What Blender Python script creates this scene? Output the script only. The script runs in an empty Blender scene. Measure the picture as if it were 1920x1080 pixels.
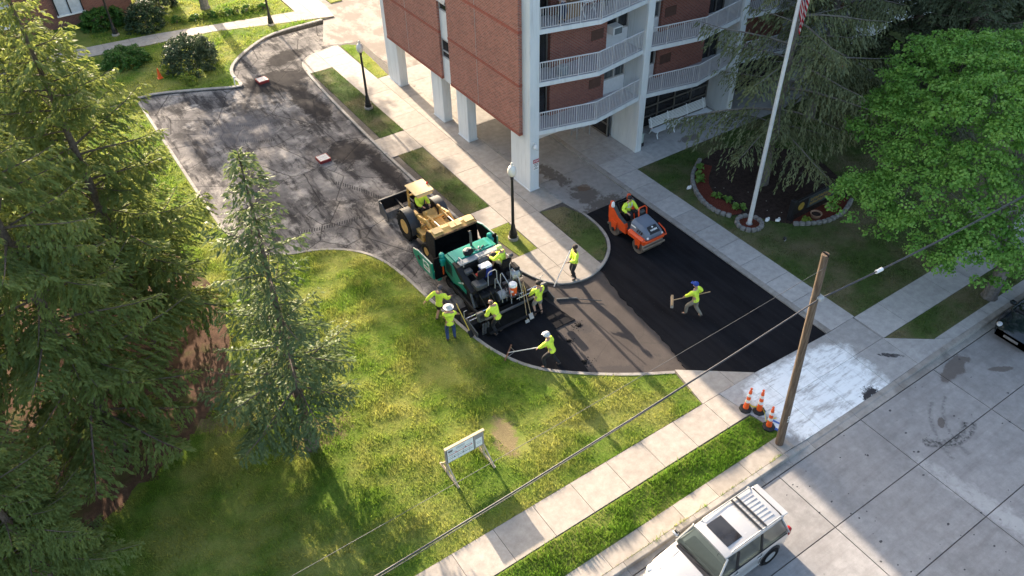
import bpy, bmesh, math, random
import numpy as np
from mathutils import Vector, Matrix, Euler
from mathutils.geometry import tessellate_polygon

scene = bpy.context.scene
COL = scene.collection
R = math.radians
PI = math.pi

# ------------------------------------------------------------------ camera
CAM_H = 23.3
PITCH, ROLL, YAW = R(41.33), R(-1.31), R(33.1)
def cam_axes():
    cp, sp = math.cos(PITCH), math.sin(PITCH)
    f = Vector((0, cp, -sp)); up = Vector((0, sp, cp)); r = Vector((1, 0, 0))
    cr, sr = math.cos(ROLL), math.sin(ROLL)
    r2 = cr * r + sr * up; u2 = -sr * r + cr * up
    M = Matrix.Rotation(-YAW, 3, 'Z')
    return M @ r2, M @ u2, M @ f
_r, _u, _f = cam_axes()
cd = bpy.data.cameras.new('camera'); cam = bpy.data.objects.new('camera', cd); COL.objects.link(cam)
cd.sensor_width = 36.0; cd.lens = 1497.7 / 1920 * 36.0; cd.clip_start = 0.1; cd.clip_end = 2000
cam.matrix_world = Matrix(((_r.x, _u.x, -_f.x, 0), (_r.y, _u.y, -_f.y, 0), (_r.z, _u.z, -_f.z, CAM_H), (0, 0, 0, 1)))
scene.camera = cam

# ------------------------------------------------------------------ sky, sun, exposure
SUN_EL, SUN_AZ = R(19.5), R(3.5)          # azimuth measured from +Y towards +X
wd = bpy.data.worlds.new('World'); scene.world = wd; wd.use_nodes = True
nt = wd.node_tree
bg = nt.nodes['Background']
sky = nt.nodes.new('ShaderNodeTexSky'); sky.sky_type = 'NISHITA'; sky.sun_disc = False
sky.sun_elevation = SUN_EL; sky.sun_rotation = SUN_AZ
sky.air_density = 1.0; sky.dust_density = 4.0; sky.ozone_density = 0.6
nt.links.new(sky.outputs['Color'], bg.inputs['Color'])
bg.inputs['Strength'].default_value = 0.15
sd = bpy.data.lights.new('sun', 'SUN'); so = bpy.data.objects.new('sun', sd); COL.objects.link(so)
sd.energy = 5.0; sd.angle = R(0.55); sd.color = (1.0, 0.83, 0.64)
_ts = Vector((math.sin(SUN_AZ) * math.cos(SUN_EL), math.cos(SUN_AZ) * math.cos(SUN_EL), math.sin(SUN_EL)))
so.rotation_euler = _ts.to_track_quat('Z', 'Y').to_euler()
so.location = (0, 60, 40)
vs = scene.view_settings
vs.view_transform = 'Standard'; vs.look = 'None'; vs.exposure = 1.7; vs.gamma = 1.0; vs.use_curve_mapping = False

# ------------------------------------------------------------------ materials
class NT:
    def __init__(s, name):
        s.m = bpy.data.materials.new(name); s.m.use_nodes = True
        s.t = s.m.node_tree; s.t.nodes.clear()
        s.out = s.n('ShaderNodeOutputMaterial')
    def n(s, typ, **kw):
        nd = s.t.nodes.new(typ)
        for k, v in kw.items(): setattr(nd, k, v)
        return nd
    def l(s, a, b): s.t.links.new(a, b)
    def val(s, sock, v):
        if hasattr(v, 'links') or hasattr(v, 'is_linked'): s.l(v, sock)
        else: sock.default_value = v
    def pos(s, scale=(1, 1, 1), obj=False, loc=(0, 0, 0), rot=(0, 0, 0)):
        g = s.n('ShaderNodeTexCoord').outputs['Object'] if obj else s.n('ShaderNodeNewGeometry').outputs['Position']
        mp = s.n('ShaderNodeMapping'); s.l(g, mp.inputs['Vector'])
        mp.inputs['Scale'].default_value = scale; mp.inputs['Location'].default_value = loc; mp.inputs['Rotation'].default_value = rot
        return mp.outputs['Vector']
    def noise(s, vec, scale=5, detail=4, rough=.55, dist=0):
        nd = s.n('ShaderNodeTexNoise'); s.l(vec, nd.inputs['Vector'])
        nd.inputs['Scale'].default_value = scale; nd.inputs['Detail'].default_value = detail
        nd.inputs['Roughness'].default_value = rough; nd.inputs['Distortion'].default_value = dist
        return nd.outputs['Fac']
    def voro(s, vec, scale=5, feature='F1', out='Distance', rnd=1):
        nd = s.n('ShaderNodeTexVoronoi', feature=feature); s.l(vec, nd.inputs['Vector'])
        nd.inputs['Scale'].default_value = scale; nd.inputs['Randomness'].default_value = rnd
        return nd.outputs[out]
    def ramp(s, fac, *stops):
        nd = s.n('ShaderNodeValToRGB'); s.l(fac, nd.inputs['Fac'])
        e = nd.color_ramp.elements
        while len(e) < len(stops): e.new(.5)
        for el, (p, c) in zip(e, stops):
            el.position = p; el.color = (c, c, c, 1) if isinstance(c, (int, float)) else tuple(c) + (1,) * (4 - len(c))
        return nd.outputs['Color']
    def mix(s, fac, a, b, mode='MIX'):
        nd = s.n('ShaderNodeMix', data_type='RGBA', blend_type=mode)
        s.val(nd.inputs[0], fac)
        for sock, v in ((nd.inputs[6], a), (nd.inputs[7], b)):
            if isinstance(v, tuple): v = v + (1,) * (4 - len(v))
            elif isinstance(v, (int, float)): v = (v, v, v, 1)
            s.val(sock, v)
        return nd.outputs[2]
    def math(s, op, a, b=0.0, c=None, clamp=False):
        nd = s.n('ShaderNodeMath', operation=op, use_clamp=clamp)
        s.val(nd.inputs[0], a); s.val(nd.inputs[1], b)
        if c is not None: s.val(nd.inputs[2], c)
        return nd.outputs[0]
    def rnd(s): return s.n('ShaderNodeObjectInfo').outputs['Random']
    def bump(s, h, dist=.01, strength=.6):
        nd = s.n('ShaderNodeBump'); s.l(h, nd.inputs['Height'])
        nd.inputs['Distance'].default_value = dist; nd.inputs['Strength'].default_value = strength
        return nd.outputs['Normal']
    def blob(s, cx, cy, rx, ry, ang=0, edge=.35, nscale=2.5, namt=.9, sq=False):
        """mask of an uneven patch with its own shape, 1 inside"""
        ca, sa = math.cos(ang), math.sin(ang)
        sp = s.n('ShaderNodeSeparateXYZ'); s.l(s.n('ShaderNodeNewGeometry').outputs['Position'], sp.inputs[0])
        dx = s.math('SUBTRACT', sp.outputs[0], cx); dy = s.math('SUBTRACT', sp.outputs[1], cy)
        u = s.math('DIVIDE', s.math('ADD', s.math('MULTIPLY', dx, ca), s.math('MULTIPLY', dy, sa)), rx)
        v = s.math('DIVIDE', s.math('SUBTRACT', s.math('MULTIPLY', dy, ca), s.math('MULTIPLY', dx, sa)), ry)
        uu, vv = s.math('MULTIPLY', u, u), s.math('MULTIPLY', v, v)
        r2 = s.math('ADD', s.math('MULTIPLY', uu, uu), s.math('MULTIPLY', vv, vv)) if sq else s.math('ADD', uu, vv)
        nz = s.noise(s.pos(), nscale, 6, .72, .6)
        t = s.math('ADD', r2, s.math('MULTIPLY', s.math('SUBTRACT', nz, .5), namt * 3.6))
        return s.math('MULTIPLY', s.math('SUBTRACT', 1.0, t), 1 / edge, clamp=True)
    def finish(s, color, rough=.6, metal=0, normal=None, spec=.5, trans=0, tcol=None, coat=0, alpha=None, emit=None):
        p = s.n('ShaderNodeBsdfPrincipled')
        if isinstance(color, tuple): color = color + (1,) * (4 - len(color))
        s.val(p.inputs['Base Color'], color); s.val(p.inputs['Roughness'], rough); s.val(p.inputs['Metallic'], metal)
        p.inputs['Specular IOR Level'].default_value = spec
        p.inputs['Coat Weight'].default_value = coat
        if normal is not None: s.l(normal, p.inputs['Normal'])
        sh = p.outputs[0]
        if trans:
            tr = s.n('ShaderNodeBsdfTranslucent'); s.val(tr.inputs['Color'], tcol if tcol is not None else color)
            mx = s.n('ShaderNodeMixShader'); mx.inputs[0].default_value = trans
            s.l(p.outputs[0], mx.inputs[1]); s.l(tr.outputs[0], mx.inputs[2]); sh = mx.outputs[0]
        s.l(sh, s.out.inputs['Surface'])
        return s.m

MATS = {}
def simple(name, c, rough=.5, metal=0, var=.18, scale=6, bump=.0, bscale=60, spec=.5, coat=0, dirt=0, dcol=(.05, .045, .04), obj=True):
    """painted / plain surface with slight mottling, optional dirt"""
    if name in MATS: return MATS[name]
    s = NT(name)
    v = s.pos(obj=obj)
    f = s.noise(v, scale, 4)
    lo = tuple(x * (1 - var) for x in c); hi = tuple(min(1, x * (1 + var)) for x in c)
    col = s.ramp(f, (.3, lo), (.7, hi))
    if dirt:
        d = s.noise(v, scale * 1.7, 6, .7)
        col = s.mix(s.math('MULTIPLY', s.ramp(d, (.45, 0), (.7, 1)), dirt), col, dcol)
    nrm = s.bump(s.noise(v, bscale, 3), .004, bump) if bump else None
    rr = s.ramp(s.noise(v, scale * 2.3, 3), (.3, max(0, rough - .08)), (.7, min(1, rough + .08)))
    MATS[name] = s.finish(col, rr, metal, nrm, spec, coat=coat)
    return MATS[name]

# ------------------------------------------------------------------ mesh building
class MB:
    def __init__(s): s.v = []; s.f = []
    def add(s, vs, fs):
        o = len(s.v); s.v.extend([tuple(p) for p in vs]); s.f.extend([tuple(i + o for i in f) for f in fs]); return s
    def box(s, c, d, rot=None, bev=0):
        """box centre c, full dims d, optional Euler/Matrix rotation; bev chamfers the vertical + top edges"""
        hx, hy, hz = d[0] / 2, d[1] / 2, d[2] / 2
        if bev:
            b = min(bev, hx * .95, hy * .95, hz * .95)
            rings = []
            for z, k in ((-hz, b), (-hz + b, 0), (hz - b, 0), (hz, b)):
                x, y = hx - k, hy - k; q = b
                rings.append([(-x + q, -y, z), (x - q, -y, z), (x, -y + q, z), (x, y - q, z), (x - q, y, z), (-x + q, y, z), (-x, y - q, z), (-x, -y + q, z)])
            vs = [p for r in rings for p in r]
            fs = []
            for k in range(3):
                for i in range(8):
                    j = (i + 1) % 8; fs.append((k * 8 + i, k * 8 + j, k * 8 + 8 + j, k * 8 + 8 + i))
            fs.append(tuple(range(7, -1, -1))); fs.append(tuple(range(24, 32)))
        else:
            vs = [(x, y, z) for z in (-hz, hz) for y in (-hy, hy) for x in (-hx, hx)]
            fs = [(0, 2, 3, 1), (4, 5, 7, 6), (0, 1, 5, 4), (2, 6, 7, 3), (0, 4, 6, 2), (1, 3, 7, 5)]
        M = Matrix.Identity(3) if rot is None else (rot.to_matrix() if isinstance(rot, Euler) else (Euler(rot).to_matrix() if isinstance(rot, tuple) else rot))
        c = Vector(c)
        return s.add([M @ Vector(p) + c for p in vs], fs)
    def bar(s, a, b, w, h=None, bev=0):
        """rectangular bar from a to b"""
        a, b = Vector(a), Vector(b); d = b - a
        q = d.to_track_quat('Y', 'Z')
        return s.box((a + b) / 2, (w, d.length, h or w), q.to_matrix(), bev)
    def tube(s, pts, r, seg=8, cap=True):
        pts = [Vector(p) for p in pts]; n = len(pts)
        rs = r if isinstance(r, (list, tuple)) else [r] * n
        vs = []; fs = []; ref = None
        for i, p in enumerate(pts):
            t = (pts[min(i + 1, n - 1)] - pts[max(i - 1, 0)])
            if t.length < 1e-9: t = Vector((0, 0, 1))
            t.normalize()
            if ref is None:
                ref = Vector((0, 0, 1)) if abs(t.z) < .9 else Vector((1, 0, 0))
            u = (ref - t * ref.dot(t))
            if u.length < 1e-4: u = t.orthogonal()
            u.normalize(); w = t.cross(u); ref = u
            for k in range(seg):
                a = 2 * PI * k / seg
                vs.append(p + (u * math.cos(a) + w * math.sin(a)) * rs[i])
        for i in range(n - 1):
            for k in range(seg):
                j = (k + 1) % seg
                fs.append((i * seg + k, i * seg + j, (i + 1) * seg + j, (i + 1) * seg + k))
        if cap:
            fs.append(tuple(range(seg - 1, -1, -1))); fs.append(tuple((n - 1) * seg + k for k in range(seg)))
        return s.add(vs, fs)
    def lathe(s, prof, seg=24, c=(0, 0, 0), axis='Z', close=False):
        """revolve (r, h) profile about an axis through c"""
        vs = []; fs = []; n = len(prof)
        for r, h in prof:
            for k in range(seg):
                a = 2 * PI * k / seg; x, y = r * math.cos(a), r * math.sin(a)
                p = {'Z': (x, y, h), 'X': (h, x, y), 'Y': (y, h, x)}[axis]
                vs.append((p[0] + c[0], p[1] + c[1], p[2] + c[2]))
        for i in range(n - 1 + (1 if close else 0)):
            i2 = (i + 1) % n
            for k in range(seg):
                j = (k + 1) % seg
                fs.append((i * seg + k, i * seg + j, i2 * seg + j, i2 * seg + k))
        if not close:
            if prof[0][0] > 1e-5: fs.append(tuple(range(seg - 1, -1, -1)))
            if prof[-1][0] > 1e-5: fs.append(tuple((n - 1) * seg + k for k in range(seg)))
        return s.add(vs, fs)
    def prism(s, poly, z0, z1, top_only=False):
        n = len(poly)
        zt = z1 if callable(z1) else (lambda x, y: z1)
        ar = sum(poly[i][0] * poly[(i + 1) % n][1] - poly[(i + 1) % n][0] * poly[i][1] for i in range(n))
        if ar < 0: poly = poly[::-1]
        vs = [(p[0], p[1], z0) for p in poly] + [(p[0], p[1], zt(p[0], p[1])) for p in poly]
        tris = tessellate_polygon([[Vector((p[0], p[1], 0)) for p in poly]])
        fs = []
        for t in tris:
            a, b, c = t
            A, B, Cc = poly[a], poly[b], poly[c]
            if (B[0] - A[0]) * (Cc[1] - A[1]) - (B[1] - A[1]) * (Cc[0] - A[0]) < 0: t = (a, c, b)
            fs.append(tuple(i + n for i in t))
        for i in range(n):
            j = (i + 1) % n; fs.append((i, j, n + j, n + i))
        return s.add(vs, fs)
    def extrude(s, prof, a, b, axis='X'):
        """closed profile (u,v) extruded between a and b along an axis: X -> (u,v)=(y,z); Y -> (x,z)"""
        n = len(prof)
        P = (lambda t, u, v: (t, u, v)) if axis == 'X' else ((lambda t, u, v: (u, t, v)) if axis == 'Y' else (lambda t, u, v: (u, v, t)))
        vs = [P(a, u, v) for u, v in prof] + [P(b, u, v) for u, v in prof]
        fs = [tuple(range(n - 1, -1, -1)), tuple(range(n, 2 * n))]
        for i in range(n):
            j = (i + 1) % n; fs.append((i, j, n + j, n + i))
        return s.add(vs, fs)
    def loft(s, rings, cap=True, closed=True):
        n = len(rings[0]); vs = [p for r in rings for p in r]; fs = []
        for i in range(len(rings) - 1):
            for k in range(n if closed else n - 1):
                j = (k + 1) % n
                fs.append((i * n + k, i * n + j, (i + 1) * n + j, (i + 1) * n + k))
        if cap and closed:
            fs.append(tuple(range(n - 1, -1, -1))); fs.append(tuple((len(rings) - 1) * n + k for k in range(n)))
        return s.add(vs, fs)
    def ell(s, c, r, seg=12, rings=8, jit=0, rng=None):
        vs = []; fs = []
        for i in range(rings + 1):
            th = PI * i / rings
            for k in range(seg):
                a = 2 * PI * k / seg
                q = 1 + (rng.uniform(-jit, jit) if jit else 0)
                vs.append((c[0] + r[0] * q * math.sin(th) * math.cos(a), c[1] + r[1] * q * math.sin(th) * math.sin(a), c[2] + r[2] * q * math.cos(th)))
        for i in range(rings):
            for k in range(seg):
                j = (k + 1) % seg
                fs.append((i * seg + k, (i + 1) * seg + k, (i + 1) * seg + j, i * seg + j))
        return s.add(vs, fs)
    def mesh(s, name, smooth=False):
        me = bpy.data.meshes.new(name); me.from_pydata(s.v, [], s.f)
        bm = bmesh.new(); bm.from_mesh(me)
        bmesh.ops.remove_doubles(bm, verts=bm.verts, dist=1e-5)
        bmesh.ops.recalc_face_normals(bm, faces=bm.faces)
        bm.to_mesh(me); bm.free()
        if smooth:
            me.shade_smooth()
            try: me.set_sharp_from_angle(angle=R(40))
            except Exception: pass
        return me

def tag(o, label=None, cat=None, group=None, kind=None):
    if label: o['label'] = label
    if cat: o['category'] = cat
    if group: o['group'] = group
    if kind: o['kind'] = kind
    return o
def ob(name, mb, mat, parent=None, smooth=False, loc=None):
    me = mb.mesh(name, smooth) if isinstance(mb, MB) else mb
    o = bpy.data.objects.new(name, me); COL.objects.link(o)
    if mat is not None and not me.materials: me.materials.append(mat)
    if parent is not None: o.parent = parent
    if loc is not None: o.location = loc
    return o
def thing(name, label, cat, loc=(0, 0, 0), rz=0, group=None):
    o = bpy.data.objects.new(name, None); COL.objects.link(o)
    o.location = loc; o.rotation_euler = (0, 0, rz); o.empty_display_size = .3
    return tag(o, label, cat, group)
def dup(root, loc=None, rz=None, label=None, group=None, scale=None):
    r = root.copy(); COL.objects.link(r)
    if loc is not None: r.location = loc
    if rz is not None: r.rotation_euler = (0, 0, rz)
    if scale is not None: r.scale = scale if hasattr(scale, '__len__') else (scale,) * 3
    if label: r['label'] = label
    if group: r['group'] = group
    for ch in list(root.children):
        c = ch.copy(); COL.objects.link(c); c.parent = r
        for g in list(ch.children):
            d = g.copy(); COL.objects.link(d); d.parent = c
    return r
def np_mesh(name, verts, faces):
    """fast mesh from numpy arrays; faces all same size"""
    me = bpy.data.meshes.new(name)
    verts = np.ascontiguousarray(verts, dtype=np.float32); faces = np.ascontiguousarray(faces, dtype=np.int32)
    k = faces.shape[1]
    me.vertices.add(len(verts)); me.vertices.foreach_set('co', verts.ravel())
    me.loops.add(faces.size); me.loops.foreach_set('vertex_index', faces.ravel())
    me.polygons.add(len(faces)); me.polygons.foreach_set('loop_start', np.arange(0, faces.size, k, dtype=np.int32))
    me.update(calc_edges=True); me.validate()
    return me
def in_poly(px, py, poly):
    x = np.asarray(px); y = np.asarray(py); ins = np.zeros(x.shape, bool); n = len(poly)
    for i in range(n):
        x1, y1 = poly[i]; x2, y2 = poly[(i + 1) % n]
        if y1 == y2: continue
        c = ((y1 > y) != (y2 > y)) & (x < (x2 - x1) * (y - y1) / (y2 - y1) + x1)
        ins ^= c
    return ins
def clip_rect(poly, x0, x1, y0, y1):
    def clip(P, inside, inter):
        o = []
        for i in range(len(P)):
            a, b = P[i - 1], P[i]
            ia, ib = inside(a), inside(b)
            if ib:
                if not ia: o.append(inter(a, b))
                o.append(b)
            elif ia: o.append(inter(a, b))
        return o
    def ix(x): return lambda a, b: (x, a[1] + (b[1] - a[1]) * (x - a[0]) / (b[0] - a[0]))
    def iy(y): return lambda a, b: (a[0] + (b[0] - a[0]) * (y - a[1]) / (b[1] - a[1]), y)
    P = list(poly)
    for ins, it in ((lambda p: p[0] >= x0, ix(x0)), (lambda p: p[0] <= x1, ix(x1)), (lambda p: p[1] >= y0, iy(y0)), (lambda p: p[1] <= y1, iy(y1))):
        if len(P) < 3: return []
        P = clip(P, ins, it)
    return P
def area(P):
    return abs(sum(P[i - 1][0] * P[i][1] - P[i][0] * P[i - 1][1] for i in range(len(P)))) / 2 if len(P) > 2 else 0
def smooth_path(pts, it=2):
    """Chaikin corner cutting on an open path"""
    P = [tuple(p) for p in pts]
    for _ in range(it):
        Q = [P[0]]
        for a, b in zip(P, P[1:]):
            Q.append((a[0] * .75 + b[0] * .25, a[1] * .75 + b[1] * .25)); Q.append((a[0] * .25 + b[0] * .75, a[1] * .25 + b[1] * .75))
        Q.append(P[-1]); P = Q
    return P
def offset_path(pts, d):
    o = []
    n = len(pts)
    for i in range(n):
        a = pts[max(0, i - 1)]; b = pts[min(n - 1, i + 1)]
        tx, ty = b[0] - a[0], b[1] - a[1]; l = math.hypot(tx, ty) or 1
        o.append((pts[i][0] - ty / l * d, pts[i][1] + tx / l * d))
    return o
# ================================================================== GROUND MATERIALS
def m_concrete(name, base, warm=0.0, stain=.35, wash=None, spots=0, speck=.06):
    s = NT(name)
    v = s.pos()
    big = s.noise(v, .55, 5, .6); mid = s.noise(v, 3.2, 5, .65); fine = s.noise(v, 60, 2, .6)
    lo = tuple(x * .72 for x in base); hi = tuple(min(1, x * 1.12) for x in base)
    col = s.ramp(mid, (.25, lo), (.75, hi))
    col = s.mix(s.math('MULTIPLY', s.ramp(big, (.5, 0), (.75, 1)), stain), col, tuple(x * .55 for x in base))
    col = s.mix(.5, col, s.ramp(fine, (.2, .5 - speck * 2), (.8, .5 + speck * 2)), 'OVERLAY')
    tone = s.ramp(s.rnd(), (0, .80), (1, 1.0))
    col = s.mix(1.0, col, tone, 'MULTIPLY')
    return s, v, col, fine
def finish_concrete(s, col, fine, rough=.85):
    s.m  # material ready
    return s.finish(col, rough, 0, s.bump(fine, .003, .5), .3)
s, v, c, f = m_concrete('walk_concrete', (.43, .38, .325), stain=.22); M_WALK = finish_concrete(s, c, f)
s, v, c, f = m_concrete('kerb_concrete', (.37, .345, .315), stain=.6)
c = s.mix(s.math('MULTIPLY', s.ramp(s.noise(v, 1.4, 6, .7), (.5, 0), (.62, 1)), .5), c, (.16, .14, .12))
M_KERB = finish_concrete(s, c, f)
# right hand walk, greyer
s, v, c, f = m_concrete('grey_walk_concrete', (.47, .455, .44), stain=.25)
c = s.mix(s.math('MULTIPLY', s.blob(26.15, 9.35, .5, .3, .3), .6), c, (.13, .10, .085))
c = s.mix(s.math('MULTIPLY', s.blob(29.6, 27.0, .75, .3, 0), .7), c, (.12, .09, .07))
M_GWALK = finish_concrete(s, c, f)
# street
s, v, c, f = m_concrete('street_concrete', (.33, .318, .31), stain=.45)
st = s.noise(s.pos((.22, 2.2, 1)), 1.2, 5, .7)
c = s.mix(s.math('MULTIPLY', s.ramp(st, (.47, 0), (.68, 1)), .5), c, (.19, .175, .17))
wet = s.math('MAXIMUM', s.blob(26.1, 8.35, 1.15, .36, .15, nscale=1.6), s.math('MAXIMUM', s.blob(27.6, 7.3, .5, .16, -.5), s.blob(23.3, 7.0, .28, .13, .6)))
c = s.mix(s.math('MULTIPLY', wet, .75), c, (.10, .08, .068))
dots = s.voro(s.pos((1, 1.35, 1)), 3.4)
band = s.ramp(s.noise(s.pos(), .5, 3), (.44, 0), (.5, 1))
dot = s.math('MULTIPLY', s.math('LESS_THAN', dots, s.math('MULTIPLY', s.ramp(s.noise(s.pos(), 2.3, 3, .7), (.48, 0), (.72, 1)), .26)), band)
c = s.mix(s.math('MULTIPLY', dot, .9), c, (.035, .035, .04))
dust = s.blob(21.5, 3.7, .5, 3.2, .12, .9, 3.5, .9)
c = s.mix(s.math('MULTIPLY', dust, .55), c, (.50, .49, .475))
# tyre scuff: thin ring arcs
def ring(cx, cy, rad, w, a0, a1):
    sp = s.n('ShaderNodeSeparateXYZ'); s.l(s.n('ShaderNodeNewGeometry').outputs['Position'], sp.inputs[0])
    dx = s.math('SUBTRACT', sp.outputs[0], cx); dy = s.math('SUBTRACT', sp.outputs[1], cy)
    d = s.math('ABSOLUTE', s.math('SUBTRACT', s.math('SQRT', s.math('ADD', s.math('MULTIPLY', dx, dx), s.math('MULTIPLY', dy, dy))), rad))
    an = s.math('ARCTAN2', dy, dx)
    k = s.math('MULTIPLY', s.math('GREATER_THAN', an, a0), s.math('LESS_THAN', an, a1))
    m = s.math('MULTIPLY', k, s.math('SUBTRACT', 1.0, s.math('DIVIDE', d, w), clamp=True))
    return s.math('MULTIPLY', m, s.ramp(s.noise(s.pos(), 9, 4, .7), (.38, 0), (.6, 1)))
sc1 = s.math('MAXIMUM', ring(25.4, 5.2, 2.6, .1, 1.9, 3.0), ring(25.2, 5.0, 3.1, .12, 2.0, 2.9))
c = s.mix(s.math('MULTIPLY', sc1, .6), c, (.06, .06, .06))
sc1 = s.math('MAXIMUM', ring(23.2, 7.6, 1.35, .17, -2.6, -.9), ring(23.35, 7.8, 1.75, .13, -2.5, -1.0))
c = s.mix(sc1, c, (.03, .03, .03))
M_STREET = finish_concrete(s, c, f, .8)
# driveway apron with pale wash
s, v, c, f = m_concrete('apron_concrete', (.42, .405, .39), stain=.3)
wm = s.noise(s.pos((.35, 1.5, 1), rot=(0, 0, .25)), 1.9, 7, .75)
w2 = s.blob(20.8, 10.6, 2.85, 1.85, -.1, .6, 1.8, .6, True)
wm = s.math('MULTIPLY', s.ramp(wm, (.36, .15), (.49, 1)), w2)
c = s.mix(wm, c, (.82, .84, .84))
tar = s.math('MAXIMUM', s.blob(22.3, 9.35, .5, .32, .2, .5, 6, 1.2), s.blob(24.6, 10.15, .12, .5, .9, .5, 6, 1.0))
c = s.mix(tar, c, (.035, .033, .035))
trk = s.ramp(s.noise(s.pos((1.1, .22, 1), rot=(0, 0, -.2)), 2.6, 5, .7), (.53, 0), (.62, 1))
c = s.mix(s.math('MULTIPLY', trk, .22), c, (.30, .30, .31))
scr = s.ramp(s.noise(s.pos((.5, 3, 1), rot=(0, 0, .75)), 2.2, 6, .7), (.52, 0), (.68, 1))
c = s.mix(s.math('MULTIPLY', scr, .35), c, (.22, .21, .21))
M_APRON = finish_concrete(s, c, f, .8)
# passage floor under the building
s, v, c, f = m_concrete('passage_concrete', (.34, .32, .30), stain=.4)
mud = s.math('MAXIMUM', s.blob(21.6, 26.1, .75, 1.0, .2, .5, 2.6, 1.0), s.math('MAXIMUM', s.blob(21.3, 28.6, .5, 1.5, .12, .5, 3, 1.3), s.blob(21.9, 24.95, 1.4, .5, 0, .5, 3.5, 1.4)))
c = s.mix(s.math('MULTIPLY', mud, .8), c, (.085, .068, .055))
c = s.mix(s.math('MULTIPLY', s.blob(21.9, 26.6, .35, .35, 0), .6), c, (.13, .07, .035))
M_PASS = finish_concrete(s, c, f, .8)
# pale sunlit yard at far end
s, v, c, f = m_concrete('yard_concrete', (.27, .245, .22), stain=.6)
c = s.mix(s.math('MULTIPLY', s.ramp(s.noise(s.pos((1, .5, 1)), .9, 6, .7), (.44, 0), (.56, 1)), .8), c, (.12, .095, .08))
M_YARD = finish_concrete(s, c, f)

# milled old asphalt
s = NT('milled_asphalt'); v = s.pos()
n1 = s.noise(v, .42, 6, .68, .4); n2 = s.noise(s.pos((2.4, .45, 1), rot=(0, 0, -.12)), .8, 6, .7); fine = s.noise(v, 38, 3, .7)
col = s.ramp(n1, (.28, (.032, .030, .031)), (.40, (.09, .085, .083)), (.54, (.18, .168, .16)), (.70, (.37, .34, .30)))
col = s.mix(s.math('MULTIPLY', s.ramp(n2, (.48, 0), (.6, 1)), .85), col, (.03, .029, .031))
pale = s.ramp(s.noise(s.pos(loc=(7, 3, 0)), .7, 6, .75), (.53, 0), (.66, 1))
col = s.mix(s.math('MULTIPLY', pale, .65), col, (.42, .39, .355))
vd = s.mix(.12, s.pos(), s.noise(v, 1.7, 4), 'ADD')
cr = s.voro(vd, .36, 'DISTANCE_TO_EDGE')
crk = s.math('SUBTRACT', 1.0, s.math('DIVIDE', cr, .012), clamp=True)
cr2 = s.math('MULTIPLY', s.math('SUBTRACT', 1.0, s.math('DIVIDE', s.voro(vd, 1.5, 'DISTANCE_TO_EDGE'), .02), clamp=True), s.ramp(s.noise(v, .3, 2), (.52, 0), (.6, 1)))
col = s.mix(s.math('MULTIPLY', s.math('MAXIMUM', crk, cr2), .85), col, (.018, .017, .018))
# dark tack patches
tk = s.math('MAXIMUM', s.blob(13.3, 47.4, 2.3, 1.7, .1, .4, 1.3, .5), s.math('MAXIMUM', s.blob(14.0, 43.5, .9, 3.2, 0, .5, 1.3, .7), s.blob(15.0, 50.3, 1.7, 1.0, .5, .5, 1.6, .6)))
tk = s.math('MAXIMUM', tk, s.math('MAXIMUM', s.blob(13.5, 37.0, 1.3, 1.5, 0, .5, 1.5, .7), s.blob(14.3, 33.5, .7, 4.8, 0, .6, 1.3, .8)))
col = s.mix(s.math('MULTIPLY', tk, .92), col, (.02, .019, .021))
# tread prints: zig-zag bars along curved lanes
wv = s.n('ShaderNodeTexWave', wave_type='BANDS', bands_direction='X'); s.l(s.pos((1, 1, 1), rot=(0, 0, .45)), wv.inputs[0]); wv.inputs['Scale'].default_value = 2.6; wv.inputs['Distortion'].default_value = 0
def lane(x0, y0, x1, y1, w, bow):
    sp = s.n('ShaderNodeSeparateXYZ'); s.l(s.n('ShaderNodeNewGeometry').outputs['Position'], sp.inputs[0])
    L = math.hypot(x1 - x0, y1 - y0); ux, uy = (x1 - x0) / L, (y1 - y0) / L
    dx = s.math('SUBTRACT', sp.outputs[0], x0); dy = s.math('SUBTRACT', sp.outputs[1], y0)
    t = s.math('DIVIDE', s.math('ADD', s.math('MULTIPLY', dx, ux), s.math('MULTIPLY', dy, uy)), L)
    d = s.math('SUBTRACT', s.math('MULTIPLY', dy, ux), s.math('MULTIPLY', dx, uy))
    bw = s.math('MULTIPLY', s.math('MULTIPLY', t, s.math('SUBTRACT', 1.0, t)), 4 * bow)
    k = s.math('LESS_THAN', s.math('ABSOLUTE', s.math('SUBTRACT', d, bw)), w)
    return s.math('MULTIPLY', k, s.math('MULTIPLY', s.math('GREATER_THAN', t, 0.0), s.math('LESS_THAN', t, 1.0)))
ln = s.math('MAXIMUM', s.math('MAXIMUM', lane(7.6, 43.9, 10.6, 40.6, .14, -.5), lane(8.2, 44.6, 11.4, 42.6, .14, -.4)), s.math('MAXIMUM', lane(8.3, 31.6, 11.6, 31.0, .13, -.1), lane(11.6, 34.6, 13.2, 30.8, .13, .2)))
ln = s.math('MULTIPLY', ln, s.math('GREATER_THAN', wv.outputs['Fac'], .5))
col = s.mix(s.math('MULTIPLY', ln, .75), col, (.03, .03, .032))
smo = s.math('MULTIPLY', s.blob(9.5, 42.7, 2.4, 1.9, -.4, .5, 1.0, .7), .6)
col = s.mix(smo, col, (.11, .108, .115))
col = s.mix(.6, col, s.ramp(fine, (.25, .32), (.75, .68)), 'OVERLAY')
hgt = s.math('ADD', s.math('MULTIPLY', fine, .5), s.math('MULTIPLY', crk, -1.5))
M_MILLED = s.finish(col, .97, 0, s.bump(hgt, .012, .7), .06)

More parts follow.
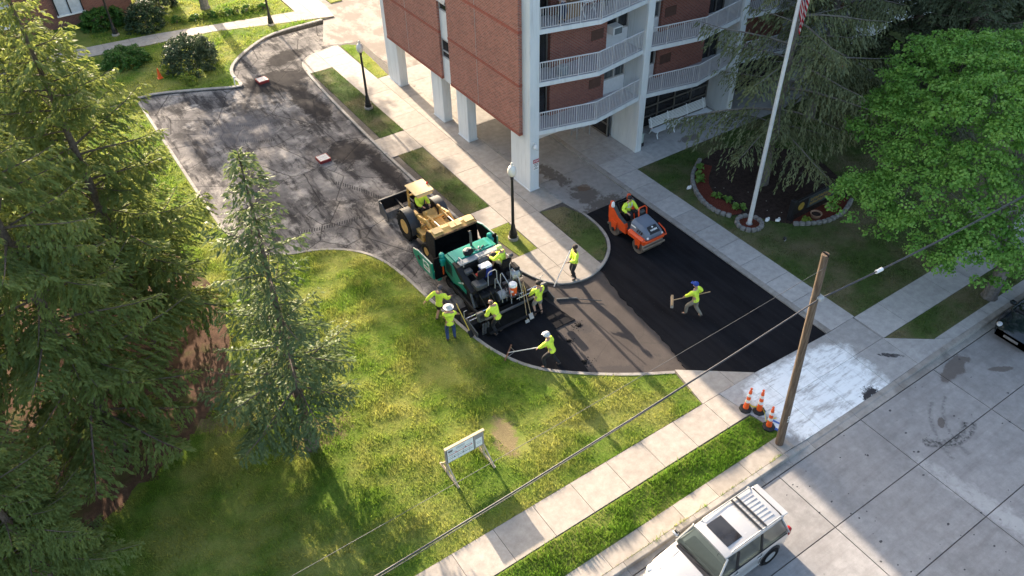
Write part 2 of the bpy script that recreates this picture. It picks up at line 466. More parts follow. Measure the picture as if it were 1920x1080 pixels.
# swept base course beside the new mat
s = NT('swept_base_course'); v = s.pos()
col = s.ramp(s.noise(v, .8, 6, .65), (.3, (.056, .047, .043)), (.7, (.084, .071, .064)))
col = s.mix(s.math('MULTIPLY', s.ramp(s.noise(v, 2.6, 6, .75), (.57, 0), (.66, 1)), .6), col, (.05, .045, .043))
cr = s.voro(s.mix(.2, s.pos(), s.noise(v, 1.3, 4), 'ADD'), .3, 'DISTANCE_TO_EDGE')
col = s.mix(s.math('MULTIPLY', s.math('SUBTRACT', 1.0, s.math('DIVIDE', cr, .008), clamp=True), .6), col, (.05, .045, .04))
crumb = s.math('MAXIMUM', s.blob(15.1, 15.85, 1.3, .28, -.55, .6, 4, 1.3), s.math('MAXIMUM', s.blob(15.6, 18.5, .3, .6, .2, .6, 6, 1.4), s.blob(15.7, 20.6, .7, .5, .4, .6, 5, 1.3)))
col = s.mix(s.math('MULTIPLY', crumb, .7), col, (.05, .045, .045))
fine = s.noise(v, 45, 3, .7)
col = s.mix(.55, col, s.ramp(fine, (.25, .33), (.75, .67)), 'OVERLAY')
M_BASE = s.finish(col, .9, 0, s.bump(fine, .008, .6), .18)
# fresh asphalt
s = NT('fresh_asphalt'); v = s.pos()
col = s.ramp(s.noise(s.pos((1.6, .5, 1)), 1.1, 5, .6), (.3, (.006, .006, .0075)), (.7, (.013, .013, .0155)))
lanes = s.ramp(s.noise(s.pos((3.5, .12, 1)), 1.0, 3), (.4, 0), (.6, 1))
col = s.mix(s.math('MULTIPLY', lanes, .4), col, (.02, .0195, .022))
col = s.mix(s.math('MULTIPLY', s.math('LESS_THAN', s.voro(v, 7), .09), .5), col, (.06, .056, .054))
fine = s.noise(v, 55, 3, .75)
col = s.mix(.5, col, s.ramp(fine, (.25, .3), (.75, .7)), 'OVERLAY')
M_FRESH = s.finish(col, .9, 0, s.bump(fine, .006, .55), .1)
# soils and turf base
def m_turf(name, lush, dry, drya, extra=None):
    s = NT(name); v = s.pos()
    n1 = s.noise(v, .38, 5, .62); n2 = s.noise(v, 3.0, 5, .7); n3 = s.noise(v, 26, 3, .7)
    col = s.ramp(n2, (.3, tuple(x * .7 for x in lush)), (.7, tuple(x * 1.2 for x in lush)))
    col = s.mix(s.math('MULTIPLY', s.ramp(n1, (.42, 0), (.62, 1)), drya), col, dry)
    if extra: col = extra(s, col)
    col = s.mix(.6, col, s.ramp(n3, (.25, .25), (.75, .75)), 'OVERLAY')
    return s, col, n3
def bare(s, col):
    b = s.math('MAXIMUM', s.blob(9.7, 15.6, .55, 1.1, -.3, .6, 3, .8), s.math('MAXIMUM', s.blob(4.2, 19.6, 1.3, .9, 0, .7, 2, 1.0), s.blob(1.4, 22.9, 1.3, 1.8, .6, .6, 1.5, .9)))
    col = s.mix(s.math('MULTIPLY', b, .8), col, (.23, .165, .10))
    # brown needle litter below the spruces
    return col
s, c, n3 = m_turf('lawn_turf', (.11, .17, .025), (.25, .245, .07), .75, bare); M_TURF = s.finish(c, .95, 0, s.bump(n3, .03, .8), .1)
s, c, n3 = m_turf('shaded_turf', (.07, .105, .03), (.17, .14, .085), .8); M_TURF2 = s.finish(c, .95, 0, s.bump(n3, .03, .8), .1)  # second is a darker copy of the lawn turf, shade put into its colour
s = NT('needle_litter'); v = s.pos()
c = s.ramp(s.noise(v, 2.2, 6, .72), (.3, (.055, .032, .024)), (.55, (.115, .068, .047)), (.75, (.19, .125, .085)))
c = s.mix(s.math('MULTIPLY', s.ramp(s.noise(v, .9, 5), (.55, 0), (.68, 1)), .6), c, (.09, .12, .03))
f = s.noise(v, 30, 4, .75); c = s.mix(.7, c, s.ramp(f, (.25, .25), (.75, .78)), 'OVERLAY')
M_LITTER = s.finish(c, .95, 0, s.bump(f, .03, .9), .1)
s = NT('red_mulch'); v = s.pos()
c = s.ramp(s.noise(v, 14, 5, .75), (.3, (.085, .022, .016)), (.7, (.20, .058, .038)))
M_RMULCH = s.finish(c, .95, 0, s.bump(s.noise(v, 30, 3), .03, .9), .1)
s = NT('dark_bed_soil'); v = s.pos()
c = s.ramp(s.noise(v, 5, 6, .72), (.3, (.026, .018, .016)), (.7, (.07, .048, .04)))
c = s.mix(s.math('LESS_THAN', s.voro(v, 2.4), .07), c, (.35, .33, .3))
M_SOIL = s.finish(c, .95, 0, s.bump(s.noise(v, 30, 3), .03, .9), .1)
M_EARTH = simple('joint_earth', (.075, .065, .055), .95, var=.3, scale=9)

# ================================================================== GROUND GEOMETRY
ZD, ZS = -.10, -.14            # driveway and street levels, walks and lawns at 0
def struct(name, mb, mat, parent=None, smooth=False):
    o = ob(name, mb, mat, parent, smooth)
    if parent is None: o['kind'] = 'structure'
    return o
def plane(poly, z0, z1): return MB().prism(poly, z0, z1)
def rect(x0, x1, y0, y1): return [(x0, y0), (x1, y0), (x1, y1), (x0, y1)]

g = NT('ground_turf'); v = g.pos()
gc = g.ramp(g.noise(v, .6, 6, .65), (.35, (.045, .07, .018)), (.65, (.11, .115, .04)))
M_GROUND = g.finish(gc, .95, 0, g.bump(g.noise(v, 6, 5, .7), .05, .7), .1)
struct('ground', plane(rect(-400, 400, -400, 400), -.9, -.34), M_GROUND)
struct('driveway', plane([(3, 12.3), (24.1, 12.3), (24.1, 24.7), (24.1, 44.5), (60, 44.5), (60, 80), (20.5, 80), (20.5, 53.8), (3, 53.8)], -.33, ZD), M_MILLED)

def slabs(parent, name, poly, xs, ys, z, mat, gap=.008, z0=-.2, minA=.05, zfun=None):
    for x0, x1 in zip(xs, xs[1:]):
        for y0, y1 in zip(ys, ys[1:]):
            P = clip_rect(poly, x0 + gap, x1 - gap, y0 + gap, y1 - gap)
            if area(P) < minA: continue
            jz = random.uniform(-.004, .004)
            zt = (lambda x, y: zfun(x, y) + jz) if zfun else z + jz
            ob(name, MB().prism(P, z0, zt), mat, parent)
def frange(a, b, st):
    o = [a]
    while o[-1] < b - 1e-6: o.append(min(b, o[-1] + st))
    return o
random.seed(3)
# street of big concrete slabs
street = struct('street', plane(rect(-120, 160, -30, 8.78), -.33, ZS - .03), M_EARTH)
slabs(street, 'slab', rect(-27.4, 60.6, -9, 8.77), [16.6 + 4.4 * k for k in range(-4, 9)], [8.77, 6.33, 3.78, 1.2, -1.4, -4.0, -6.6][::-1], ZS, M_STREET, .017, -.32)
for a, b, c_, d_ in ((-120, -1.02, -30, 8.77), (51.82, 160, -30, 8.77), (-1.0, 51.8, -30, -6.63)):
    ob('slab', plane(rect(a, b, c_, d_), -.32, ZS), M_STREET, street)
# street kerb
kerb = struct('street_kerb', plane(rect(-60, 90, 8.80, 9.27), -.33, -.16), M_KERB)
def ksec(parent, x0, x1, z_a, z_b, mat=M_KERB):
    prof = lambda zt: [(8.79, -.2), (8.79, ZS + .012), (9.03, ZS + .02), (9.05, max(ZS + .03, zt - .015)), (9.08, zt), (9.26, zt), (9.26, -.2)]
    a, b = prof(z_a), prof(z_b)
    ob('kerb_section', MB().loft([[(x0 + .006, y, z) for y, z in a], [(x1 - .006, y, z) for y, z in b]]), mat, parent)
for x in frange(-8, 17.4, 3.0)[:-1]: ksec(kerb, x, min(x + 3, 17.4), .012, .012)
ksec(kerb, 17.4, 18.6, .012, -.10); ksec(kerb, 18.6, 21, -.10, -.10); ksec(kerb, 21, 23.6, -.10, -.10); ksec(kerb, 23.6, 26.6, -.10, .012)
for x in frange(26.6, 50.6, 3.0)[:-1]: ksec(kerb, x, x + 3, .012, .012)
ob('kerb_section', plane(rect(-60, -8, 8.79, 9.26), -.2, .012), M_KERB, kerb); ob('kerb_section', plane(rect(50.6, 90, 8.79, 9.26), -.2, .012), M_KERB, kerb)
# narrow walk behind the kerb
cw = struct('kerb_walk', plane(rect(-60, 17.9, 9.27, 9.92), -.33, -.02), M_EARTH)
slabs(cw, 'slab', rect(-9, 17.95, 9.27, 9.93), frange(-9, 18.3, 1.55), [9.27, 9.93], .004, M_WALK)
# pavement along the street, left part
fw = struct('front_walk', plane(rect(-60, 17.7, 11.16, 12.6), -.33, -.02), M_EARTH)
slabs(fw, 'slab', [(-8, 11.16), (17.75, 11.22), (17.5, 12.56), (-8, 12.62)], [5.66 + 1.58 * k for k in range(-9, 8)] + [17.75], [11.1, 12.7], .004, M_WALK)
# corner pad by the driveway mouth
pad = struct('corner_pad', plane([(16.68, 12.57), (17.02, 14.42), (18.72, 13.1), (19.42, 12.62), (19.42, 12.57)], -.33, -.02), M_EARTH)
slabs(pad, 'slab', [(16.66, 12.58), (17.0, 14.46), (18.74, 13.13), (19.45, 12.58)], [16.6, 18.35, 19.6], [12.57, 14.6], .003, M_WALK)
# apron
apron = struct('driveway_apron', plane(rect(18.1, 26.5, 9.28, 12.35), -.33, -.13), M_EARTH)
def zap(x, y):
    k = min(1, max(0, (11.0 - y) / 1.75)); ends = min(1, max(0, (x - 17.7) / .9)) * min(1, max(0, (25.9 - x) / 1.6))
    return .002 - .10 * k * ends
slabs(apron, 'slab', [(17.97, 9.27), (17.97, 9.93), (17.76, 11.2), (17.52, 12.57), (19.5, 12.565), (23.4, 12.40), (25.12, 12.42), (25.15, 10.92), (26.75, 9.72), (27.6, 9.27)], [17.4, 19.4, 21.25, 23.3, 25.1, 28], [9.2, 10.95, 12.7], 0, M_APRON, .008, -.3, .03, zap)
# walk to the right of the driveway
rw = struct('drive_side_walk', plane(rect(23.78, 25.2, 12.42, 26.2), -.33, -.02), M_EARTH)
slabs(rw, 'slab', rect(23.77, 25.22, 12.42, 26.3), [23.76, 25.23], [12.42] + [14.5, 16.0, 17.5, 18.96, 20.46, 21.94, 23.4, 24.9, 26.3], .003, M_GWALK)
rk = struct('drive_side_kerb', plane(rect(23.52, 23.74, 12.42, 44), -.33, -.06), M_KERB)
for y in frange(12.42, 44, 3.0)[:-1]:
    ob('kerb_section', plane(rect(23.49, 23.76, y + .006, min(44, y + 3) - .006), -.2, .006), M_KERB, rk)
# far pavement right
fr = struct('far_walk', plane(rect(25.2, 90, 10.93, 12.40), -.33, -.02), M_EARTH)
slabs(fr, 'slab', rect(25.16, 47, 10.93, 12.40), frange(25.16, 47, 1.55), [10.9, 12.5], .003, M_GWALK)
cr_ = struct('far_kerb_walk', plane([(26.9, 9.28), (90, 9.28), (90, 9.72), (26.9, 9.72)], -.33, -.02), M_EARTH)
slabs(cr_, 'slab', [(26.8, 9.72), (27.6, 9.27), (47, 9.27), (47, 9.72)], frange(26.8, 47, 1.55), [9.2, 9.8], .003, M_GWALK)

# kerbs along the driveway
def kerb_path(name, pts, w, zt, step=1.8, mat=M_KERB, zb=-.2, smooth=2, grass_side=1):
    P = smooth_path(pts, smooth)
    # resample
    L = [0]
    for a, b in zip(P, P[1:]): L.append(L[-1] + math.hypot(b[0] - a[0], b[1] - a[1]))
    def at(t):
        t = min(max(t, 0), L[-1])
        for i in range(len(P) - 1):
            if L[i + 1] >= t:
                k = (t - L[i]) / max(1e-9, L[i + 1] - L[i]); return (P[i][0] + (P[i + 1][0] - P[i][0]) * k, P[i][1] + (P[i + 1][1] - P[i][1]) * k)
        return P[-1]
    Q = [at(L[-1] * i / 200) for i in range(201)]
    I = offset_path(Q, w * grass_side)
    foot = struct(name, MB().prism(Q + I[::-1], -.33, zt - .06), M_EARTH)
    n = max(1, round(L[-1] / step))
    for k in range(n):
        i0, i1 = int(200 * k / n), int(200 * (k + 1) / n)
        if i1 <= i0: continue
        q = Q[i0:i1 + 1]; w2 = I[i0:i1 + 1]
        def lerp(a, b, t): return (a[0] + (b[0] - a[0]) * t, a[1] + (b[1] - a[1]) * t)
        if len(q) > 1:
            q[0] = lerp(q[0], q[1], .12); w2[0] = lerp(w2[0], w2[1], .12)
        out = [lerp(a, b, 0) for a, b in zip(q, w2)]; edge = [lerp(a, b, .14) for a, b in zip(q, w2)]
        jz = random.uniform(-.006, .006); m = MB(); c = len(q)
        rings = [[(out[i][0], out[i][1], zb), (out[i][0], out[i][1], zt - .03 + jz), (edge[i][0], edge[i][1], zt + jz), (w2[i][0], w2[i][1], zt + jz), (w2[i][0], w2[i][1], zb)] for i in range(c)]
        m.loft(rings); ob('kerb_section', m, mat, foot)
    return Q, I
KERB_A = [(5.5, 50), (5.45, 41), (5.4, 34.5), (5.75, 31.7), (6.9, 30.4), (8.59, 29.85), (9.88, 28.9), (10.66, 27.70), (11.0, 26.19), (11.15, 24.5), (11.26, 23.2), (11.44, 21.79), (11.6, 20.33), (11.89, 19.14), (12.42, 18.01), (13.12, 17.17), (14.24, 16.22), (15.59, 15.24), (16.95, 14.45)]
QA, IA = kerb_path('lawn_kerb', KERB_A, .16, .012, 2.4, grass_side=-1)
KERB_B = [(5.5, 50.05), (6.6, 50.0), (9, 48.9), (11.2, 47.75), (11.55, 48.2), (11.42, 49.6), (11.75, 50.8), (12.6, 51.9), (13.73, 52.89), (14.9, 53.75), (16.3, 54.28), (19.66, 54.36)]
QB, IB = kerb_path('upper_kerb', KERB_B, .22, .02, 2.2, smooth=1)
KERB_C = [(18.6, 49.9), (16.6, 49.6), (15.6, 48.8), (15.32, 47.2), (15.1, 42.7), (14.98, 37.5), (14.98, 32.5), (15.08, 29.4), (15.14, 27.0), (15.2, 24.4), (15.42, 22.9), (15.85, 21.7), (16.5, 21.05), (17.4, 20.78), (18.2, 20.86), (19.1, 21.25), (19.85, 21.88), (20.33, 22.65), (20.58, 23.7), (20.55, 25.0), (20.32, 26.2), (20.2, 27.6), (20.22, 30), (20.22, 44)]
QC, IC = kerb_path('island_kerb', KERB_C, .15, .012, 2.4)
# walk between driveway and building
WALK_POLY = IC + [(19.3, 44), (19.3, 49.9)]
iw = struct('building_walk', MB().prism([(p[0], p[1]) for p in IC] + [(20.3, 49.6), (18.7, 49.8)], -.33, -.03), M_EARTH)
GR1 = [(15.6, 46.9), (17.05, 46.85), (17.05, 37.1), (15.55, 37.1)]
GR2 = [(15.5, 34.85), (17.0, 34.85), (17.0, 28.0), (15.62, 28.05)]
GR3 = [(15.75, 26.3), (17.0, 26.3), (17.0, 23.86), (16.0, 23.86)]
GR4 = [(18.83, 26.11), (20.05, 25.8), (20.36, 24.8), (20.36, 23.6), (20.1, 22.7), (19.7, 22.0), (19.0, 21.42), (18.72, 21.6)]
GR5 = [(18.75, 43.8), (19.5, 43.85), (19.85, 48.9), (19.3, 49.55), (18.85, 49.6)]
REG = [p for p in IC] + [(20.05, 44.0), (19.6, 44.0), (18.72, 44.0), (18.72, 49.75)]
ys_walk = [20.5, 22.3, 23.86, 26.3, 28.0, 29.75, 31.45, 33.15, 34.85, 37.1, 38.75, 40.4, 42.0, 43.75, 45.35, 46.9, 48.4, 50.2]
slabs(iw, 'slab', REG, [17.04, 18.74], ys_walk, .003, M_WALK)
slabs(iw, 'slab', [p for p in REG], [18.74, 20.3], [26.15] + ys_walk[5:14], .003, M_WALK)
slabs(iw, 'slab', REG, [14.9, 17.04], [20.5, 22.3, 23.84], .003, M_WALK)
slabs(iw, 'slab', REG, [14.9, 17.04], [26.32, 27.98], .003, M_WALK)
slabs(iw, 'slab', REG, [14.9, 17.04], [34.87, 37.08], .003, M_WALK)
slabs(iw, 'slab', REG, [14.9, 17.04], [46.92, 50.2], .003, M_WALK)
# passage floor below the building
pf = struct('passage_floor', plane(rect(20.35, 23.52, 24.72, 44.1), -.33, -.115), M_EARTH)
slabs(pf, 'slab', rect(20.2, 23.5, 24.68, 44.1), [20.2, 23.5], [24.68, 28.2, 31.7, 35.2, 38.7, 42.2, 44.1], -.07, M_PASS, .01, -.3)
pw = struct('passage_walk', plane(rect(23.78, 33.6, 26.3, 44), -.33, -.02), M_EARTH)
slabs(pw, 'slab', rect(23.77, 41, 26.3, 44), [23.77, 25.23, 26.75, 28.4, 30.0, 31.6, 33.2, 35, 37, 41], [26.3, 27.75, 29.4, 31.1, 33.5, 36.5, 40, 44], .003, M_GWALK)
# pale yard at the far end
yd = struct('yard', plane([(20.4, 44.1), (60, 44.1), (60, 80), (21.5, 80), (19.7, 54.4), (17.9, 50.4), (20.0, 49.7)], -.33, ZD + .012), M_YARD)
# swept base course and fresh mats
base = struct('base_course', MB().prism([(14.2, 16.0), (17.3, 14.2), (18.9, 13.0), (18.9, 21.2), (17.6, 20.9), (16.3, 21.2), (15.5, 22.6), (13.0, 22.2), (13.2, 18.5)], -.3, ZD + .006), M_BASE)
def wavy(pts, amp, n=8, seed=1):
    rg = random.Random(seed); o = []
    for a, b in zip(pts, pts[1:]):
        for k in range(n):
            t = k / n; o.append((a[0] + (b[0] - a[0]) * t + rg.uniform(-amp, amp), a[1] + (b[1] - a[1]) * t + rg.uniform(-amp, amp)))
    o.append(pts[-1]); return o
left_edge = [p for p in QA if 14.9 < p[1] < 22.6 and p[0] > 11.2]
matL = left_edge[:] + []
matL = [p for p in left_edge if p[1] > 16.25]
matL = matL + wavy([(14.18, 16.27), (14.42, 17.7), (14.55, 19.08), (15.55, 19.05), (15.2, 21.0)], .02) + [(15.2, 22.4), (11.4, 22.4)]
struct('fresh_mat', MB().prism(matL, -.3, ZD + .05), M_FRESH)
matR = wavy([(18.5, 21.0), (18.05, 19.0), (17.9, 17.0), (17.7, 15.5), (17.4, 14.2)], .05) + [(18.74, 13.15), (19.4, 12.65)] + wavy([(19.4, 12.62), (23.38, 12.42)], .025, 12, 5) + [(23.5, 12.45), (23.5, 24.7), (20.5, 24.72)] + [q for q in QC[::-1] if 20.9 < q[1] < 24.7 and q[0] > 18.5]  # left edge of the dark sheet shaped along the building's shadow edge
struct('fresh_mat', MB().prism(matR, -.3, ZD + .045), M_FRESH)

# lawns
LAWN = [p for p in IA if p[1] < 50] + [(16.64, 12.6), (-60, 12.64), (-60, 12.9), (-60, 50)]
lawn = struct('lawn', MB().prism(LAWN, -.33, -.012), M_TURF)
STRIP = [(-60, 9.93), (18.0, 9.93), (17.72, 11.16), (-60, 11.14)]
struct('verge', MB().prism(STRIP, -.33, -.008), M_TURF)
LITTER = [(-30, 18.0), (-5.2, 19.0), (-3.4, 20.2), (-1.5, 21.1), (.2, 22.1), (1.3, 23.0), (2.6, 24.6), (3.4, 27.5), (3.6, 31), (2.4, 34.5), (-2, 36), (-30, 36)]
struct('needle_bed', MB().prism(wavy(LITTER, .25, 6, 9), -.33, -.004), M_LITTER)
UPPER = IB[:] + [(20.6, 55.6), (16.6, 57.2), (9.2, 58.85), (-.8, 60.3), (-60, 68), (-60, 50.2), (5.4, 50.2)]
struct('upper_lawn', MB().prism(IB + [(19.9, 54.55), (16.4, 55.75), (12.5, 57.1), (8.8, 57.4), (-.8, 58.6), (-60, 66), (-60, 50.25), (5.5, 50.25)], -.33, -.012), M_TURF)
uw = struct('upper_walk', MB().prism([(19.9, 54.5), (16.4, 55.78), (12.5, 57.1), (8.8, 57.5), (-.8, 58.7), (-40, 63.6), (-40, 65.4), (-.8, 60.4), (9.2, 59.1), (16.6, 57.4), (18.6, 57.0), (18.9, 80), (21.4, 80), (20.9, 56.5), (20.6, 54.5)], -.33, -.03), M_EARTH)
UWP = [(20.6, 54.5), (16.4, 55.8), (12.5, 57.1), (8.8, 57.5), (-.8, 58.7), (-12, 60.1), (-12, 61.8), (-.8, 60.4), (9.2, 59.1), (16.6, 57.4), (18.6, 57.0), (18.9, 72), (21.3, 72), (20.9, 56.5)]
slabs(uw, 'slab', UWP, [-12 + 1.75 * k for k in range(20)], [54, 57.0, 61.9, 66, 72.1], .003, M_WALK)
TOPL = [(18.55, 57.05), (16.6, 57.42), (9.2, 59.12), (-.8, 60.42), (-40, 65.4), (-60, 68), (-60, 120), (18.85, 120)]
struct('far_lawn', MB().prism(TOPL, -.33, -.012), M_TURF)
struct('far_verge', MB().prism([(21.45, 57), (22.4, 57), (23.4, 120), (21.5, 120)], -.33, -.012), M_TURF)
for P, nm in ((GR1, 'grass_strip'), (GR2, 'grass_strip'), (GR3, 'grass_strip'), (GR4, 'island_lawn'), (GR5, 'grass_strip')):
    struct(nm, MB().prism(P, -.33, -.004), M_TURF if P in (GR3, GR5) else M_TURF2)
SIDE = [(25.22, 12.41), (90, 12.41), (90, 26.28), (25.24, 26.28)]
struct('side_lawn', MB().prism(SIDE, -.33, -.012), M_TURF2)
struct('far_verge_right', MB().prism([(25.18, 10.92), (26.8, 9.73), (90, 9.73), (90, 10.92)], -.33, -.012), M_TURF2)
BED = [(28.4, 24.9), (27.3, 24.2), (26.6, 23.4), (26.05, 22.4), (25.9, 21.5), (26.0, 20.9), (26.3, 20.45), (27.0, 20.0), (27.6, 18.9), (28.2, 18.2), (29.3, 17.55), (30.7, 17.45), (32.0, 18.0), (33.0, 19.2), (33.6, 21), (33.2, 23), (31.5, 24.7), (30, 25.2)]
struct('planting_bed', MB().prism(BED, -.33, .004), M_SOIL)
RED1 = [(28.3, 24.8), (27.3, 24.15), (26.6, 23.4), (26.05, 22.4), (25.9, 21.5), (26.0, 20.9), (26.3, 20.45), (26.9, 20.3), (27.0, 20.9), (26.8, 21.6), (26.9, 22.4), (27.4, 23.3), (28.6, 24.2)]
struct('red_mulch', MB().prism(smooth_path(RED1, 1), -.2, .012), M_RMULCH)
RED2 = [(28.15, 18.3), (29.3, 17.65), (30.7, 17.5), (31.9, 18.0), (32.0, 18.55), (28.4, 18.5)]
struct('red_mulch', MB().prism(RED2, -.2, .012), M_RMULCH)
struct('red_mulch', MB().lathe([(.58, -.2), (.58, .012), (0, .03)], 24, (26.43, 19.5, 0)), M_RMULCH)

# ------------------------------------------------------------------ grass blades
def blades(name, polys, dens, hmin, hmax, width, mat, label, seed, excl=(), lean=.5, cat='grass'):
    rg = np.random.default_rng(seed); B = []
    for P in polys:
        xs = [p[0] for p in P]; ys = [p[1] for p in P]
        n = int((max(xs) - min(xs)) * (max(ys) - min(ys)) * dens)
        x = rg.uniform(min(xs), max(xs), n); y = rg.uniform(min(ys), max(ys), n)
        k = in_poly(x, y, P)
        for E_ in excl: k &= ~in_poly(x, y, E_)
        B.append(np.stack([x[k], y[k]], 1))
    B = np.concatenate(B); n = len(B)
    cl = np.zeros(n)
    for k in range(14):
        fq = rg.uniform(.9, 7.5); an = rg.uniform(0, PI); cl += np.sin((B[:, 0] * math.cos(an) + B[:, 1] * math.sin(an)) * fq + rg.uniform(0, 6)) / (1 + fq * .12)
    clump = np.clip(.85 + .22 * cl, .3, 1.6)
    a = rg.uniform(0, 2 * PI, n); h = rg.uniform(hmin, hmax, n) * clump; w = rg.uniform(.6, 1.2, n) * width; big = rg.random(n) < .1; w = np.where(big, w * 2.4, w); h = np.where(big, h * 1.25, h)
    la = rg.uniform(0, 2 * PI, n); ll = rg.uniform(.2, 1, n) * h * lean
    dx, dy = np.cos(a) * w / 2, np.sin(a) * w / 2
    V = np.zeros((n, 3, 3), np.float32)
    V[:, 0] = np.stack([B[:, 0] - dx, B[:, 1] - dy, np.full(n, -.02)], 1)
    V[:, 1] = np.stack([B[:, 0] + dx, B[:, 1] + dy, np.full(n, -.02)], 1)
    V[:, 2] = np.stack([B[:, 0] + np.cos(la) * ll, B[:, 1] + np.sin(la) * ll, h], 1)
    o = ob(name, np_mesh(name, V.reshape(-1, 3), np.arange(n * 3).reshape(-1, 3)), mat)
    tag(o, label, cat, kind='stuff'); return o
FARL = [(-12, 33.5), (5.2, 33.5), (5.2, 50), (-12, 50)]
def m_blade(name, lush, dry, drya, trans=.4, sc=.38):
    s = NT(name); v = s.pos()
    n1 = s.noise(v, sc, 5, .62); n2 = s.noise(v, 9, 3, .7); n4 = s.noise(v, 1.6, 4, .65)
    col = s.ramp(n2, (.3, tuple(x * .6 for x in lush)), (.7, tuple(x * 1.35 for x in lush)))
    col = s.mix(s.math('MULTIPLY', s.ramp(n1, (.40, 0), (.62, 1)), drya), col, dry)
    col = s.mix(s.math('MULTIPLY', s.ramp(n4, (.52, 0), (.7, 1)), drya * .6), col, dry)
    return s.finish(col, .6, 0, None, .25, trans=trans, tcol=col)
M_BL1 = m_blade('lawn_blades', (.15, .26, .028), (.40, .39, .10), .85, .5)
M_BL2 = m_blade('verge_blades', (.12, .25, .025), (.22, .27, .05), .4, .5)
M_BL3 = m_blade('shade_blades', (.09, .15, .035), (.21, .175, .10), .8)  # duller copy of the lawn blades with shade mixed into the colour
LV = [(-7, 12.58), (16.62, 12.58)] + [p for p in IA[::-1] if p[1] < 33.5] + [(-7, 33.5)]
BARE = [[(9.2, 16.6), (9.5, 14.9), (10.1, 14.5), (10.3, 15.3), (9.9, 16.6)], [(1.2, 24.6), (.2, 22.3), (2.2, 21.2), (3.1, 22.6)]]
HARD = [[(3.2, 19.7), (4.2, 18.9), (5.3, 19.5), (4.6, 20.6)]]
blades('mown_grass', [LV], 640, .05, .13, .02, M_BL1, 'sunlit mown grass with dry straw patches between the spruces and the front walk', 1, [LITTER] + BARE[:1], .9)
blades('verge_grass', [[(4, 9.95), (17.95, 9.95), (17.68, 11.14), (4, 11.14)]], 1000, .06, .17, .026, M_BL2, 'lush bright green grass of the verge between two strips of concrete', 2, (), .7)
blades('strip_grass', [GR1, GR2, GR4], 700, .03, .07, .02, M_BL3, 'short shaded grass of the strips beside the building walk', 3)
blades('strip_grass', [GR3, GR5], 700, .03, .07, .02, M_BL1, 'sunlit grass patches at the two lamp-side ends of the walk', 4)
UPV = [p for p in IB] + [(19.8, 54.6), (16.4, 55.75), (12.5, 57.1), (8.8, 57.4), (0, 58.4), (0, 50.3), (5.5, 50.3)]
blades('rear_grass', [FARL], 220, .05, .13, .04, M_BL1, 'sunlit grass behind the spruces along the milled driveway', 12)
blades('upper_grass', [UPV, [(18.5, 57.1), (16.6, 57.45), (9.2, 59.15), (5, 59.6), (5, 70), (18.5, 70)]], 130, .05, .14, .045, M_BL1, 'sunlit grass around the upper concrete walk', 5)
blades('side_grass', [[(25.26, 12.45), (38, 12.45), (38, 26.2), (25.28, 26.2)], [(25.3, 10.85), (26.9, 9.78), (33, 9.78), (33, 10.88)]], 300, .03, .09, .026, M_BL3, 'dull shaded grass between the driveway walk and the maple', 6, [BED])
# weeds in the kerb joint
rg = np.random.default_rng(8); W = []
for cx in [8.9, 9.3, 9.6, 10.4, 10.9, 11.6, 12.3, 12.9, 13.4, 14.6, 15.2, 16.0, 17.0]:
    W.append([(cx - .35, 9.24), (cx + .35, 9.24), (cx + .3, 9.31), (cx - .3, 9.31)])
blades('kerb_weeds', W, 900, .04, .13, .02, M_BL1, 'thin weeds growing in the joint behind the street kerb', 9, (), .9)
# ================================================================== BUILDING
def m_brick(name, axis, a=(.30, .095, .065), b=(.21, .062, .045), mortar=(.28, .22, .19), sc=1.0):
    s = NT(name)
    sp = s.n('ShaderNodeSeparateXYZ'); s.l(s.n('ShaderNodeNewGeometry').outputs['Position'], sp.inputs[0])
    cb = s.n('ShaderNodeCombineXYZ')
    s.l(s.math('ADD', sp.outputs[0], sp.outputs[1]), cb.inputs[0]); s.l(sp.outputs[2], cb.inputs[1])
    br = s.n('ShaderNodeTexBrick'); s.l(cb.outputs[0], br.inputs['Vector'])
    br.inputs['Scale'].default_value = 1.0; br.inputs['Brick Width'].default_value = .215 * sc; br.inputs['Row Height'].default_value = .078 * sc
    br.inputs['Mortar Size'].default_value = .011; br.inputs['Mortar Smooth'].default_value = .3; br.inputs['Bias'].default_value = -.1
    br.inputs['Color1'].default_value = a + (1,); br.inputs['Color2'].default_value = b + (1,); br.inputs['Mortar'].default_value = mortar + (1,)
    v = s.pos()
    st = s.noise(s.pos((1, 1, .5)), .8, 5, .65)
    col = s.mix(s.math('MULTIPLY', s.ramp(st, (.45, 0), (.75, 1)), .3), br.outputs['Color'], (.16, .075, .06))
    col = s.mix(.35, col, s.ramp(s.noise(v, 22, 3, .7), (.3, .3), (.7, .7)), 'OVERLAY')
    h = s.math('MULTIPLY', br.outputs['Fac'], -1.0)
    return s.finish(col, .85, 0, s.bump(h, .012, .8), .25)
M_BRX = m_brick('brick_side', 'X', (.40, .135, .095), (.22, .07, .052), (.40, .31, .26)); M_BRY = m_brick('brick_front', 'Y')
M_SOLD = m_brick('brick_soldier', 'X', (.36, .085, .055), (.29, .07, .045), (.26, .15, .12)); M_TAN = m_brick('old_brick', 'Y', (.22, .085, .06), (.15, .06, .045), (.2, .16, .14))
s = NT('white_painted_concrete'); v = s.pos()
c = s.ramp(s.noise(s.pos((1.5, 1.5, .35)), 1.1, 5, .65), (.3, (.60, .635, .645)), (.7, (.72, .745, .745)))
c = s.mix(s.math('MULTIPLY', s.ramp(s.noise(s.pos((3.5, 3.5, .25)), 1.5, 6, .75), (.52, 0), (.68, 1)), .4), c, (.40, .40, .385))
M_WHITE = s.finish(c, .7, 0, s.bump(s.noise(v, 25, 3), .004, .4), .3)
M_SOFF = simple('soffit_paint', (.52, .50, .46), .85, var=.08, scale=1.5, obj=False)
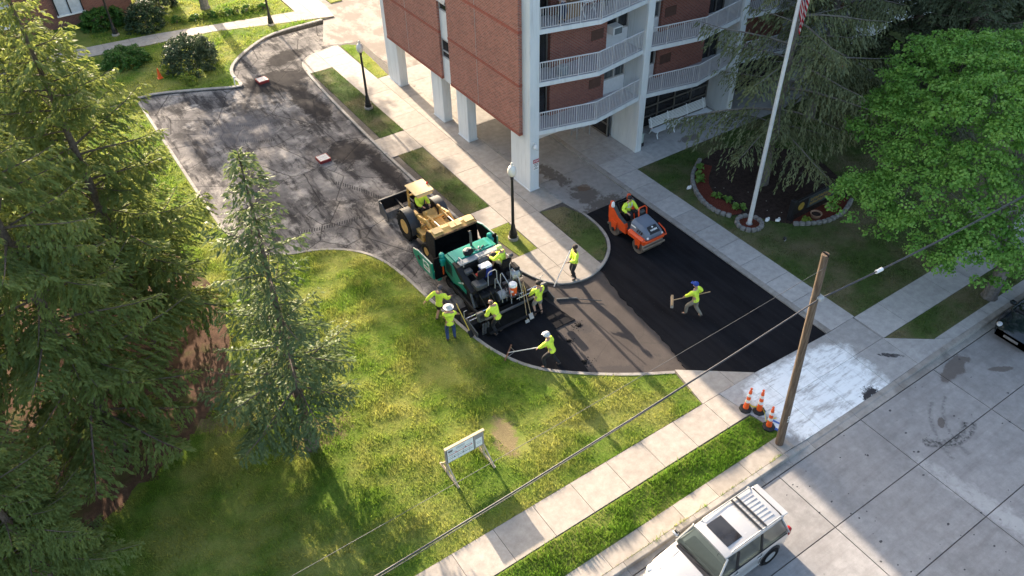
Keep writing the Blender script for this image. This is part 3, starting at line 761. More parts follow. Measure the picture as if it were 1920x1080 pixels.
M_RAIL = simple('pale_rail_paint', (.58, .57, .57), .5, var=.08)
M_FLOOR = simple('balcony_floor', (.46, .43, .45), .85, var=.1, scale=3, obj=False)
s = NT('dark_glass'); v = s.pos()
M_GLASS = s.finish(s.ramp(s.noise(s.pos((1, 1, .6)), .9, 3), (.4, (.012, .012, .014)), (.6, (.03, .03, .032))), .07, 0, None, .6)
s = NT('curtained_glass')
M_GLASS2 = s.finish(s.ramp(s.noise(s.pos((9, 9, .2)), 1.0, 2), (.4, (.045, .05, .055)), (.6, (.13, .14, .14))), .1, 0, None, .6)
M_FRAME = simple('window_frame', (.42, .40, .38), .5, var=.06)
M_DKFR = simple('storefront_frame', (.20, .185, .165), .45, var=.08, metal=.3)
M_BRVENT = simple('brown_vent', (.10, .048, .034), .7, var=.15)
M_PANEL = simple('white_infill_panel', (.68, .69, .69), .6, var=.05)

B = thing('apartment_building', 'tall white concrete apartment block with red brick walls, curved balconies and open ground floor', 'building', (19.4, 27.85, 0))
BO = Vector((19.4, 27.85, 0))
def bp(name, mb, mat, parent=None, smooth=False):
    """part of the building given in world coordinates"""
    me = mb.mesh(name, smooth)
    me.transform(Matrix.Translation(-BO))
    return ob(name, me, mat, parent or B)
def wbox(x0, x1, y0, y1, z0, z1, bev=0): return MB().box(((x0 + x1) / 2, (y0 + y1) / 2, (z0 + z1) / 2), (x1 - x0, y1 - y0, z1 - z0), None, bev)
TOP = 18.5
LV_ = [3.07, 5.64, 8.2, 10.77, 13.34, 15.9]
for y0, y1, zt in ((27.85, 29.55, TOP), (33.8, 34.9, 3.02), (36.5, 37.7, 3.02), (41.9, 43.45, TOP)):
    bp('column', wbox(19.4, 19.95, y0, y1, -.1, zt, .02), M_WHITE)
    bp('column_base', wbox(19.37, 19.98, y0 - .03, y1 + .03, -.1, .06), M_WHITE)
for x0 in (26.2, 33.0, 39.6):
    bp('pier', wbox(x0, x0 + .33, 27.62, 29.72, -.1, TOP, .015), M_WHITE)
    bp('pier_edge', wbox(x0 - .04, x0 + .37, 27.56, 27.78, -.1, TOP, .02), M_WHITE)
for x0 in (20.0, 26.35):                     # core behind the facade, run on unseen at right to shade the lawn
    bp('core_wall', wbox(x0 if x0 > 21 else 19.62, 26.3 if x0 < 21 else 95, 29.75, 43.3, (3.05 if x0 < 21 else -.1), TOP), M_WHITE)
bp('roof', wbox(19.3, 95, 27.6, 43.5, TOP, TOP + .35), M_WHITE)  # right end stretched out of view so its shade covers the far lawn
bp('soffit', wbox(19.55, 26.2, 28.0, 43.4, 2.80, 3.04), M_SOFF)
for y in (30.6, 34.35, 37.1, 40.2): bp('soffit_beam', wbox(19.96, 26.1, y - .2, y + .2, 2.52, 2.8), M_SOFF)
# brick side panels, one per storey
for zi, z in enumerate(LV_):
    zb = 3.0 + 2.6 * zi; zt = min(TOP, zb + 2.6)
    for y0, y1 in ((28.48, 35.03), (36.0, 42.55)):
        pnl = bp('brick_panel', wbox(19.2, 19.6, y0, y1, zb + .14, zt - .012), M_BRX)
        bp('soldier_course', wbox(19.185, 19.59, y0 - .012, y1 + .012, zb, zb + .13), M_SOLD, pnl)
        if zi < 3: bp('expansion_joint', wbox(19.19, 19.3, (y0 + y1) / 2 + .45, (y0 + y1) / 2 + .465, zb + .14, zt - .012), M_FRAME, pnl)
    bp('infill_panel', wbox(19.33, 19.6, 35.03, 36.0, zb - .1, zb + 1.3), M_PANEL)
    bp('infill_panel', wbox(19.34, 19.6, 35.03, 36.0, zb + 2.35, zt - .1), M_PANEL)
    w = bp('window', wbox(19.37, 19.5, 35.08, 35.95, zb + 1.34, zb + 2.32), M_GLASS)
    fr = MB()
    for y in (35.05, 35.95): fr.box((19.36, y, zb + 1.83), (.09, .05, 1.04))
    for zz in (zb + 1.33, zb + 1.68, zb + 2.32): fr.box((19.36, 35.5, zz), (.09, .92, .045))
    bp('window_frame', fr, M_FRAME, w)
    if zi == 1:
        sash = MB().box((19.24, 35.5, zb + 2.06), (.035, .86, .5), Euler((0, R(22), 0)))
        bp('open_sash', sash, M_FRAME, w)
# balconies
nbal = [0]
bal_me = {}
def balcony(pts, z, single, mirror):
    """slab with bent front edge through three points, railing on top"""
    (xa, ya), (xb, yb), (xc, yc) = pts
    sl = bp('balcony_slab', MB().prism([pts[0], pts[1], pts[2], (xc, 29.7), (xa, 29.7)], z, z + .21), M_WHITE)
    bp('balcony_floor', MB().prism([(xa + .02, ya + .05), (xb, yb + .05), (xc - .02, yc + .05), (xc - .02, 29.0), (xa + .02, 29.0)], z + .2, z + .216), M_FLOOR, sl)
    zt = z + 1.19
    ra = bp('railing', MB().tube([(xa + .02, ya + .04, zt), (xb, yb + .04, zt), (xc - .02, yc + .04, zt)], .032, 6), M_RAIL)
    low = MB().bar((xa + .02, ya + .04, z + .29), (xb, yb + .04, z + .29), .03, .03); low.bar((xb, yb + .04, z + .29), (xc - .02, yc + .04, z + .29), .03, .03)
    bp('bottom_rail', low, M_RAIL, ra)
    joined = MB()
    for (p, q) in (((xa, ya), (xb, yb)), ((xb, yb), (xc, yc))):
        L = math.hypot(q[0] - p[0], q[1] - p[1]); n = int(L / .118)
        for k in range(n):
            t = (k + .5) / n; x, y = p[0] + (q[0] - p[0]) * t, p[1] + (q[1] - p[1]) * t + .04
            post = k % 8 == 0
            if post:
                bp('rail_post', MB().box((x, y, z + .68), (.042, .042, 1.0)), M_RAIL, ra)
            elif single:
                me = bal_me.get('b')
                if me is None:
                    me = bal_me['b'] = MB().box((0, 0, 0), (.024, .024, .88)).mesh('baluster'); me.materials.append(M_RAIL)
                o = ob('baluster', me, M_RAIL, ra); o.location = Vector((x, y, z + .74)) - BO; nbal[0] += 1
            else: joined.box((x, y, z + .74), (.024, .024, .88))
    if joined.v:
        o = bp('baluster_row', joined, M_RAIL, ra); o['kind'] = 'stuff'
    return sl
bays = [((19.96, 27.88), (22.9, 27.16), (26.17, 27.72)), ((26.55, 27.72), (29.75, 27.12), (32.98, 27.72)), ((33.35, 27.72), (36.4, 27.12), (39.58, 27.72)), ((39.95, 27.72), (43.0, 27.12), (46.2, 27.72))]
for bi, pts in enumerate(bays):
    x0, x1 = pts[0][0], pts[2][0]
    for zi, z in enumerate(LV_):
        if bi > 1 and zi > 3: continue
        single = (bi == 0 and zi < 3) or (bi == 1 and zi < 2)
        balcony(pts, z, single, bi % 2)
        f0, f1 = z + .205, z + 2.57
        m = (bi % 2 == 1)
        X = (lambda d: x1 - d) if m else (lambda d: x0 + d)      # distance from the door side
        def span(a, b): return (min(X(a), X(b)), max(X(a), X(b)))
        dx0, dx1 = span(.0, 1.25)
        dr = bp('balcony_door', wbox(dx0, dx1, 29.05, 29.15, f0, f1), M_GLASS)
        fr = MB()
        for d in (.02, .62, 1.22): fr.box((X(d), 29.02, (f0 + f1) / 2), (.05, .08, f1 - f0))
        bp('door_frame', fr, M_DKFR, dr)
        bx0, bx1 = span(1.3, 4.72)
        bw = bp('brick_wall', wbox(bx0, bx1, 28.82, 29.3, f0, f1), M_BRY)
        vx0, vx1 = span(3.75, 4.5)
        bp('wall_vent', wbox(vx0, vx1, 28.79, 28.84, f0 + .72, f0 + 1.22), M_BRVENT, bw)
        wx0, wx1 = span(4.74, x1 - x0)
        bp('infill_panel', wbox(wx0, wx1, 28.98, 29.3, f0, f0 + .8), M_PANEL)
        wn = bp('window', wbox(wx0, wx1, 29.04, 29.14, f0 + .8, f1), M_GLASS2 if (zi + bi) % 2 == 0 else M_GLASS)
        fr = MB(); wmid = (wx0 + wx1) / 2
        for x in (wx0 + .03, wmid, wx1 - .03): fr.box((x, 29.0, (f0 + .8 + f1) / 2), (.07, .1, f1 - f0 - .8))
        for zz in (f0 + .83, f0 + 1.62, f1 - .03): fr.box((wmid, 29.01, zz), (wx1 - wx0, .09, .06))
        bp('window_frame', fr, M_FRAME, wn)
# glazed ground floor behind the bench and along the passage
for k, (x0, x1) in enumerate(((26.56, 33.0), (33.36, 39.6), (39.97, 46))):
    gl = bp('storefront_glass', wbox(x0, x1, 29.32, 29.42, 0, 3.07), M_GLASS)
    n = 5
    for i in range(n + 1): bp('mullion', MB().box((x0 + .03 + (x1 - x0 - .06) * i / n, 29.29, 1.5), (.06, .09, 3.05)), M_DKFR, gl)
    for zz in (.05, .72, 1.32, 2.25): bp('transom', MB().box(((x0 + x1) / 2, 29.285, zz), (x1 - x0, .08, .06)), M_DKFR, gl)
gl = bp('storefront_glass', wbox(26.02, 26.1, 29.74, 43.2, 0, 2.8), M_GLASS)
for i in range(9): bp('mullion', MB().box((26.0, 29.8 + i * 1.66, 1.4), (.09, .06, 2.8)), M_DKFR, gl)
for zz in (.05, .75, 1.6): bp('transom', MB().box((25.995, 36.4, zz), (.08, 13.3, .06)), M_DKFR, gl)

# ------------------------------------------------------------------ things fixed to or standing by the building
M_RED = simple('sign_red', (.42, .02, .035), .45, var=.05); M_SIGNW = simple('sign_white', (.78, .78, .77), .45, var=.03); M_BLK = simple('black_paint', (.012, .012, .014), .45, var=.2)
def text_mesh(txt, size, mat, parent, loc, rot, name='lettering', bold=.0, ext=.002):
    cu = bpy.data.curves.new(name, 'FONT'); cu.body = txt; cu.size = size; cu.align_x = 'CENTER'; cu.align_y = 'CENTER'; cu.extrude = ext; cu.offset = bold
    cu.resolution_u = 2
    t = bpy.data.objects.new(name, cu); COL.objects.link(t)
    dg = bpy.context.evaluated_depsgraph_get()
    me = bpy.data.meshes.new_from_object(t.evaluated_get(dg))
    bpy.data.objects.remove(t); bpy.data.curves.remove(cu)
    me.materials.clear(); me.materials.append(mat); me.name = name
    o = bpy.data.objects.new(name, me); COL.objects.link(o); o.parent = parent; o.location = loc; o.rotation_euler = rot
    return o
t = thing('stop_sign', 'small red and white STOP notice fixed to the white corner column', 'sign', (19.74, 27.84, 1.35))
ob('plate', MB().box((0, -.012, .16), (.36, .016, .62), None, .006), M_SIGNW, t)
ob('red_band', MB().box((0, -.0225, .365), (.355, .008, .2)), M_RED, t)
text_mesh('STOP', .13, M_SIGNW, t, (0, -.029, .365), (R(90), 0, 0), bold=.004)
for k, w in enumerate((.24, .27, .1, .26)):
    ob('text_line', MB().box((0, -.0225, .2 - k * .09), (w, .006, .028)), M_BLK, t)
t = thing('security_camera', 'white dome security camera with conduit on the corner column', 'camera', (19.62, 27.85, 2.7))
ob('bracket', MB().tube([(0, 0, .1), (0, -.16, .12), (0, -.16, .02)], .025, 8), M_SIGNW, t, True)
ob('housing', MB().lathe([(0, .04), (.05, .03), (.12, -.06), (.12, -.1), (.09, -.15), (0, -.18)], 14, (0, -.16, 0)), M_SIGNW, t, True)
ob('conduit', MB().tube([(.05, -.01, 0), (.06, -.012, -.3), (.2, -.012, -.42), (.3, -.012, -.4)], .008, 5), M_FRAME, t)
M_ACGR = simple('aircon_grille', (.13, .15, .16), .5); M_ACW = simple('aircon_white', (.72, .73, .72), .4, var=.04)
t = thing('window_air_conditioner', 'white window air conditioner sticking out over the middle balcony', 'air conditioner', (25.05, 28.95, 6.72))
ob('casing', MB().box((0, -.27, .17), (.58, .55, .40), None, .02), M_ACW, t)
ob('grille', MB().box((0, -.553, .17), (.46, .02, .30)), M_ACGR, t)
t = thing('condenser_unit', 'grey cooler box standing on the middle balcony floor', 'cooler', (21.35, 27.95, 5.852))
ob('case', MB().box((0, 0, .2), (.46, .34, .4), None, .03), simple('grey_case', (.2, .24, .27), .5), t); ob('lid', MB().box((0, 0, .43), (.48, .36, .06), None, .02), simple('grey_lid', (.32, .36, .38), .5), t)
t = thing('utility_cabinet', 'small pale green utility cabinet against the foot of the white pier', 'cabinet', (26.82, 28.1, .003))
ob('plinth', MB().box((0, 0, .1), (.38, .5, .2)), M_BLK, t); ob('case', MB().box((0, 0, .46), (.36, .48, .52), None, .03), simple('pale_green_case', (.38, .45, .42), .55), t); ob('lid', MB().box((0, 0, .745), (.4, .52, .05), None, .015), simple('pale_green_case', (.38, .45, .42)), t)
# white slatted bench
M_BENCH = simple('bench_white', (.74, .76, .77), .5, var=.04)
t = thing('slatted_bench', 'long white slatted bench with back in front of the dark glazing', 'bench', (30.1, 28.35, .003))
L = 4.3
for k in range(6): ob('seat_slat', MB().box((0, -.36 + k * .085, .43 - k * .006), (L, .062, .03), None, .008), M_BENCH, t)
for k in range(7): ob('back_slat', MB().box((0, .155 + k * .022, .50 + k * .075), (L, .025, .055), Euler((R(-16), 0, 0)), .007), M_BENCH, t)
for x in (-L / 2 + .18, -L / 6, L / 6, L / 2 - .18):
    m = MB(); m.tube([(x, -.40, 0), (x, -.30, .2), (x, -.38, .41), (x, .1, .38), (x, .14, .45), (x, .34, 1.02)], .032, 6); m.tube([(x, .12, .38), (x, .2, .2), (x, .34, 0)], .032, 6)
    ob('leg_frame', m, M_BENCH, t, True)
# metal rack below the balcony
t = thing('tubular_rack', 'grey tubular metal seat frame under the first balcony', 'bench', (24.9, 30.8, .003))
M_GALV = simple('galvanised', (.42, .44, .46), .4, metal=.6, var=.1)
for x in (-.45, .45): ob('hoop', MB().tube([(x, -.25, 0), (x, -.25, .62), (x, -.2, .72), (x, .2, .72), (x, .25, .62), (x, .25, 0)], .035, 8), M_GALV, t, True)
ob('top_board', MB().box((0, 0, .6), (1.3, .4, .05)), simple('grey_board', (.33, .35, .38), .6), t)
for k, x in enumerate((20.5,)):
    pass
# things on the upper balcony
t = thing('balcony_table', 'small white folding table on the top visible balcony', 'table', (22.75, 28.0, 8.415))
ob('table_top', MB().box((0, 0, .7), (.8, .55, .035), None, .01), M_ACW, t)
for x in (-.32, .32):
    ob('leg', MB().bar((x, -.22, 0), (x, .22, .69), .03), M_ACW, t); ob('leg', MB().bar((x, .22, 0), (x, -.22, .69), .03), M_ACW, t)
t = thing('balcony_chair', 'black chair beside the white table on the top balcony', 'chair', (23.9, 28.05, 8.415))
ob('seat', MB().box((0, 0, .44), (.46, .44, .05), None, .015), M_BLK, t); ob('backrest', MB().box((0, .22, .75), (.46, .04, .5), None, .012), M_BLK, t)
for x in (-.2, .2):
    for y in (-.19, .19): ob('leg', MB().box((x, y, .21), (.03, .03, .42)), M_BLK, t)
t = thing('wooden_crate', 'tan wooden box behind the top balcony railing', 'crate', (21.9, 28.3, 8.415))
ob('body', MB().box((0, 0, .33), (.95, .5, .66), None, .01), simple('tan_wood', (.26, .17, .10), .8, var=.2), t); ob('lid', MB().box((0, 0, .68), (1.0, .55, .04)), simple('tan_wood', (.26, .17, .10)), t)

# ------------------------------------------------------------------ brick house at the far left
H2 = thing('brick_house', 'low dark red brick building with white windows behind the hedges', 'building', (-6, 64.2, 0))
def hp(name, mb, mat, parent=None):
    me = mb.mesh(name); me.transform(Matrix.Translation((6, -64.2, 0))); return ob(name, me, mat, parent or H2)
hp('wall', wbox(-30, 8.9, 64.2, 80, -.1, 5.2), M_TAN)
hp('roof', wbox(-30.3, 9.2, 63.9, 80.3, 5.2, 5.5), M_FRAME)
for k in range(5):
    x = 5.6 - k * 4.4
    w = hp('window', wbox(x - 1.7, x, 64.1, 64.22, .9, 2.6), simple('bright_glazing', (.45, .5, .55), .15, var=.1))
    for xx in (x - 1.7, x - .85, x): hp('frame', wbox(xx - .04, xx + .04, 64.05, 64.16, .9, 2.6), M_BLK, w)
    hp('sill', wbox(x - 1.8, x + .1, 64.0, 64.2, .8, .9), M_SIGNW, w)
# ================================================================== TREES AND PLANTS
def m_leaf(name, dark, light, trans=.35, sc=1.2, tint=None, brown=0):
    s = NT(name); v = s.pos()
    n1 = s.noise(v, sc, 4, .6); n2 = s.noise(v, 14, 2, .6)
    c = s.ramp(n1, (.32, dark), (.68, light))
    c = s.mix(.7, c, s.ramp(n2, (.25, .28), (.75, .74)), 'OVERLAY')
    if brown: c = s.mix(s.math('MULTIPLY', s.ramp(s.noise(s.pos(loc=(3, 9, 1)), 2.4, 4, .7), (.58, 0), (.7, 1)), brown), c, (.13, .085, .045))
    return s.finish(c, .55, 0, None, .3, trans=trans, tcol=s.mix(.5, c, tint) if tint else c)
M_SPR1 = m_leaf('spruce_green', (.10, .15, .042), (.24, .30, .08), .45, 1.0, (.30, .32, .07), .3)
M_SPR2 = m_leaf('spruce_blue_green', (.075, .12, .052), (.155, .205, .078), .35, 1.1, (.22, .27, .08))
M_SPR3 = m_leaf('spruce_olive', (.11, .135, .065), (.20, .22, .10), .25, 1.0, (.2, .2, .08), .25)
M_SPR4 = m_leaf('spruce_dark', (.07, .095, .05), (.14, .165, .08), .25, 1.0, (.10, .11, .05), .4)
M_MAPLE = m_leaf('maple_leaves', (.085, .22, .03), (.25, .44, .085), .33, 1.5, (.2, .4, .05))
M_FARLF = m_leaf('far_tree_leaves', (.05, .09, .02), (.11, .16, .04), .35)
M_BARK = simple('spruce_bark', (.125, .095, .075), .95, var=.4, scale=9, bump=.8, bscale=25)
M_BARK2 = simple('grey_bark', (.15, .135, .12), .95, var=.35, scale=8, bump=.8, bscale=22)

def norm(a): return a / np.maximum(1e-9, np.linalg.norm(a, axis=-1, keepdims=True))
def cards(P, D, L, W, rg, upbias=.6):
    """diamond cards: base P, direction D, length L, half width W -> verts (n,4,3)"""
    n = len(P)
    U = rg.normal(size=(n, 3)) * (1 - upbias); U[:, 2] += upbias
    S = norm(np.cross(D, U))
    V = np.empty((n, 4, 3), np.float32)
    V[:, 0] = P; V[:, 2] = P + D * L[:, None]
    m = P + D * (L * .45)[:, None]
    V[:, 1] = m + S * W[:, None]; V[:, 3] = m - S * W[:, None]
    return V
def spruce(h, r, z0, seed, hang=.35, dz=.42, nper=6, up=.12, droop=.42, lean=(0, 0), card=(.24, .05), keep=1.0, power=.85, gap=None, trunk_r=None, bias=(0, 0), spl=.45, step=.075):
    rg = np.random.default_rng(seed); V = []; limbs = MB()
    z = z0; tr = trunk_r or h * .0135 + .05
    def axis(zz): return np.array([lean[0] * zz / h, lean[1] * zz / h, zz])
    trk = MB(); trk.tube([tuple(axis(h * k / 9) + np.array([0, 0, -.15 if k == 0 else 0])) for k in range(10)], [tr * (1.35 if k == 0 else 1) * (1 - k / 9 * .93) for k in range(10)], 10)
    while z < h - .15:
        f = (z - z0) / (h - z0)
        Lm = r * ((1 - f) ** power) * (1.0 if f > .1 else .75 + 2.5 * f) + .12
        k = max(3, int(nper * (1 - .35 * f)))
        a0 = rg.uniform(0, 2 * PI)
        for i in range(k):
            if rg.random() > keep: continue
            a = a0 + 2 * PI * i / k + rg.normal(0, .22); L = Lm * rg.uniform(.6, 1.25) * (1 + bias[0] * math.cos(a - bias[1]) * (1 - f))
            if gap and gap[0] < z < gap[1] and rg.random() < gap[2]: L *= .45
            zb = z + rg.uniform(-.2, .2)
            d = np.array([math.cos(a), math.sin(a), 0.]); sd_ = np.array([-d[1], d[0], 0.])
            u_ = (up + .35 * f) + rg.normal(0, .06); dr = droop * (1 - .5 * f) * rg.uniform(.75, 1.25)
            def pt(t):
                t = np.asarray(t)[..., None]
                return axis(zb) + d * (L * t) + np.array([0, 0, 1.]) * (L * (u_ * t - dr * t ** 2 + .16 * t ** 4))
            ts = np.linspace(0, 1, 5)
            pp = pt(ts); limbs.tube([tuple(q) for q in pp], [max(.008, .012 * L + .012) * (1 - .85 * t) for t in ts], 4, False)
            nb = max(4, int(L / .17))
            tj = np.linspace(.16 if L > 1 else .05, .985, nb) + rg.uniform(-.01, .01, nb)
            for sgn in (-1, 1):
                base = pt(tj)
                l2 = (.36 * L + .16) * (1 - tj) ** .75 + .16; l2 *= rg.uniform(.75, 1.2, nb)
                ang = R(52) + rg.normal(0, .14, nb)
                dir2 = d[None] * np.cos(ang)[:, None] + sd_[None] * (np.sin(ang) * sgn)[:, None]
                dir2[:, 2] += -hang * .5 + rg.normal(0, .1, nb)
                m = np.maximum(2, (l2 / step).astype(int))
                idx = np.repeat(np.arange(nb), m)
                q = np.concatenate([(np.arange(c) + .5) / c for c in m])
                P = base[idx] + dir2[idx] * (l2[idx] * q)[:, None]
                P[:, 2] -= hang * .55 * (l2[idx] * q) ** 1.5
                s2 = np.where(rg.random(len(idx)) < .5, -1, 1)
                perp = np.stack([-dir2[idx][:, 1], dir2[idx][:, 0], np.zeros(len(idx))], 1)
                D = norm(dir2[idx] * .9 + perp * (s2 * rg.uniform(.1, .6, len(idx)))[:, None] + np.array([0, 0, -hang]) * rg.uniform(.2, 1.3, (len(idx), 1)) + rg.normal(0, .12, (len(idx), 3)))
                P += rg.normal(0, .02, P.shape)
                Lc = card[0] * rg.uniform(.65, 1.25, len(idx)); Wc = card[1] * rg.uniform(.7, 1.3, len(idx))
                V.append(cards(P, D, Lc, Wc, rg))
        z += dz * rg.uniform(.8, 1.2) * (1 - .35 * f)
    # leader
    n = 60; zz = rg.uniform(h - .9, h, n); a = rg.uniform(0, 2 * PI, n)
    D = norm(np.stack([np.cos(a) * .8, np.sin(a) * .8, np.full(n, .7)], 1))
    V.append(cards(np.array([axis(q) for q in zz]), D, .2 * np.ones(n), .04 * np.ones(n), rg))
    V = np.concatenate(V); n = len(V)
    return np_mesh('crown', V.reshape(-1, 3), np.arange(n * 4).reshape(-1, 4)), trk, limbs, n
def place_tree(name, label, cat, loc, parts, group=None, rz=0, scale=1):
    t = thing(name, label, cat, loc, rz, group); t.scale = (scale,) * 3
    for nm, me, mat in parts:
        q = ob(nm, me, mat, t)
        if nm == 'branch': q['kind'] = 'stuff'
    return t
cnt = 0
# hero spruce on the front lawn
c, trk, lb, n = spruce(11.6, 2.85, 2.2, 11, hang=.42, dz=.62, nper=7, droop=.26, lean=(.55, 1.15), card=(.2, .034), gap=(5.0, 8.0, .5), keep=.9, trunk_r=.2, bias=(.26, R(147)), step=.044); cnt += n
place_tree('spruce_tree', 'lone blue-green spruce with leaning bare trunk on the sunny lawn', 'tree', (3.67, 19.13, 0), [('trunk', trk, M_BARK), ('branch', lb, M_BARK), ('crown', c, M_SPR2)], 'spruces on the left lawn')
# group of tall spruces on the left
cA, tA, lA, n = spruce(15.5, 4.3, 1.7, 21, hang=.5, dz=.78, nper=7, droop=.26, card=(.21, .04), power=.8, keep=.88, step=.037); cnt += n
cB, tB, lB, n = spruce(17.5, 4.5, 2.2, 22, hang=.55, dz=.88, nper=7, droop=.30, card=(.21, .04), power=.8, keep=.86, step=.037); cnt += n
tA = tA.mesh('trunk'); lA = lA.mesh('branch'); tB = tB.mesh('trunk'); lB = lB.mesh('branch')
pA = [('trunk', tA, M_BARK), ('branch', lA, M_BARK), ('crown', cA, M_SPR1)]; pB = [('trunk', tB, M_BARK), ('branch', lB, M_BARK), ('crown', cB, M_SPR1)]
place_tree('spruce_tree', 'bushy sunlit spruce reaching out over the edge of the milled driveway', 'tree', (.6, 28.0, 0), pA, 'spruces on the left lawn', .4)
place_tree('spruce_tree', 'big dark spruce over the brown needle bed beside the lone spruce', 'tree', (-2.1, 23.2, 0), pB, 'spruces on the left lawn', 1.9, .95)
place_tree('spruce_tree', 'spruce behind the needle bed nearest the upper walk', 'tree', (-.9, 33.6, 0), pB, 'spruces on the left lawn', 4.1, 1.0)
place_tree('spruce_tree', 'tall spruce at the rear of the needle bed, behind the big dark one', 'tree', (-5.6, 28.6, 0), pA, 'spruces on the left lawn', 2.7, 1.12)
place_tree('spruce_tree', 'low-branched spruce at the street end of the needle bed', 'tree', (-6.9, 20.9, 0), pA, 'spruces on the left lawn', 5.2, .85)
place_tree('spruce_tree', 'short spruce nearest the front walk at the end of the needle bed', 'tree', (-5.0, 18.3, 0), pA, 'spruces on the left lawn', .9, .62)
# spruces in the shade of the building
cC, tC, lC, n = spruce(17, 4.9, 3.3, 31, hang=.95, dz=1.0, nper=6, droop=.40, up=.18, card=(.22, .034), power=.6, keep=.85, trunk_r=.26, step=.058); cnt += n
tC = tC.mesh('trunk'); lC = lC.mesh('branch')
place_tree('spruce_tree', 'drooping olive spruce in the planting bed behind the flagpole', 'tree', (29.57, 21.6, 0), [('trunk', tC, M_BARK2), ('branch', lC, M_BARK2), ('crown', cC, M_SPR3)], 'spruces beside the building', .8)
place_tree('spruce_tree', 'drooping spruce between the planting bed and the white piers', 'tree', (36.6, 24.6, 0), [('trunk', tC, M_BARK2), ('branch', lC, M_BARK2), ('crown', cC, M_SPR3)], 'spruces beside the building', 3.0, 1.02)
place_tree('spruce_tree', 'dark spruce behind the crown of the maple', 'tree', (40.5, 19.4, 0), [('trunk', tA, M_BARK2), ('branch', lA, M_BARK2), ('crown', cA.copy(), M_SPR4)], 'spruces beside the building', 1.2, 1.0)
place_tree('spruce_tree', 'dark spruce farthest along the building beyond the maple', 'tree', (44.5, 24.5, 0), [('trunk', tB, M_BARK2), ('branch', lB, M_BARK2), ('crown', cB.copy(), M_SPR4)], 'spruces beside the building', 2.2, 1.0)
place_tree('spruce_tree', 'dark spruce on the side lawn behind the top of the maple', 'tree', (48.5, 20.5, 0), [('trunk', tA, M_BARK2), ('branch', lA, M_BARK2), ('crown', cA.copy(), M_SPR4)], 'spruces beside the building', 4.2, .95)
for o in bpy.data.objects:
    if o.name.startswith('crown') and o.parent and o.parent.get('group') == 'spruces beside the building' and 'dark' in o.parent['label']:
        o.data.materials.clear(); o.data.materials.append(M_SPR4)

def leaf_cloud(name, centers, radii, per, size, rg, flat=.5, aspect=.62, shell=.45):
    """leaf quads spread through flattened clumps"""
    n = len(centers); idx = np.repeat(np.arange(n), per); m = len(idx)
    d = norm(rg.normal(size=(m, 3))); d[:, 2] = np.abs(d[:, 2]) * .9 - .25
    rr = rg.uniform(shell, 1, m)
    P = centers[idx] + d * radii[idx] * rr[:, None]
    Nn = norm(d * .6 + np.array([0, 0, flat]) + rg.normal(0, .45, (m, 3)))
    a = norm(np.cross(Nn, rg.normal(size=(m, 3))))
    L = size * rg.uniform(.65, 1.3, m); W = L * aspect * .5
    b = np.cross(Nn, a)
    V = np.empty((m, 4, 3), np.float32)
    V[:, 0] = P - a * (L / 2)[:, None]; V[:, 2] = P + a * (L / 2)[:, None] - Nn * (L * .15)[:, None]
    V[:, 1] = P + b * W[:, None] + a * (L * .08)[:, None]; V[:, 3] = P - b * W[:, None] + a * (L * .08)[:, None]
    return np_mesh(name, V.reshape(-1, 3), np.arange(m * 4).reshape(-1, 4)), m
def lumpy(rg, n, lobes, c, r, inner=.0):
    """cluster centres on a lobed crown"""
    P = []
    L = [(np.array(q[:3]), q[3]) for q in lobes]
    w = np.array([q[1] ** 2 for q in L]); w = w / w.sum()
    which = rg.choice(len(L), n, p=w)
    d = norm(rg.normal(size=(n, 3))); d[:, 2] = np.where(d[:, 2] < -.35, -d[:, 2], d[:, 2])
    rad = np.where(rg.random(n) < inner, rg.uniform(.2, .8, n), rg.uniform(.82, 1.05, n))
    C = np.array([L[i][0] for i in which]); Rr = np.array([L[i][1] for i in which])
    P = C + d * (Rr * rad)[:, None] * np.array([1, 1, .82])
    # drop centres buried deep in another lobe
    keep = np.ones(n, bool)
    for k, (lc, lr) in enumerate(L):
        dd = np.linalg.norm((P - lc) / np.array([1, 1, .82]), axis=1)
        keep &= ~((dd < lr * .72) & (which != k) & (rg.random(n) > .15))
    return P[keep]
def limb_tree(base, lobes, tr, rg, fork=.28, extra=()):
    trk = MB(); top = np.array(base) + np.array([0, 0, 1.]) * fork
    mid = (np.array(base) + top) / 2
    trk.tube([(base[0], base[1], base[2] - .15), (base[0], base[1], base[2] + .15), tuple(mid), tuple(top)], [tr * 1.5, tr * 1.1, tr, tr * .9], 10)
    br = MB()
    for q in lobes:
        e = np.array(q[:3]); a = top - np.array([0, 0, .3]); m1 = a + (e - a) * .45 + np.array([0, 0, .35])
        br.tube([tuple(a), tuple(m1), tuple(e), tuple(e + np.array([0, 0, q[3] * .6]))], [tr * .3, tr * .16, tr * .08, .015], 6)
        for k in range(4):
            dd = norm(rg.normal(size=3)); dd[2] = abs(dd[2]) * .5
            br.tube([tuple(m1), tuple(e * .5 + m1 * .5 + dd * q[3] * .3), tuple(e + dd * q[3] * .8)], [tr * .09, tr * .05, .01], 5)
    return trk, br
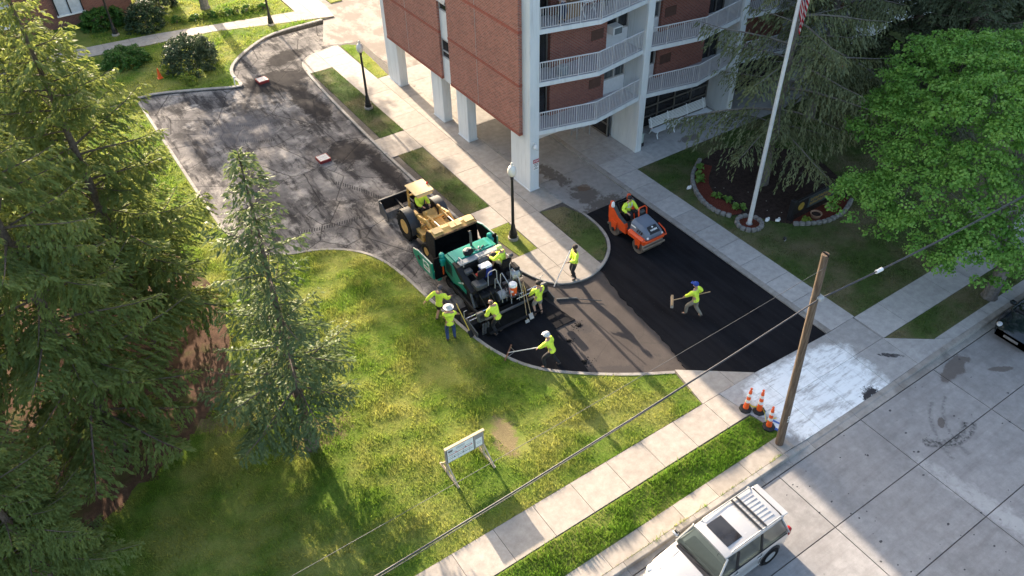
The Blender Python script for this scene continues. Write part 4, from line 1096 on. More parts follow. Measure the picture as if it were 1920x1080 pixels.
# maple by the street
rg = np.random.default_rng(5)
lobes = [(29.4, 12.6, 4.6, 2.7), (31.2, 11.2, 4.9, 2.9), (31.3, 14.6, 5.4, 2.8), (33.4, 12.6, 6.3, 3.3), (33.0, 15.6, 6.6, 2.9), (30.9, 12.9, 6.8, 2.4), (35.8, 14.4, 6.6, 2.9), (28.2, 13.6, 3.7, 1.7), (29.2, 10.5, 3.4, 1.6), (34.8, 10.9, 5.2, 2.6), (31.2, 16.6, 5.0, 1.8), (27.9, 12.3, 3.3, 1.8), (28.7, 10.5, 3.1, 1.7), (30.3, 10.0, 3.7, 1.9), (27.5, 14.6, 3.6, 1.5)]
MB_ = np.array([30.95, 9.95, 0])
C_ = lumpy(rg, 1750, lobes, None, None, .12)
rad = np.stack([rg.uniform(.32, .66, len(C_))] * 2 + [rg.uniform(.2, .36, len(C_))], 1)
me, n = leaf_cloud('crown', (C_ - MB_), rad, 72, .125, rg, .45, .8); cnt += n
trk, br = limb_tree((0, 0, 0), [tuple(np.array(q[:3]) - MB_) + (q[3],) for q in lobes[:8]], .27, rg, 2.3)
t = place_tree('maple_tree', 'broad bright green maple overhanging the pavement by the street', 'tree', tuple(MB_), [('trunk', trk, M_BARK2), ('branch', br, M_BARK2), ('crown', me, M_MAPLE)])
M_DEAD = simple('dead_twig', (.40, .38, .34), .9, var=.15)
for (p, a) in (((30.0, 10.0, 4.9), .3), ((31.6, 9.4, 7.0), 1.2), ((29.0, 11.0, 4.6), 2.0)):
    m = MB(); p = Vector(p) - Vector(MB_)
    for k in range(9):
        d = Vector((rg.normal() - .7, rg.normal() - .5, rg.uniform(.1, .9))).normalized()
        e = p + d * rg.uniform(.5, 1.1); m.tube([p, (p + e) / 2 + Vector((0, 0, .05)), e], [.022, .014, .006], 4)
        for j in range(3):
            q = p + (e - p) * rg.uniform(.4, .9); dd = Vector((rg.normal(), rg.normal(), rg.normal() * .6)).normalized(); m.tube([q, q + dd * rg.uniform(.2, .4)], [.01, .004], 4)
    ob('dead_twigs', m, M_DEAD, t)
# tree beyond the upper walk, its crown above the frame
rg = np.random.default_rng(15)
lobes = [(11.6, 60.5, 7.6, 2.6), (15.0, 61.5, 7.4, 2.7), (13.2, 63, 9.6, 2.9), (13.4, 60.4, 11.6, 2.7), (10.4, 62.2, 9.8, 2.3), (16.6, 61.6, 10.2, 2.4), (13.3, 61.4, 14.0, 2.3), (9.2, 60.6, 6.2, 1.6), (17.4, 62.6, 7.2, 1.8)]
FB = np.array([13.4, 61.6, 0])
C_ = lumpy(rg, 1500, lobes + [(13.4, 60.8, 6.0, 1.9), (11.8, 62.2, 6.4, 1.6), (15.2, 62.4, 6.2, 1.6)], None, None, .3)
rad = np.stack([rg.uniform(.45, .8, len(C_))] * 2 + [rg.uniform(.2, .4, len(C_))], 1)
me, n = leaf_cloud('crown', C_ - FB, rad, 26, .19, rg, .6, .75); cnt += n
trk, br = limb_tree((0, 0, 0), [tuple(np.array(q[:3]) - FB) + (q[3],) for q in lobes], .3, rg, 4.8)
place_tree('shade_tree', 'grey-barked tree trunk on the far sunny lawn past the upper walk', 'tree', tuple(FB), [('trunk', trk, M_BARK2), ('branch', br, M_BARK2), ('crown', me, M_FARLF)])

# shrubs
def shrub(name, label, cat, c, r, per, ncl, size, mat, seed, flat=.5, clump=.3, group=None, top=1.0):
    rg = np.random.default_rng(seed)
    d = norm(rg.normal(size=(ncl, 3))); d[:, 2] = np.abs(d[:, 2])
    P = d * np.array(r) * rg.uniform(.72, 1.0, (ncl, 1)); P[:, 2] = np.minimum(P[:, 2], r[2] * top)
    rad = np.full((ncl, 3), clump) * rg.uniform(.7, 1.3, (ncl, 1))
    me, n = leaf_cloud('foliage', P, rad, per, size, rg, flat)
    t = thing(name, label, cat, c, 0, group)
    ob('foliage', me, mat, t)
    st = MB()
    for k in range(7):
        q = d[k] * np.array(r) * .75; st.tube([(q[0] * .1, q[1] * .1, -.05), (q[0] * .4, q[1] * .4, q[2] * .5), tuple(q)], [.035, .025, .01], 5)
    ob('stem', st, M_BARK2, t); return t
M_LILAC = m_leaf('bush_grey_green', (.045, .075, .035), (.10, .135, .065), .3)
M_HEDGE = m_leaf('hedge_green', (.045, .12, .018), (.085, .19, .03), .35); M_DKSH = m_leaf('dark_shrub', (.022, .05, .022), (.055, .09, .035), .25)
M_YEL = m_leaf('yellow_green', (.16, .24, .03), (.28, .34, .06), .4)
shrub('large_bush', 'large round grey-green bush near the orange cone', 'bush', (9.6, 52.3, -.02), (1.75, 1.6, 2.3), 50, 210, .15, M_LILAC, 41, .5, .32)
shrub('clipped_hedge', 'clipped bright green hedge at the bend of the upper walk', 'hedge', (6.2, 55.6, -.02), (1.55, 1.4, 1.15), 60, 190, .11, M_HEDGE, 42, .8, .22, None, .85)
shrub('dark_bush', 'dark green bush behind the clipped hedge beside the upper walk', 'bush', (8.9, 60.6, -.02), (1.5, 1.3, 1.9), 45, 150, .15, M_DKSH, 43)
shrub('low_hedge', 'dull green hedge against the brick wall of the low building', 'hedge', (6.4, 62.6, -.02), (1.7, 1.0, 1.5), 45, 150, .15, M_HEDGE, 44, .7, .28, None, .8)
shrub('wall_bush', 'pale leafy bush at the corner of the low brick building', 'bush', (10.6, 64.0, -.02), (1.4, 1.2, 2.3), 36, 130, .22, M_LILAC, 45)
WEED_L = ('tallest yellow-green weedy sapling against the side of the large bush', 'middle-sized yellow-green weedy sapling in front of the large bush', 'smallest yellow-green weed on the kerb side of the large bush')
for k, (x, y, q) in enumerate(((7.9, 52.1, .5), (8.6, 50.5, .42), (8.9, 50.0, .3))):
    shrub('yellow_weed', WEED_L[k], 'plant', (x, y, -.02), (.35, .35, q * 1.6), 14, 24, .12, M_YEL, 60 + k, .4, .16, 'weeds by the large bush')
# flower border along the upper walk
for k in range(11):
    tt = k / 10; shrub('border_plant', 'low leafy border plant along the far edge of the upper walk', 'plant', (10.9 + 6.0 * tt, 60.15 - 1.35 * tt, -.02), (.42, .32, .5), 16, 26, .13, M_YEL if k % 2 else M_HEDGE, 70 + k, .4, .15, 'border plants along the upper walk')
# hostas and small plants in the beds
def hosta(c, r, seed, label, mat, group):
    rg = np.random.default_rng(seed); m = MB()
    for k in range(16):
        a = rg.uniform(0, 2 * PI); l = r * rg.uniform(.6, 1.1); w = l * .3; d = Vector((math.cos(a), math.sin(a), 0)); sd_ = Vector((-d.y, d.x, 0)); z = rg.uniform(.12, .3)
        m.add([d * .03, d * l * .5 + sd_ * w + Vector((0, 0, z)), d * l + Vector((0, 0, z * .6)), d * l * .5 - sd_ * w + Vector((0, 0, z)), d * l * .5 + Vector((0, 0, z * .85))], [(0, 1, 4), (0, 4, 3), (1, 2, 4), (4, 2, 3)])
    t = thing('hosta', label, 'plant', c, 0, group); ob('leaves', m, mat, t); return t
M_HOSTA = m_leaf('hosta_leaf', (.10, .20, .03), (.2, .32, .07), .3); M_DRY = m_leaf('dry_plant', (.2, .15, .08), (.32, .25, .14), .2)
for k, (x, y, q) in enumerate(((26.75, 22.0, .34), (26.9, 21.4, .36), (26.75, 20.75, .3), (27.0, 20.55, .3), (27.0, 23.5, .34), (27.4, 23.9, .34), (27.9, 24.35, .32))):
    hosta((x, y, .012), q, 90 + k, 'yellow-green leafy perennial in the red mulch by the stone edging', M_HOSTA, 'perennials along the stone edging')
hosta((28.75, 18.05, .012), .3, 101, 'yellow-green plant beside the round planter under the black sign', M_YEL, None)
hosta((30.5, 18.15, .012), .34, 102, 'pale dried plant in the mulch under the black sign', M_DRY, None)
print('cards', cnt)
# ================================================================== VEHICLES
M_TYRE = simple('tyre_rubber', (.012, .012, .0125), .95, var=.3, scale=8, dirt=.2, dcol=(.04, .037, .034), spec=.15)
M_STEEL = simple('bare_steel', (.30, .29, .28), .42, metal=.7, var=.25, dirt=.3)
M_CHROME = simple('chrome_rod', (.7, .7, .7), .18, metal=1, var=.05)
M_DARK = simple('dark_machine', (.010, .010, .0115), .6, var=.35, scale=5, dirt=.2, dcol=(.04, .037, .034), spec=.3)
M_ASPH = simple('asphalt_coated', (.006, .006, .0065), .95, var=.4, bump=.8, bscale=35, spec=.12)
M_GREYM = simple('machine_grey', (.06, .065, .07), .5, var=.2, dirt=.35)
M_LGREY = simple('machine_light_grey', (.36, .37, .37), .45, var=.12, dirt=.25)
M_YELL = simple('faded_yellow_paint', (.60, .37, .11), .5, var=.14, scale=3, dirt=.35, dcol=(.12, .075, .04))
M_YTOP = simple('sun_bleached_yellow', (.66, .47, .22), .55, var=.08, scale=2, dirt=.2, dcol=(.3, .2, .1))
M_SEATB = simple('seat_black', (.012, .012, .0135), .7, var=.2, spec=.2)
def wheel(parent, c, r, w, rim_r, rim_mat, side, lugs=0, tyre=M_TYRE, seg=28, spokes=0):
    """axle along local X; side = -1/+1 the outer face"""
    hw = w / 2
    prof = [(rim_r, -hw * .82), (rim_r + (r - rim_r) * .35, -hw), (r * .93, -hw * .95), (r, -hw * .7), (r, hw * .7), (r * .93, hw * .95), (rim_r + (r - rim_r) * .35, hw), (rim_r, hw * .82)]
    m = MB().lathe(prof, seg, c, 'X', close=True)
    for k in range(lugs):
        a = 2 * PI * k / lugs
        for q in (-1, 1):
            aa = a + (PI / lugs if q > 0 else 0)
            p = Vector((c[0] + q * hw * .45, c[1] + math.cos(aa) * r, c[2] + math.sin(aa) * r))
            m.box(p, (hw * .95, r * .075, r * .09), Matrix.Rotation(aa, 3, 'X') @ Matrix.Rotation(q * .45, 3, 'Z'))
    ty = ob('wheel', m, tyre, parent, True)
    f = side * hw
    rm = MB().lathe([(rim_r * 1.02, f * .86), (rim_r * .92, f * .6), (rim_r * .55, f * .42), (rim_r * .5, f * .62), (rim_r * .22, f * .7), (0, f * .72)], 20, c, 'X')
    rm.lathe([(rim_r * 1.01, -f * .8), (rim_r * .8, -f * .3), (0, -f * .25)], 16, c, 'X')
    for k in range(spokes):
        a = 2 * PI * k / spokes
        rm.box((c[0] + f * .72, c[1] + math.cos(a) * rim_r * .55, c[2] + math.sin(a) * rim_r * .55), (hw * .3, rim_r * .85, rim_r * .2), Matrix.Rotation(a, 3, 'X'))
    ob('rim', rm, rim_mat, ty, True)
    if not spokes:
        bl = MB()
        for k in range(8):
            a = 2 * PI * k / 8; bl.lathe([(.022, f * .5), (.022, f * .72), (0, f * .74)], 6, (c[0], c[1] + math.cos(a) * rim_r * .36, c[2] + math.sin(a) * rim_r * .36), 'X')
        ob('wheel_nuts', bl, M_STEEL, ty)
    return ty
def fender(parent, c, r, w, a0, a1, mat, th=.03):
    m = MB(); rings = []
    for k in range(11):
        a = a0 + (a1 - a0) * k / 10; y, z = math.cos(a), math.sin(a)
        rings.append([(c[0] - w / 2, c[1] + y * r, c[2] + z * r), (c[0] + w / 2, c[1] + y * r, c[2] + z * r), (c[0] + w / 2, c[1] + y * (r + th), c[2] + z * (r + th)), (c[0] - w / 2, c[1] + y * (r + th), c[2] + z * (r + th))])
    m.loft(rings); return ob('fender', m, mat, parent, True)

M_DKF = simple('fender_dark', (.035, .042, .048), .55, var=.15)
# ------------------------------------------------------------------ skip loader
T = thing('skip_loader', 'faded yellow tractor loader tipping its raised bucket into the paver hopper', 'loader', (13.42, 28.0, ZD))
for sd_ in (-1, 1):
    wheel(T, (sd_ * .86, .2, .72), .72, .42, .36, M_YELL, sd_, 16)
    wheel(T, (sd_ * .84, -1.75, .43), .43, .3, .22, M_YELL, sd_, 0)
    f = fender(T, (sd_ * .80, .2, .72), .80, .46, R(62), R(185), M_DKF, .04)
    ob('fender_side', MB().extrude([(-.72, .95), (-.35, .95), (-.2, 1.5), (-.45, 1.42), (-.68, 1.2)], sd_ * .62 - .02, sd_ * .62 + .02, 'X'), M_DKF, f)
ob('axle', MB().tube([(-.7, .2, .72), (.7, .2, .72)], .13, 10), M_DARK, T, True)
ob('axle', MB().bar((-.72, -1.75, .45), (.72, -1.75, .45), .16, .2, .02), M_YELL, T)
ob('chassis', MB().box((0, -.55, .72), (.56, 2.9, .42), None, .03), M_DARK, T)
ob('platform', MB().box((0, .0, 1.02), (1.0, 1.25, .08), None, .02), M_YELL, T)
hood = MB().loft([[(x, y, z) for x, z in ((-.36, .88), (.36, .88), (.38, 1.3), (.3, zt), (-.3, zt), (-.38, 1.3))] for y, zt in ((-2.1, 1.36), (-1.9, 1.44), (-.75, 1.5), (-.62, 1.5))])
hd = ob('hood', hood, M_YELL, T)
ob('grille', MB().box((0, -2.11, 1.1), (.6, .03, .4)), M_DARK, hd)
ob('hood_louvres', MB().box((-.385, -1.45, 1.12), (.02, .8, .3)), M_DARK, hd)
ob('side_tank', MB().loft([[(x, y, z) for x, z in ((-.78, .48), (-.36, .48), (-.36, .98), (-.82, .98))] for y in (-1.25, -1.1, -.35, -.3)]), M_YELL, T)
text_mesh('480', .24, M_BLK, T, (-.835, -.85, .76), (R(84), 0, R(-90)), 'number', .004)
ob('side_tank', MB().box((.6, -.75, .72), (.42, .8, .5), None, .05), M_YELL, T)
ob('step', MB().box((-.62, -.2, .5), (.4, .35, .05)), M_DARK, T)
con = ob('console', MB().loft([[(x, y, z) for x, z in ((-.3, 1.05), (.3, 1.05), (.3, zt), (-.3, zt))] for y, zt in ((-.72, 1.5), (-.42, 1.62), (-.36, 1.3))]), M_YELL, T)
ob('steering_wheel', MB().lathe([(.19, -.015), (.21, 0), (.19, .015), (.175, 0)], 20, (0, 0, 0), 'Z', True), M_BLK, T, True).matrix_local = Matrix.Translation((0, -.22, 1.62)) @ Matrix.Rotation(R(-28), 4, 'X')
ob('steering_column', MB().tube([(0, -.38, 1.35), (0, -.22, 1.61)], .03, 8), M_DARK, T)
st = ob('seat', MB().box((0, .3, 1.22), (.5, .46, .14), None, .04), M_SEATB, T); ob('seat_back', MB().box((0, .53, 1.5), (.48, .12, .5), None, .04), M_SEATB, st)
for x in (-.45, .45):
    ob('canopy_post', MB().bar((x, .62, 1.0), (x, .62, 2.42), .09, .09, .012), M_YELL, T)
    ob('lever', MB().tube([(x * .75, -.3, 1.1), (x * .72, -.26, 1.45)], .014, 6), M_BLK, T)
ob('canopy_brace', MB().bar((-.45, .62, 2.0), (.45, .62, 2.0), .07), M_YELL, T)
ob('canopy', MB().box((0, .28, 2.46), (.98, 1.12, .07), None, .03), M_YTOP, T)
ob('canopy_lip', MB().box((-.04, -.3, 2.4), (.8, .03, .1)), M_YTOP, T)
ob('beacon', MB().lathe([(.05, 2.5), (.05, 2.58), (0, 2.6)], 10, (.42, .3, 0)), simple('red_lens', (.5, .02, .01), .2), T, True)
ob('exhaust', MB().tube([(.2, -1.0, 1.4), (.2, -1.0, 1.85), (.2, -.92, 1.95)], .035, 8), M_DARK, T, True)
for x in (-.58, .58):
    arm = ob('lift_arm', MB().bar((x, -.35, 1.45), (x, -1.35, 1.72), .1, .2, .015).bar((x, -1.3, 1.73), (x, -2.12, 1.28), .1, .2, .015), M_YELL, T)
    ob('arm_tower', MB().bar((x, -.4, .95), (x, -.36, 1.62), .1, .26, .02), M_YELL, T)
    lc = ob('lift_cylinder', MB().tube([(x, -.5, .85), (x, -1.0, 1.3)], .055, 8), M_YELL, T); ob('rod', MB().tube([(x, -1.0, 1.3), (x, -1.35, 1.62)], .03, 8), M_CHROME, lc)
    tc = ob('tilt_cylinder', MB().tube([(x * .62, -1.0, 1.78), (x * .62, -1.65, 1.83)], .05, 8), M_YELL, T); ob('rod', MB().tube([(x * .62, -1.65, 1.83), (x * .62, -2.15, 1.86)], .028, 8), M_CHROME, tc)
    ob('bell_crank', MB().bar((x * .62, -1.0, 1.45), (x * .62, -.92, 1.95), .06, .16, .012), M_YELL, T)
ob('cross_tube', MB().tube([(-.58, -1.25, 1.70), (.58, -1.25, 1.70)], .075, 10), M_YELL, T, True)
# front bucket, open towards the paver
prof_o = [(-2.95, 2.02), (-2.62, 2.12), (-2.3, 2.02), (-2.12, 1.7), (-2.15, 1.25), (-2.42, .86), (-2.95, .62)]
prof_i = [(-2.93, .65), (-2.46, .92), (-2.22, 1.28), (-2.19, 1.68), (-2.35, 1.95), (-2.62, 2.05), (-2.94, 1.97)]
bk = ob('bucket', MB().extrude(prof_o + prof_i, -1.08, 1.08, 'X'), M_YELL, T)
ob('bucket_lining', MB().extrude([(p[0] - .012, p[1]) for p in prof_i] + [(-2.64, 2.03), (-2.37, 1.93), (-2.21, 1.66), (-2.24, 1.3), (-2.48, .95), (-2.92, .69)][0:0] + [(-2.97, 1.96), (-2.66, 2.035), (-2.39, 1.93), (-2.235, 1.67), (-2.26, 1.3), (-2.5, .945), (-2.96, .68)], -1.05, 1.05, 'X'), M_ASPH, bk)
for x in (-1.09, 1.09): ob('bucket_side', MB().extrude(prof_o, x - .02, x + .02, 'X'), M_ASPH if x > 0 else M_DARK, bk)
for k, x in enumerate((-.78, -.02, .28, .82)):
    ob('lip_plate', MB().box((x, -2.66, 2.13), (.46 if k in (0, 3) else .27, .36, .02), Euler((R(4), 0, 0))), M_YTOP, bk)
ob('lip_rust', MB().box((0, -2.97, 2.0), (2.14, .05, .07)), simple('rusty_lip', (.17, .085, .04), .85, var=.6, scale=9), bk)
for x in (-.58, .58): ob('bucket_ear', MB().box((x, -2.16, 1.5), (.16, .2, .55), None, .02), M_DARK, bk)
# rear box scraper
rb = ob('rear_box', MB().box((-.1, 2.62, .52), (2.1, .05, .62)), M_DARK, T)
for x in (-1.15, .95): ob('side_plate', MB().extrude([(1.75, .1), (2.64, .1), (2.64, .84), (2.3, .84), (1.75, .4)], x - .02, x + .02, 'X'), M_GREYM, rb)
ob('blade', MB().box((-.1, 2.0, .24), (2.06, .05, .34), Euler((R(-20), 0, 0))), M_STEEL, rb)
ob('top_rim', MB().box((-.1, 2.62, .85), (2.14, .08, .05)), M_GREYM, rb)
for x in (-.35, .35): ob('hitch_arm', MB().bar((x, .75, .7), (x * .8, 2.6, .62), .08, .12), M_DARK, T)

# ------------------------------------------------------------------ paver
M_TEAL = simple('teal_green_paint', (.005, .235, .155), .38, var=.08, scale=3, spec=.5, dirt=.12, dcol=(.03, .06, .05))
M_TEAL2 = simple('teal_hood_paint', (.008, .27, .22), .4, var=.06, scale=3)
M_ORANGE = simple('orange_plastic', (.72, .10, .015), .4, var=.05)
T = thing('asphalt_paver', 'green and black road paver laying fresh asphalt behind its screed', 'paver', (13.32, 23.0, ZD))
def side(x0, x1, prof): return MB().extrude(prof, x0, x1, 'X')
# tractor
ob('chassis', side(-.98, .98, [(-1.3, .35), (1.1, .35), (1.1, 1.1), (-.2, 1.25), (-1.3, 1.0)]), M_DARK, T)
for sd_ in (-1, 1):
    wheel(T, (sd_ * .95, -.75, .52), .52, .34, .3, M_DARK, sd_, 14, M_TYRE)
    for y in (.35, .95): wheel(T, (sd_ * .92, y, .28), .28, .28, .15, M_DARK, sd_)
    pl = ob('side_panel', side(min(sd_ * .985, sd_ * 1.13), max(sd_ * .985, sd_ * 1.13), [(1.02, .92), (1.02, 1.82), (.35, 1.82), (-.05, 1.45), (-.75, 1.0), (-.75, .86), (-.1, .88), (.35, .72)]), M_TEAL, T)
    for k in range(6): ob('louvre', MB().box((sd_ * 1.135, .62 - k * .0, 1.62 - k * .1), (.02, .5, .05), Euler((R(8), 0, 0))), M_BLK, pl)
    ob('lower_panel', side(min(sd_ * .99, sd_ * 1.1), max(sd_ * .99, sd_ * 1.1), [(.3, .7), (-.1, .84), (-1.2, .82), (-1.45, .6), (-.1, .42), (.3, .5)]), M_DARK, T)
    ob('tow_arm', MB().bar((sd_ * 1.2, .5, .62), (sd_ * 1.22, -1.95, .55), .1, .2, .02), M_DARK, T)
    ob('tow_lift', MB().tube([(sd_ * 1.12, -1.1, 1.15), (sd_ * 1.2, -1.5, .66)], .05, 8), M_GREYM, T)
    ob('shoulder_panel', side(min(sd_ * .85, sd_ * 1.12), max(sd_ * .85, sd_ * 1.12), [(.35, 1.83), (.35, 1.5), (-.6, 1.1), (-1.15, 1.02), (-1.15, 1.2), (-.6, 1.45), (-.05, 1.8)]), M_DARK, T)
text_mesh('SUPER 1303', .11, M_SIGNW, T, (-1.138, -.36, 1.2), (R(90), R(-32), R(-90)), 'side_lettering', .001)
hd = ob('engine_hood', MB().loft([[(x, y, z) for x, z in ((-.97, 1.3), (.97, 1.3), (.97, zt - .05), (.9, zt), (-.9, zt), (-.97, zt - .05))] for y, zt in ((1.02, 1.86), (.95, 1.92), (.28, 1.93), (.24, 1.7))]), M_TEAL2, T)
ob('hood_panel', MB().box((.25, .62, 1.935), (1.05, .46, .03), None, .01), M_TEAL, hd)
ob('silver_deck', MB().box((.02, .08, 1.86), (1.92, .3, .08), None, .02), M_LGREY, T)
ob('platform_floor', MB().box((0, -.62, 1.22), (1.9, 1.15, .06)), M_DARK, T)
ob('bulkhead', MB().box((0, -.1, 1.52), (1.86, .06, .56)), M_DARK, T)
ex = ob('exhaust_pipe', MB().tube([(.12, .78, 1.85), (.12, .78, 2.55), (.12, .86, 2.68)], .055, 10), M_GREYM, T, True)
# hopper
hop = ob('hopper', MB().box((0, 1.9, .62), (2.1, 1.7, .08)), M_ASPH, T)
ob('hopper_back', MB().box((0, 1.08, 1.2), (3.2, .06, 1.15)), M_ASPH, hop)
for sd_ in (-1, 1):
    a = [(1.12, .62), (1.12, 1.52), (2.35, 1.46), (2.82, 1.3), (2.82, 1.05), (2.4, .6)]
    w = ob('hopper_wing', MB().add([(sd_ * (1.60 + (z - .6) * .05), y, z) for y, z in a] + [(sd_ * (1.68 + (z - .6) * .05), y, z) for y, z in a], [tuple(range(6)), tuple(range(11, 5, -1))] + [(i, (i + 1) % 6, 6 + (i + 1) % 6, 6 + i) for i in range(6)]), M_TEAL, T)
    ob('wing_lining', MB().add([(sd_ * (1.585 + (z - .6) * .05), y, z) for y, z in [(1.14, .62), (1.14, 1.5), (2.35, 1.44), (2.8, 1.28), (2.8, 1.05), (2.4, .62)]] + [(sd_ * 1.0, 1.14, .66), (sd_ * 1.0, 2.7, .66)], [(0, 1, 2, 3, 4, 5), (0, 5, 7, 6)]), M_ASPH, w)
    # pale top edge
    ob('wing_edge', MB().tube([(sd_ * 1.69, 1.12, 1.53), (sd_ * 1.68, 2.35, 1.47), (sd_ * 1.675, 2.82, 1.31)], .025, 6), M_LGREY, w)
    ob('wing_foot', MB().box((sd_ * 1.36, 1.35, .55), (.22, .5, .26), None, .03), M_TEAL, w)
    ps = ob('hopper_post', MB().lathe([(.1, 1.3), (.1, 1.72), (.12, 1.74), (.12, 1.9), (.08, 1.95), (0, 1.96)], 14, (sd_ * 1.22, 1.04, 0)), M_TEAL2, T, True)
    ob('post_bracket', MB().box((sd_ * 1.22, .98, 1.62), (.3, .16, .2), None, .03), M_TEAL2, ps)
ob('push_roller', MB().tube([(-.9, 2.85, .5), (.9, 2.85, .5)], .1, 12), M_DARK, T, True)
dec = ob('decal', MB().box((-1.715, 1.62, 1.08), (.012, .55, .5), Euler((0, R(-2.9), 0))), M_SIGNW, T)
for k, (dy, dz, wy, wz) in enumerate(((.0, .08, .42, .14), (.02, -.12, .34, .05), (.0, .2, .2, .04))): ob('decal_mark', MB().box((-1.724 - dz * .05, 1.62 + dy, 1.08 + dz), (.012, wy, wz), Euler((0, R(-2.9), 0))), M_GREYM if k else M_TEAL, dec)
ob('emblem', MB().box((-1.715, 2.3, 1.12), (.02, .2, .2), Euler((R(45), 0, 0))), M_BLK, T)
ob('marker', MB().box((-1.2, 1.06, 1.0), (.07, .05, .5), None, .012), M_ORANGE, T)
# hot material in the hopper
hm = MB(); rr = random.Random(4); N = 14
G_ = [[(-1.3 + 2.6 * i / N, 1.15 + 1.45 * j / 8, .7 + .42 * math.exp(-((i - N / 2) / 4.5) ** 2) * (1 - .3 * j / 8) + rr.uniform(-.03, .03)) for i in range(N + 1)] for j in range(9)]
hm.loft(G_, False, False); ob('asphalt_load', hm, M_ASPH, hop, True)
# seats and consoles
for x in (-.42, .80):
    st = ob('seat', MB().box((x, -.7, 1.5), (.42, .42, .12), None, .04), M_SEATB, T)
    ob('seat_back', MB().box((x, -.92, 1.76), (.42, .1, .5), Euler((R(8), 0, 0)), .04), M_SEATB, st)
    ob('seat_cushion', MB().box((x, -.72, 1.575), (.26, .3, .05), None, .02), simple('seat_red', (.5, .035, .02), .6), st)
    ob('armrest', MB().box((x - .25, -.72, 1.68), (.07, .4, .06), None, .02), M_SEATB, st); ob('pedestal', MB().box((x, -.7, 1.34), (.2, .25, .22)), M_DARK, st)
cs = ob('console', MB().box((.35, -.22, 1.82), (1.0, .22, .16), Euler((R(22), 0, 0)), .03), M_GREYM, T)
ob('panel_screen', MB().box((.62, -.29, 1.9), (.22, .12, .02), Euler((R(22), 0, 0))), M_BLK, cs)
ob('console_post', MB().tube([(.7, -.3, 1.25), (.7, -.24, 1.8)], .05, 8), M_DARK, T)
ob('console', MB().box((-.72, -.3, 1.6), (.36, .3, .2), None, .04), M_GREYM, T)
ob('generator_cover', MB().box((-.62, -1.02, 1.36), (.55, .5, .26), None, .05), M_GREYM, T)
# handrails
def rail(pts, r=.022): return ob('handrail', MB().tube(pts, r, 7), M_LGREY, T, True)
rail([(-.86, .22, 1.85), (-.86, .18, 2.12), (-.86, -.12, 2.14), (-.86, -.2, 1.85)]); rail([(-.3, -1.2, 1.25), (-.3, -1.22, 1.9), (-.2, -1.22, 1.98), (.05, -1.22, 1.98), (.12, -1.22, 1.88), (.12, -1.24, 1.2)])
for x in (.2, .72):
    rail([(x, -1.35, .75), (x, -1.4, 1.75), (x + .04, -1.44, 1.86), (x + .06, -1.9, 1.6), (x + .06, -2.1, 1.1), (x + .06, -2.12, .62)])
rail([(-.05, -1.32, .8), (-.05, -1.36, 1.6), (-.02, -1.42, 1.68), (-.02, -1.8, 1.35), (-.02, -1.85, .62)]); rail([(.95, -.2, 1.3), (.95, -.25, 2.05), (.95, -.9, 2.1), (.95, -1.0, 1.3)])
for z in (.78, 1.05, 1.3): ob('ladder_step', MB().box((.48, -1.5 - (1.3 - z) * .5, z), (.5, .16, .04)), M_GREYM, T)
for x, y, z, l in ((.98, -1.25, 1.28, .5), (.12, -1.62, .85, .55)):
    rl = ob('cable_reel', MB().lathe([(.12, -l / 2), (.24, -l / 2), (.24, -l / 2 + .03), (.18, -l / 2 + .04), (.18, l / 2 - .04), (.24, l / 2 - .03), (.24, l / 2), (.12, l / 2)], 20, (x, y, z), 'X'), M_GREYM, T, True)
    ob('cable_winding', MB().lathe([(.19, -l / 2 + .04), (.205, 0), (.19, l / 2 - .04)], 20, (x, y, z), 'X'), M_LGREY, rl, True)
ob('side_box', MB().box((1.15, -1.05, 1.45), (.25, .5, .3), None, .04), M_DARK, T); ob('work_light', MB().box((1.12, -.82, 2.0), (.2, .12, .16), None, .02), M_GREYM, T)
ob('light_post', MB().tube([(1.12, -.82, 1.25), (1.12, -.82, 1.95)], .025, 6), M_DARK, T)
for k in range(9):
    x = -.8 + .2 * k; ob('hose', MB().tube([(x, -1.2, 1.1), (x + rr.uniform(-.1, .1), -1.45, 1.0 + rr.uniform(-.1, .2)), (x + rr.uniform(-.2, .2), -1.75, .7)], .02, 5), M_BLK, T, True)
ob('auger', MB().tube([(-1.5, -1.55, .32), (1.5, -1.55, .32)], .16, 10), M_DARK, T, True)
ob('engine_guts', MB().box((.0, -1.35, .8), (1.7, .35, .55), None, .06), M_DARK, T)
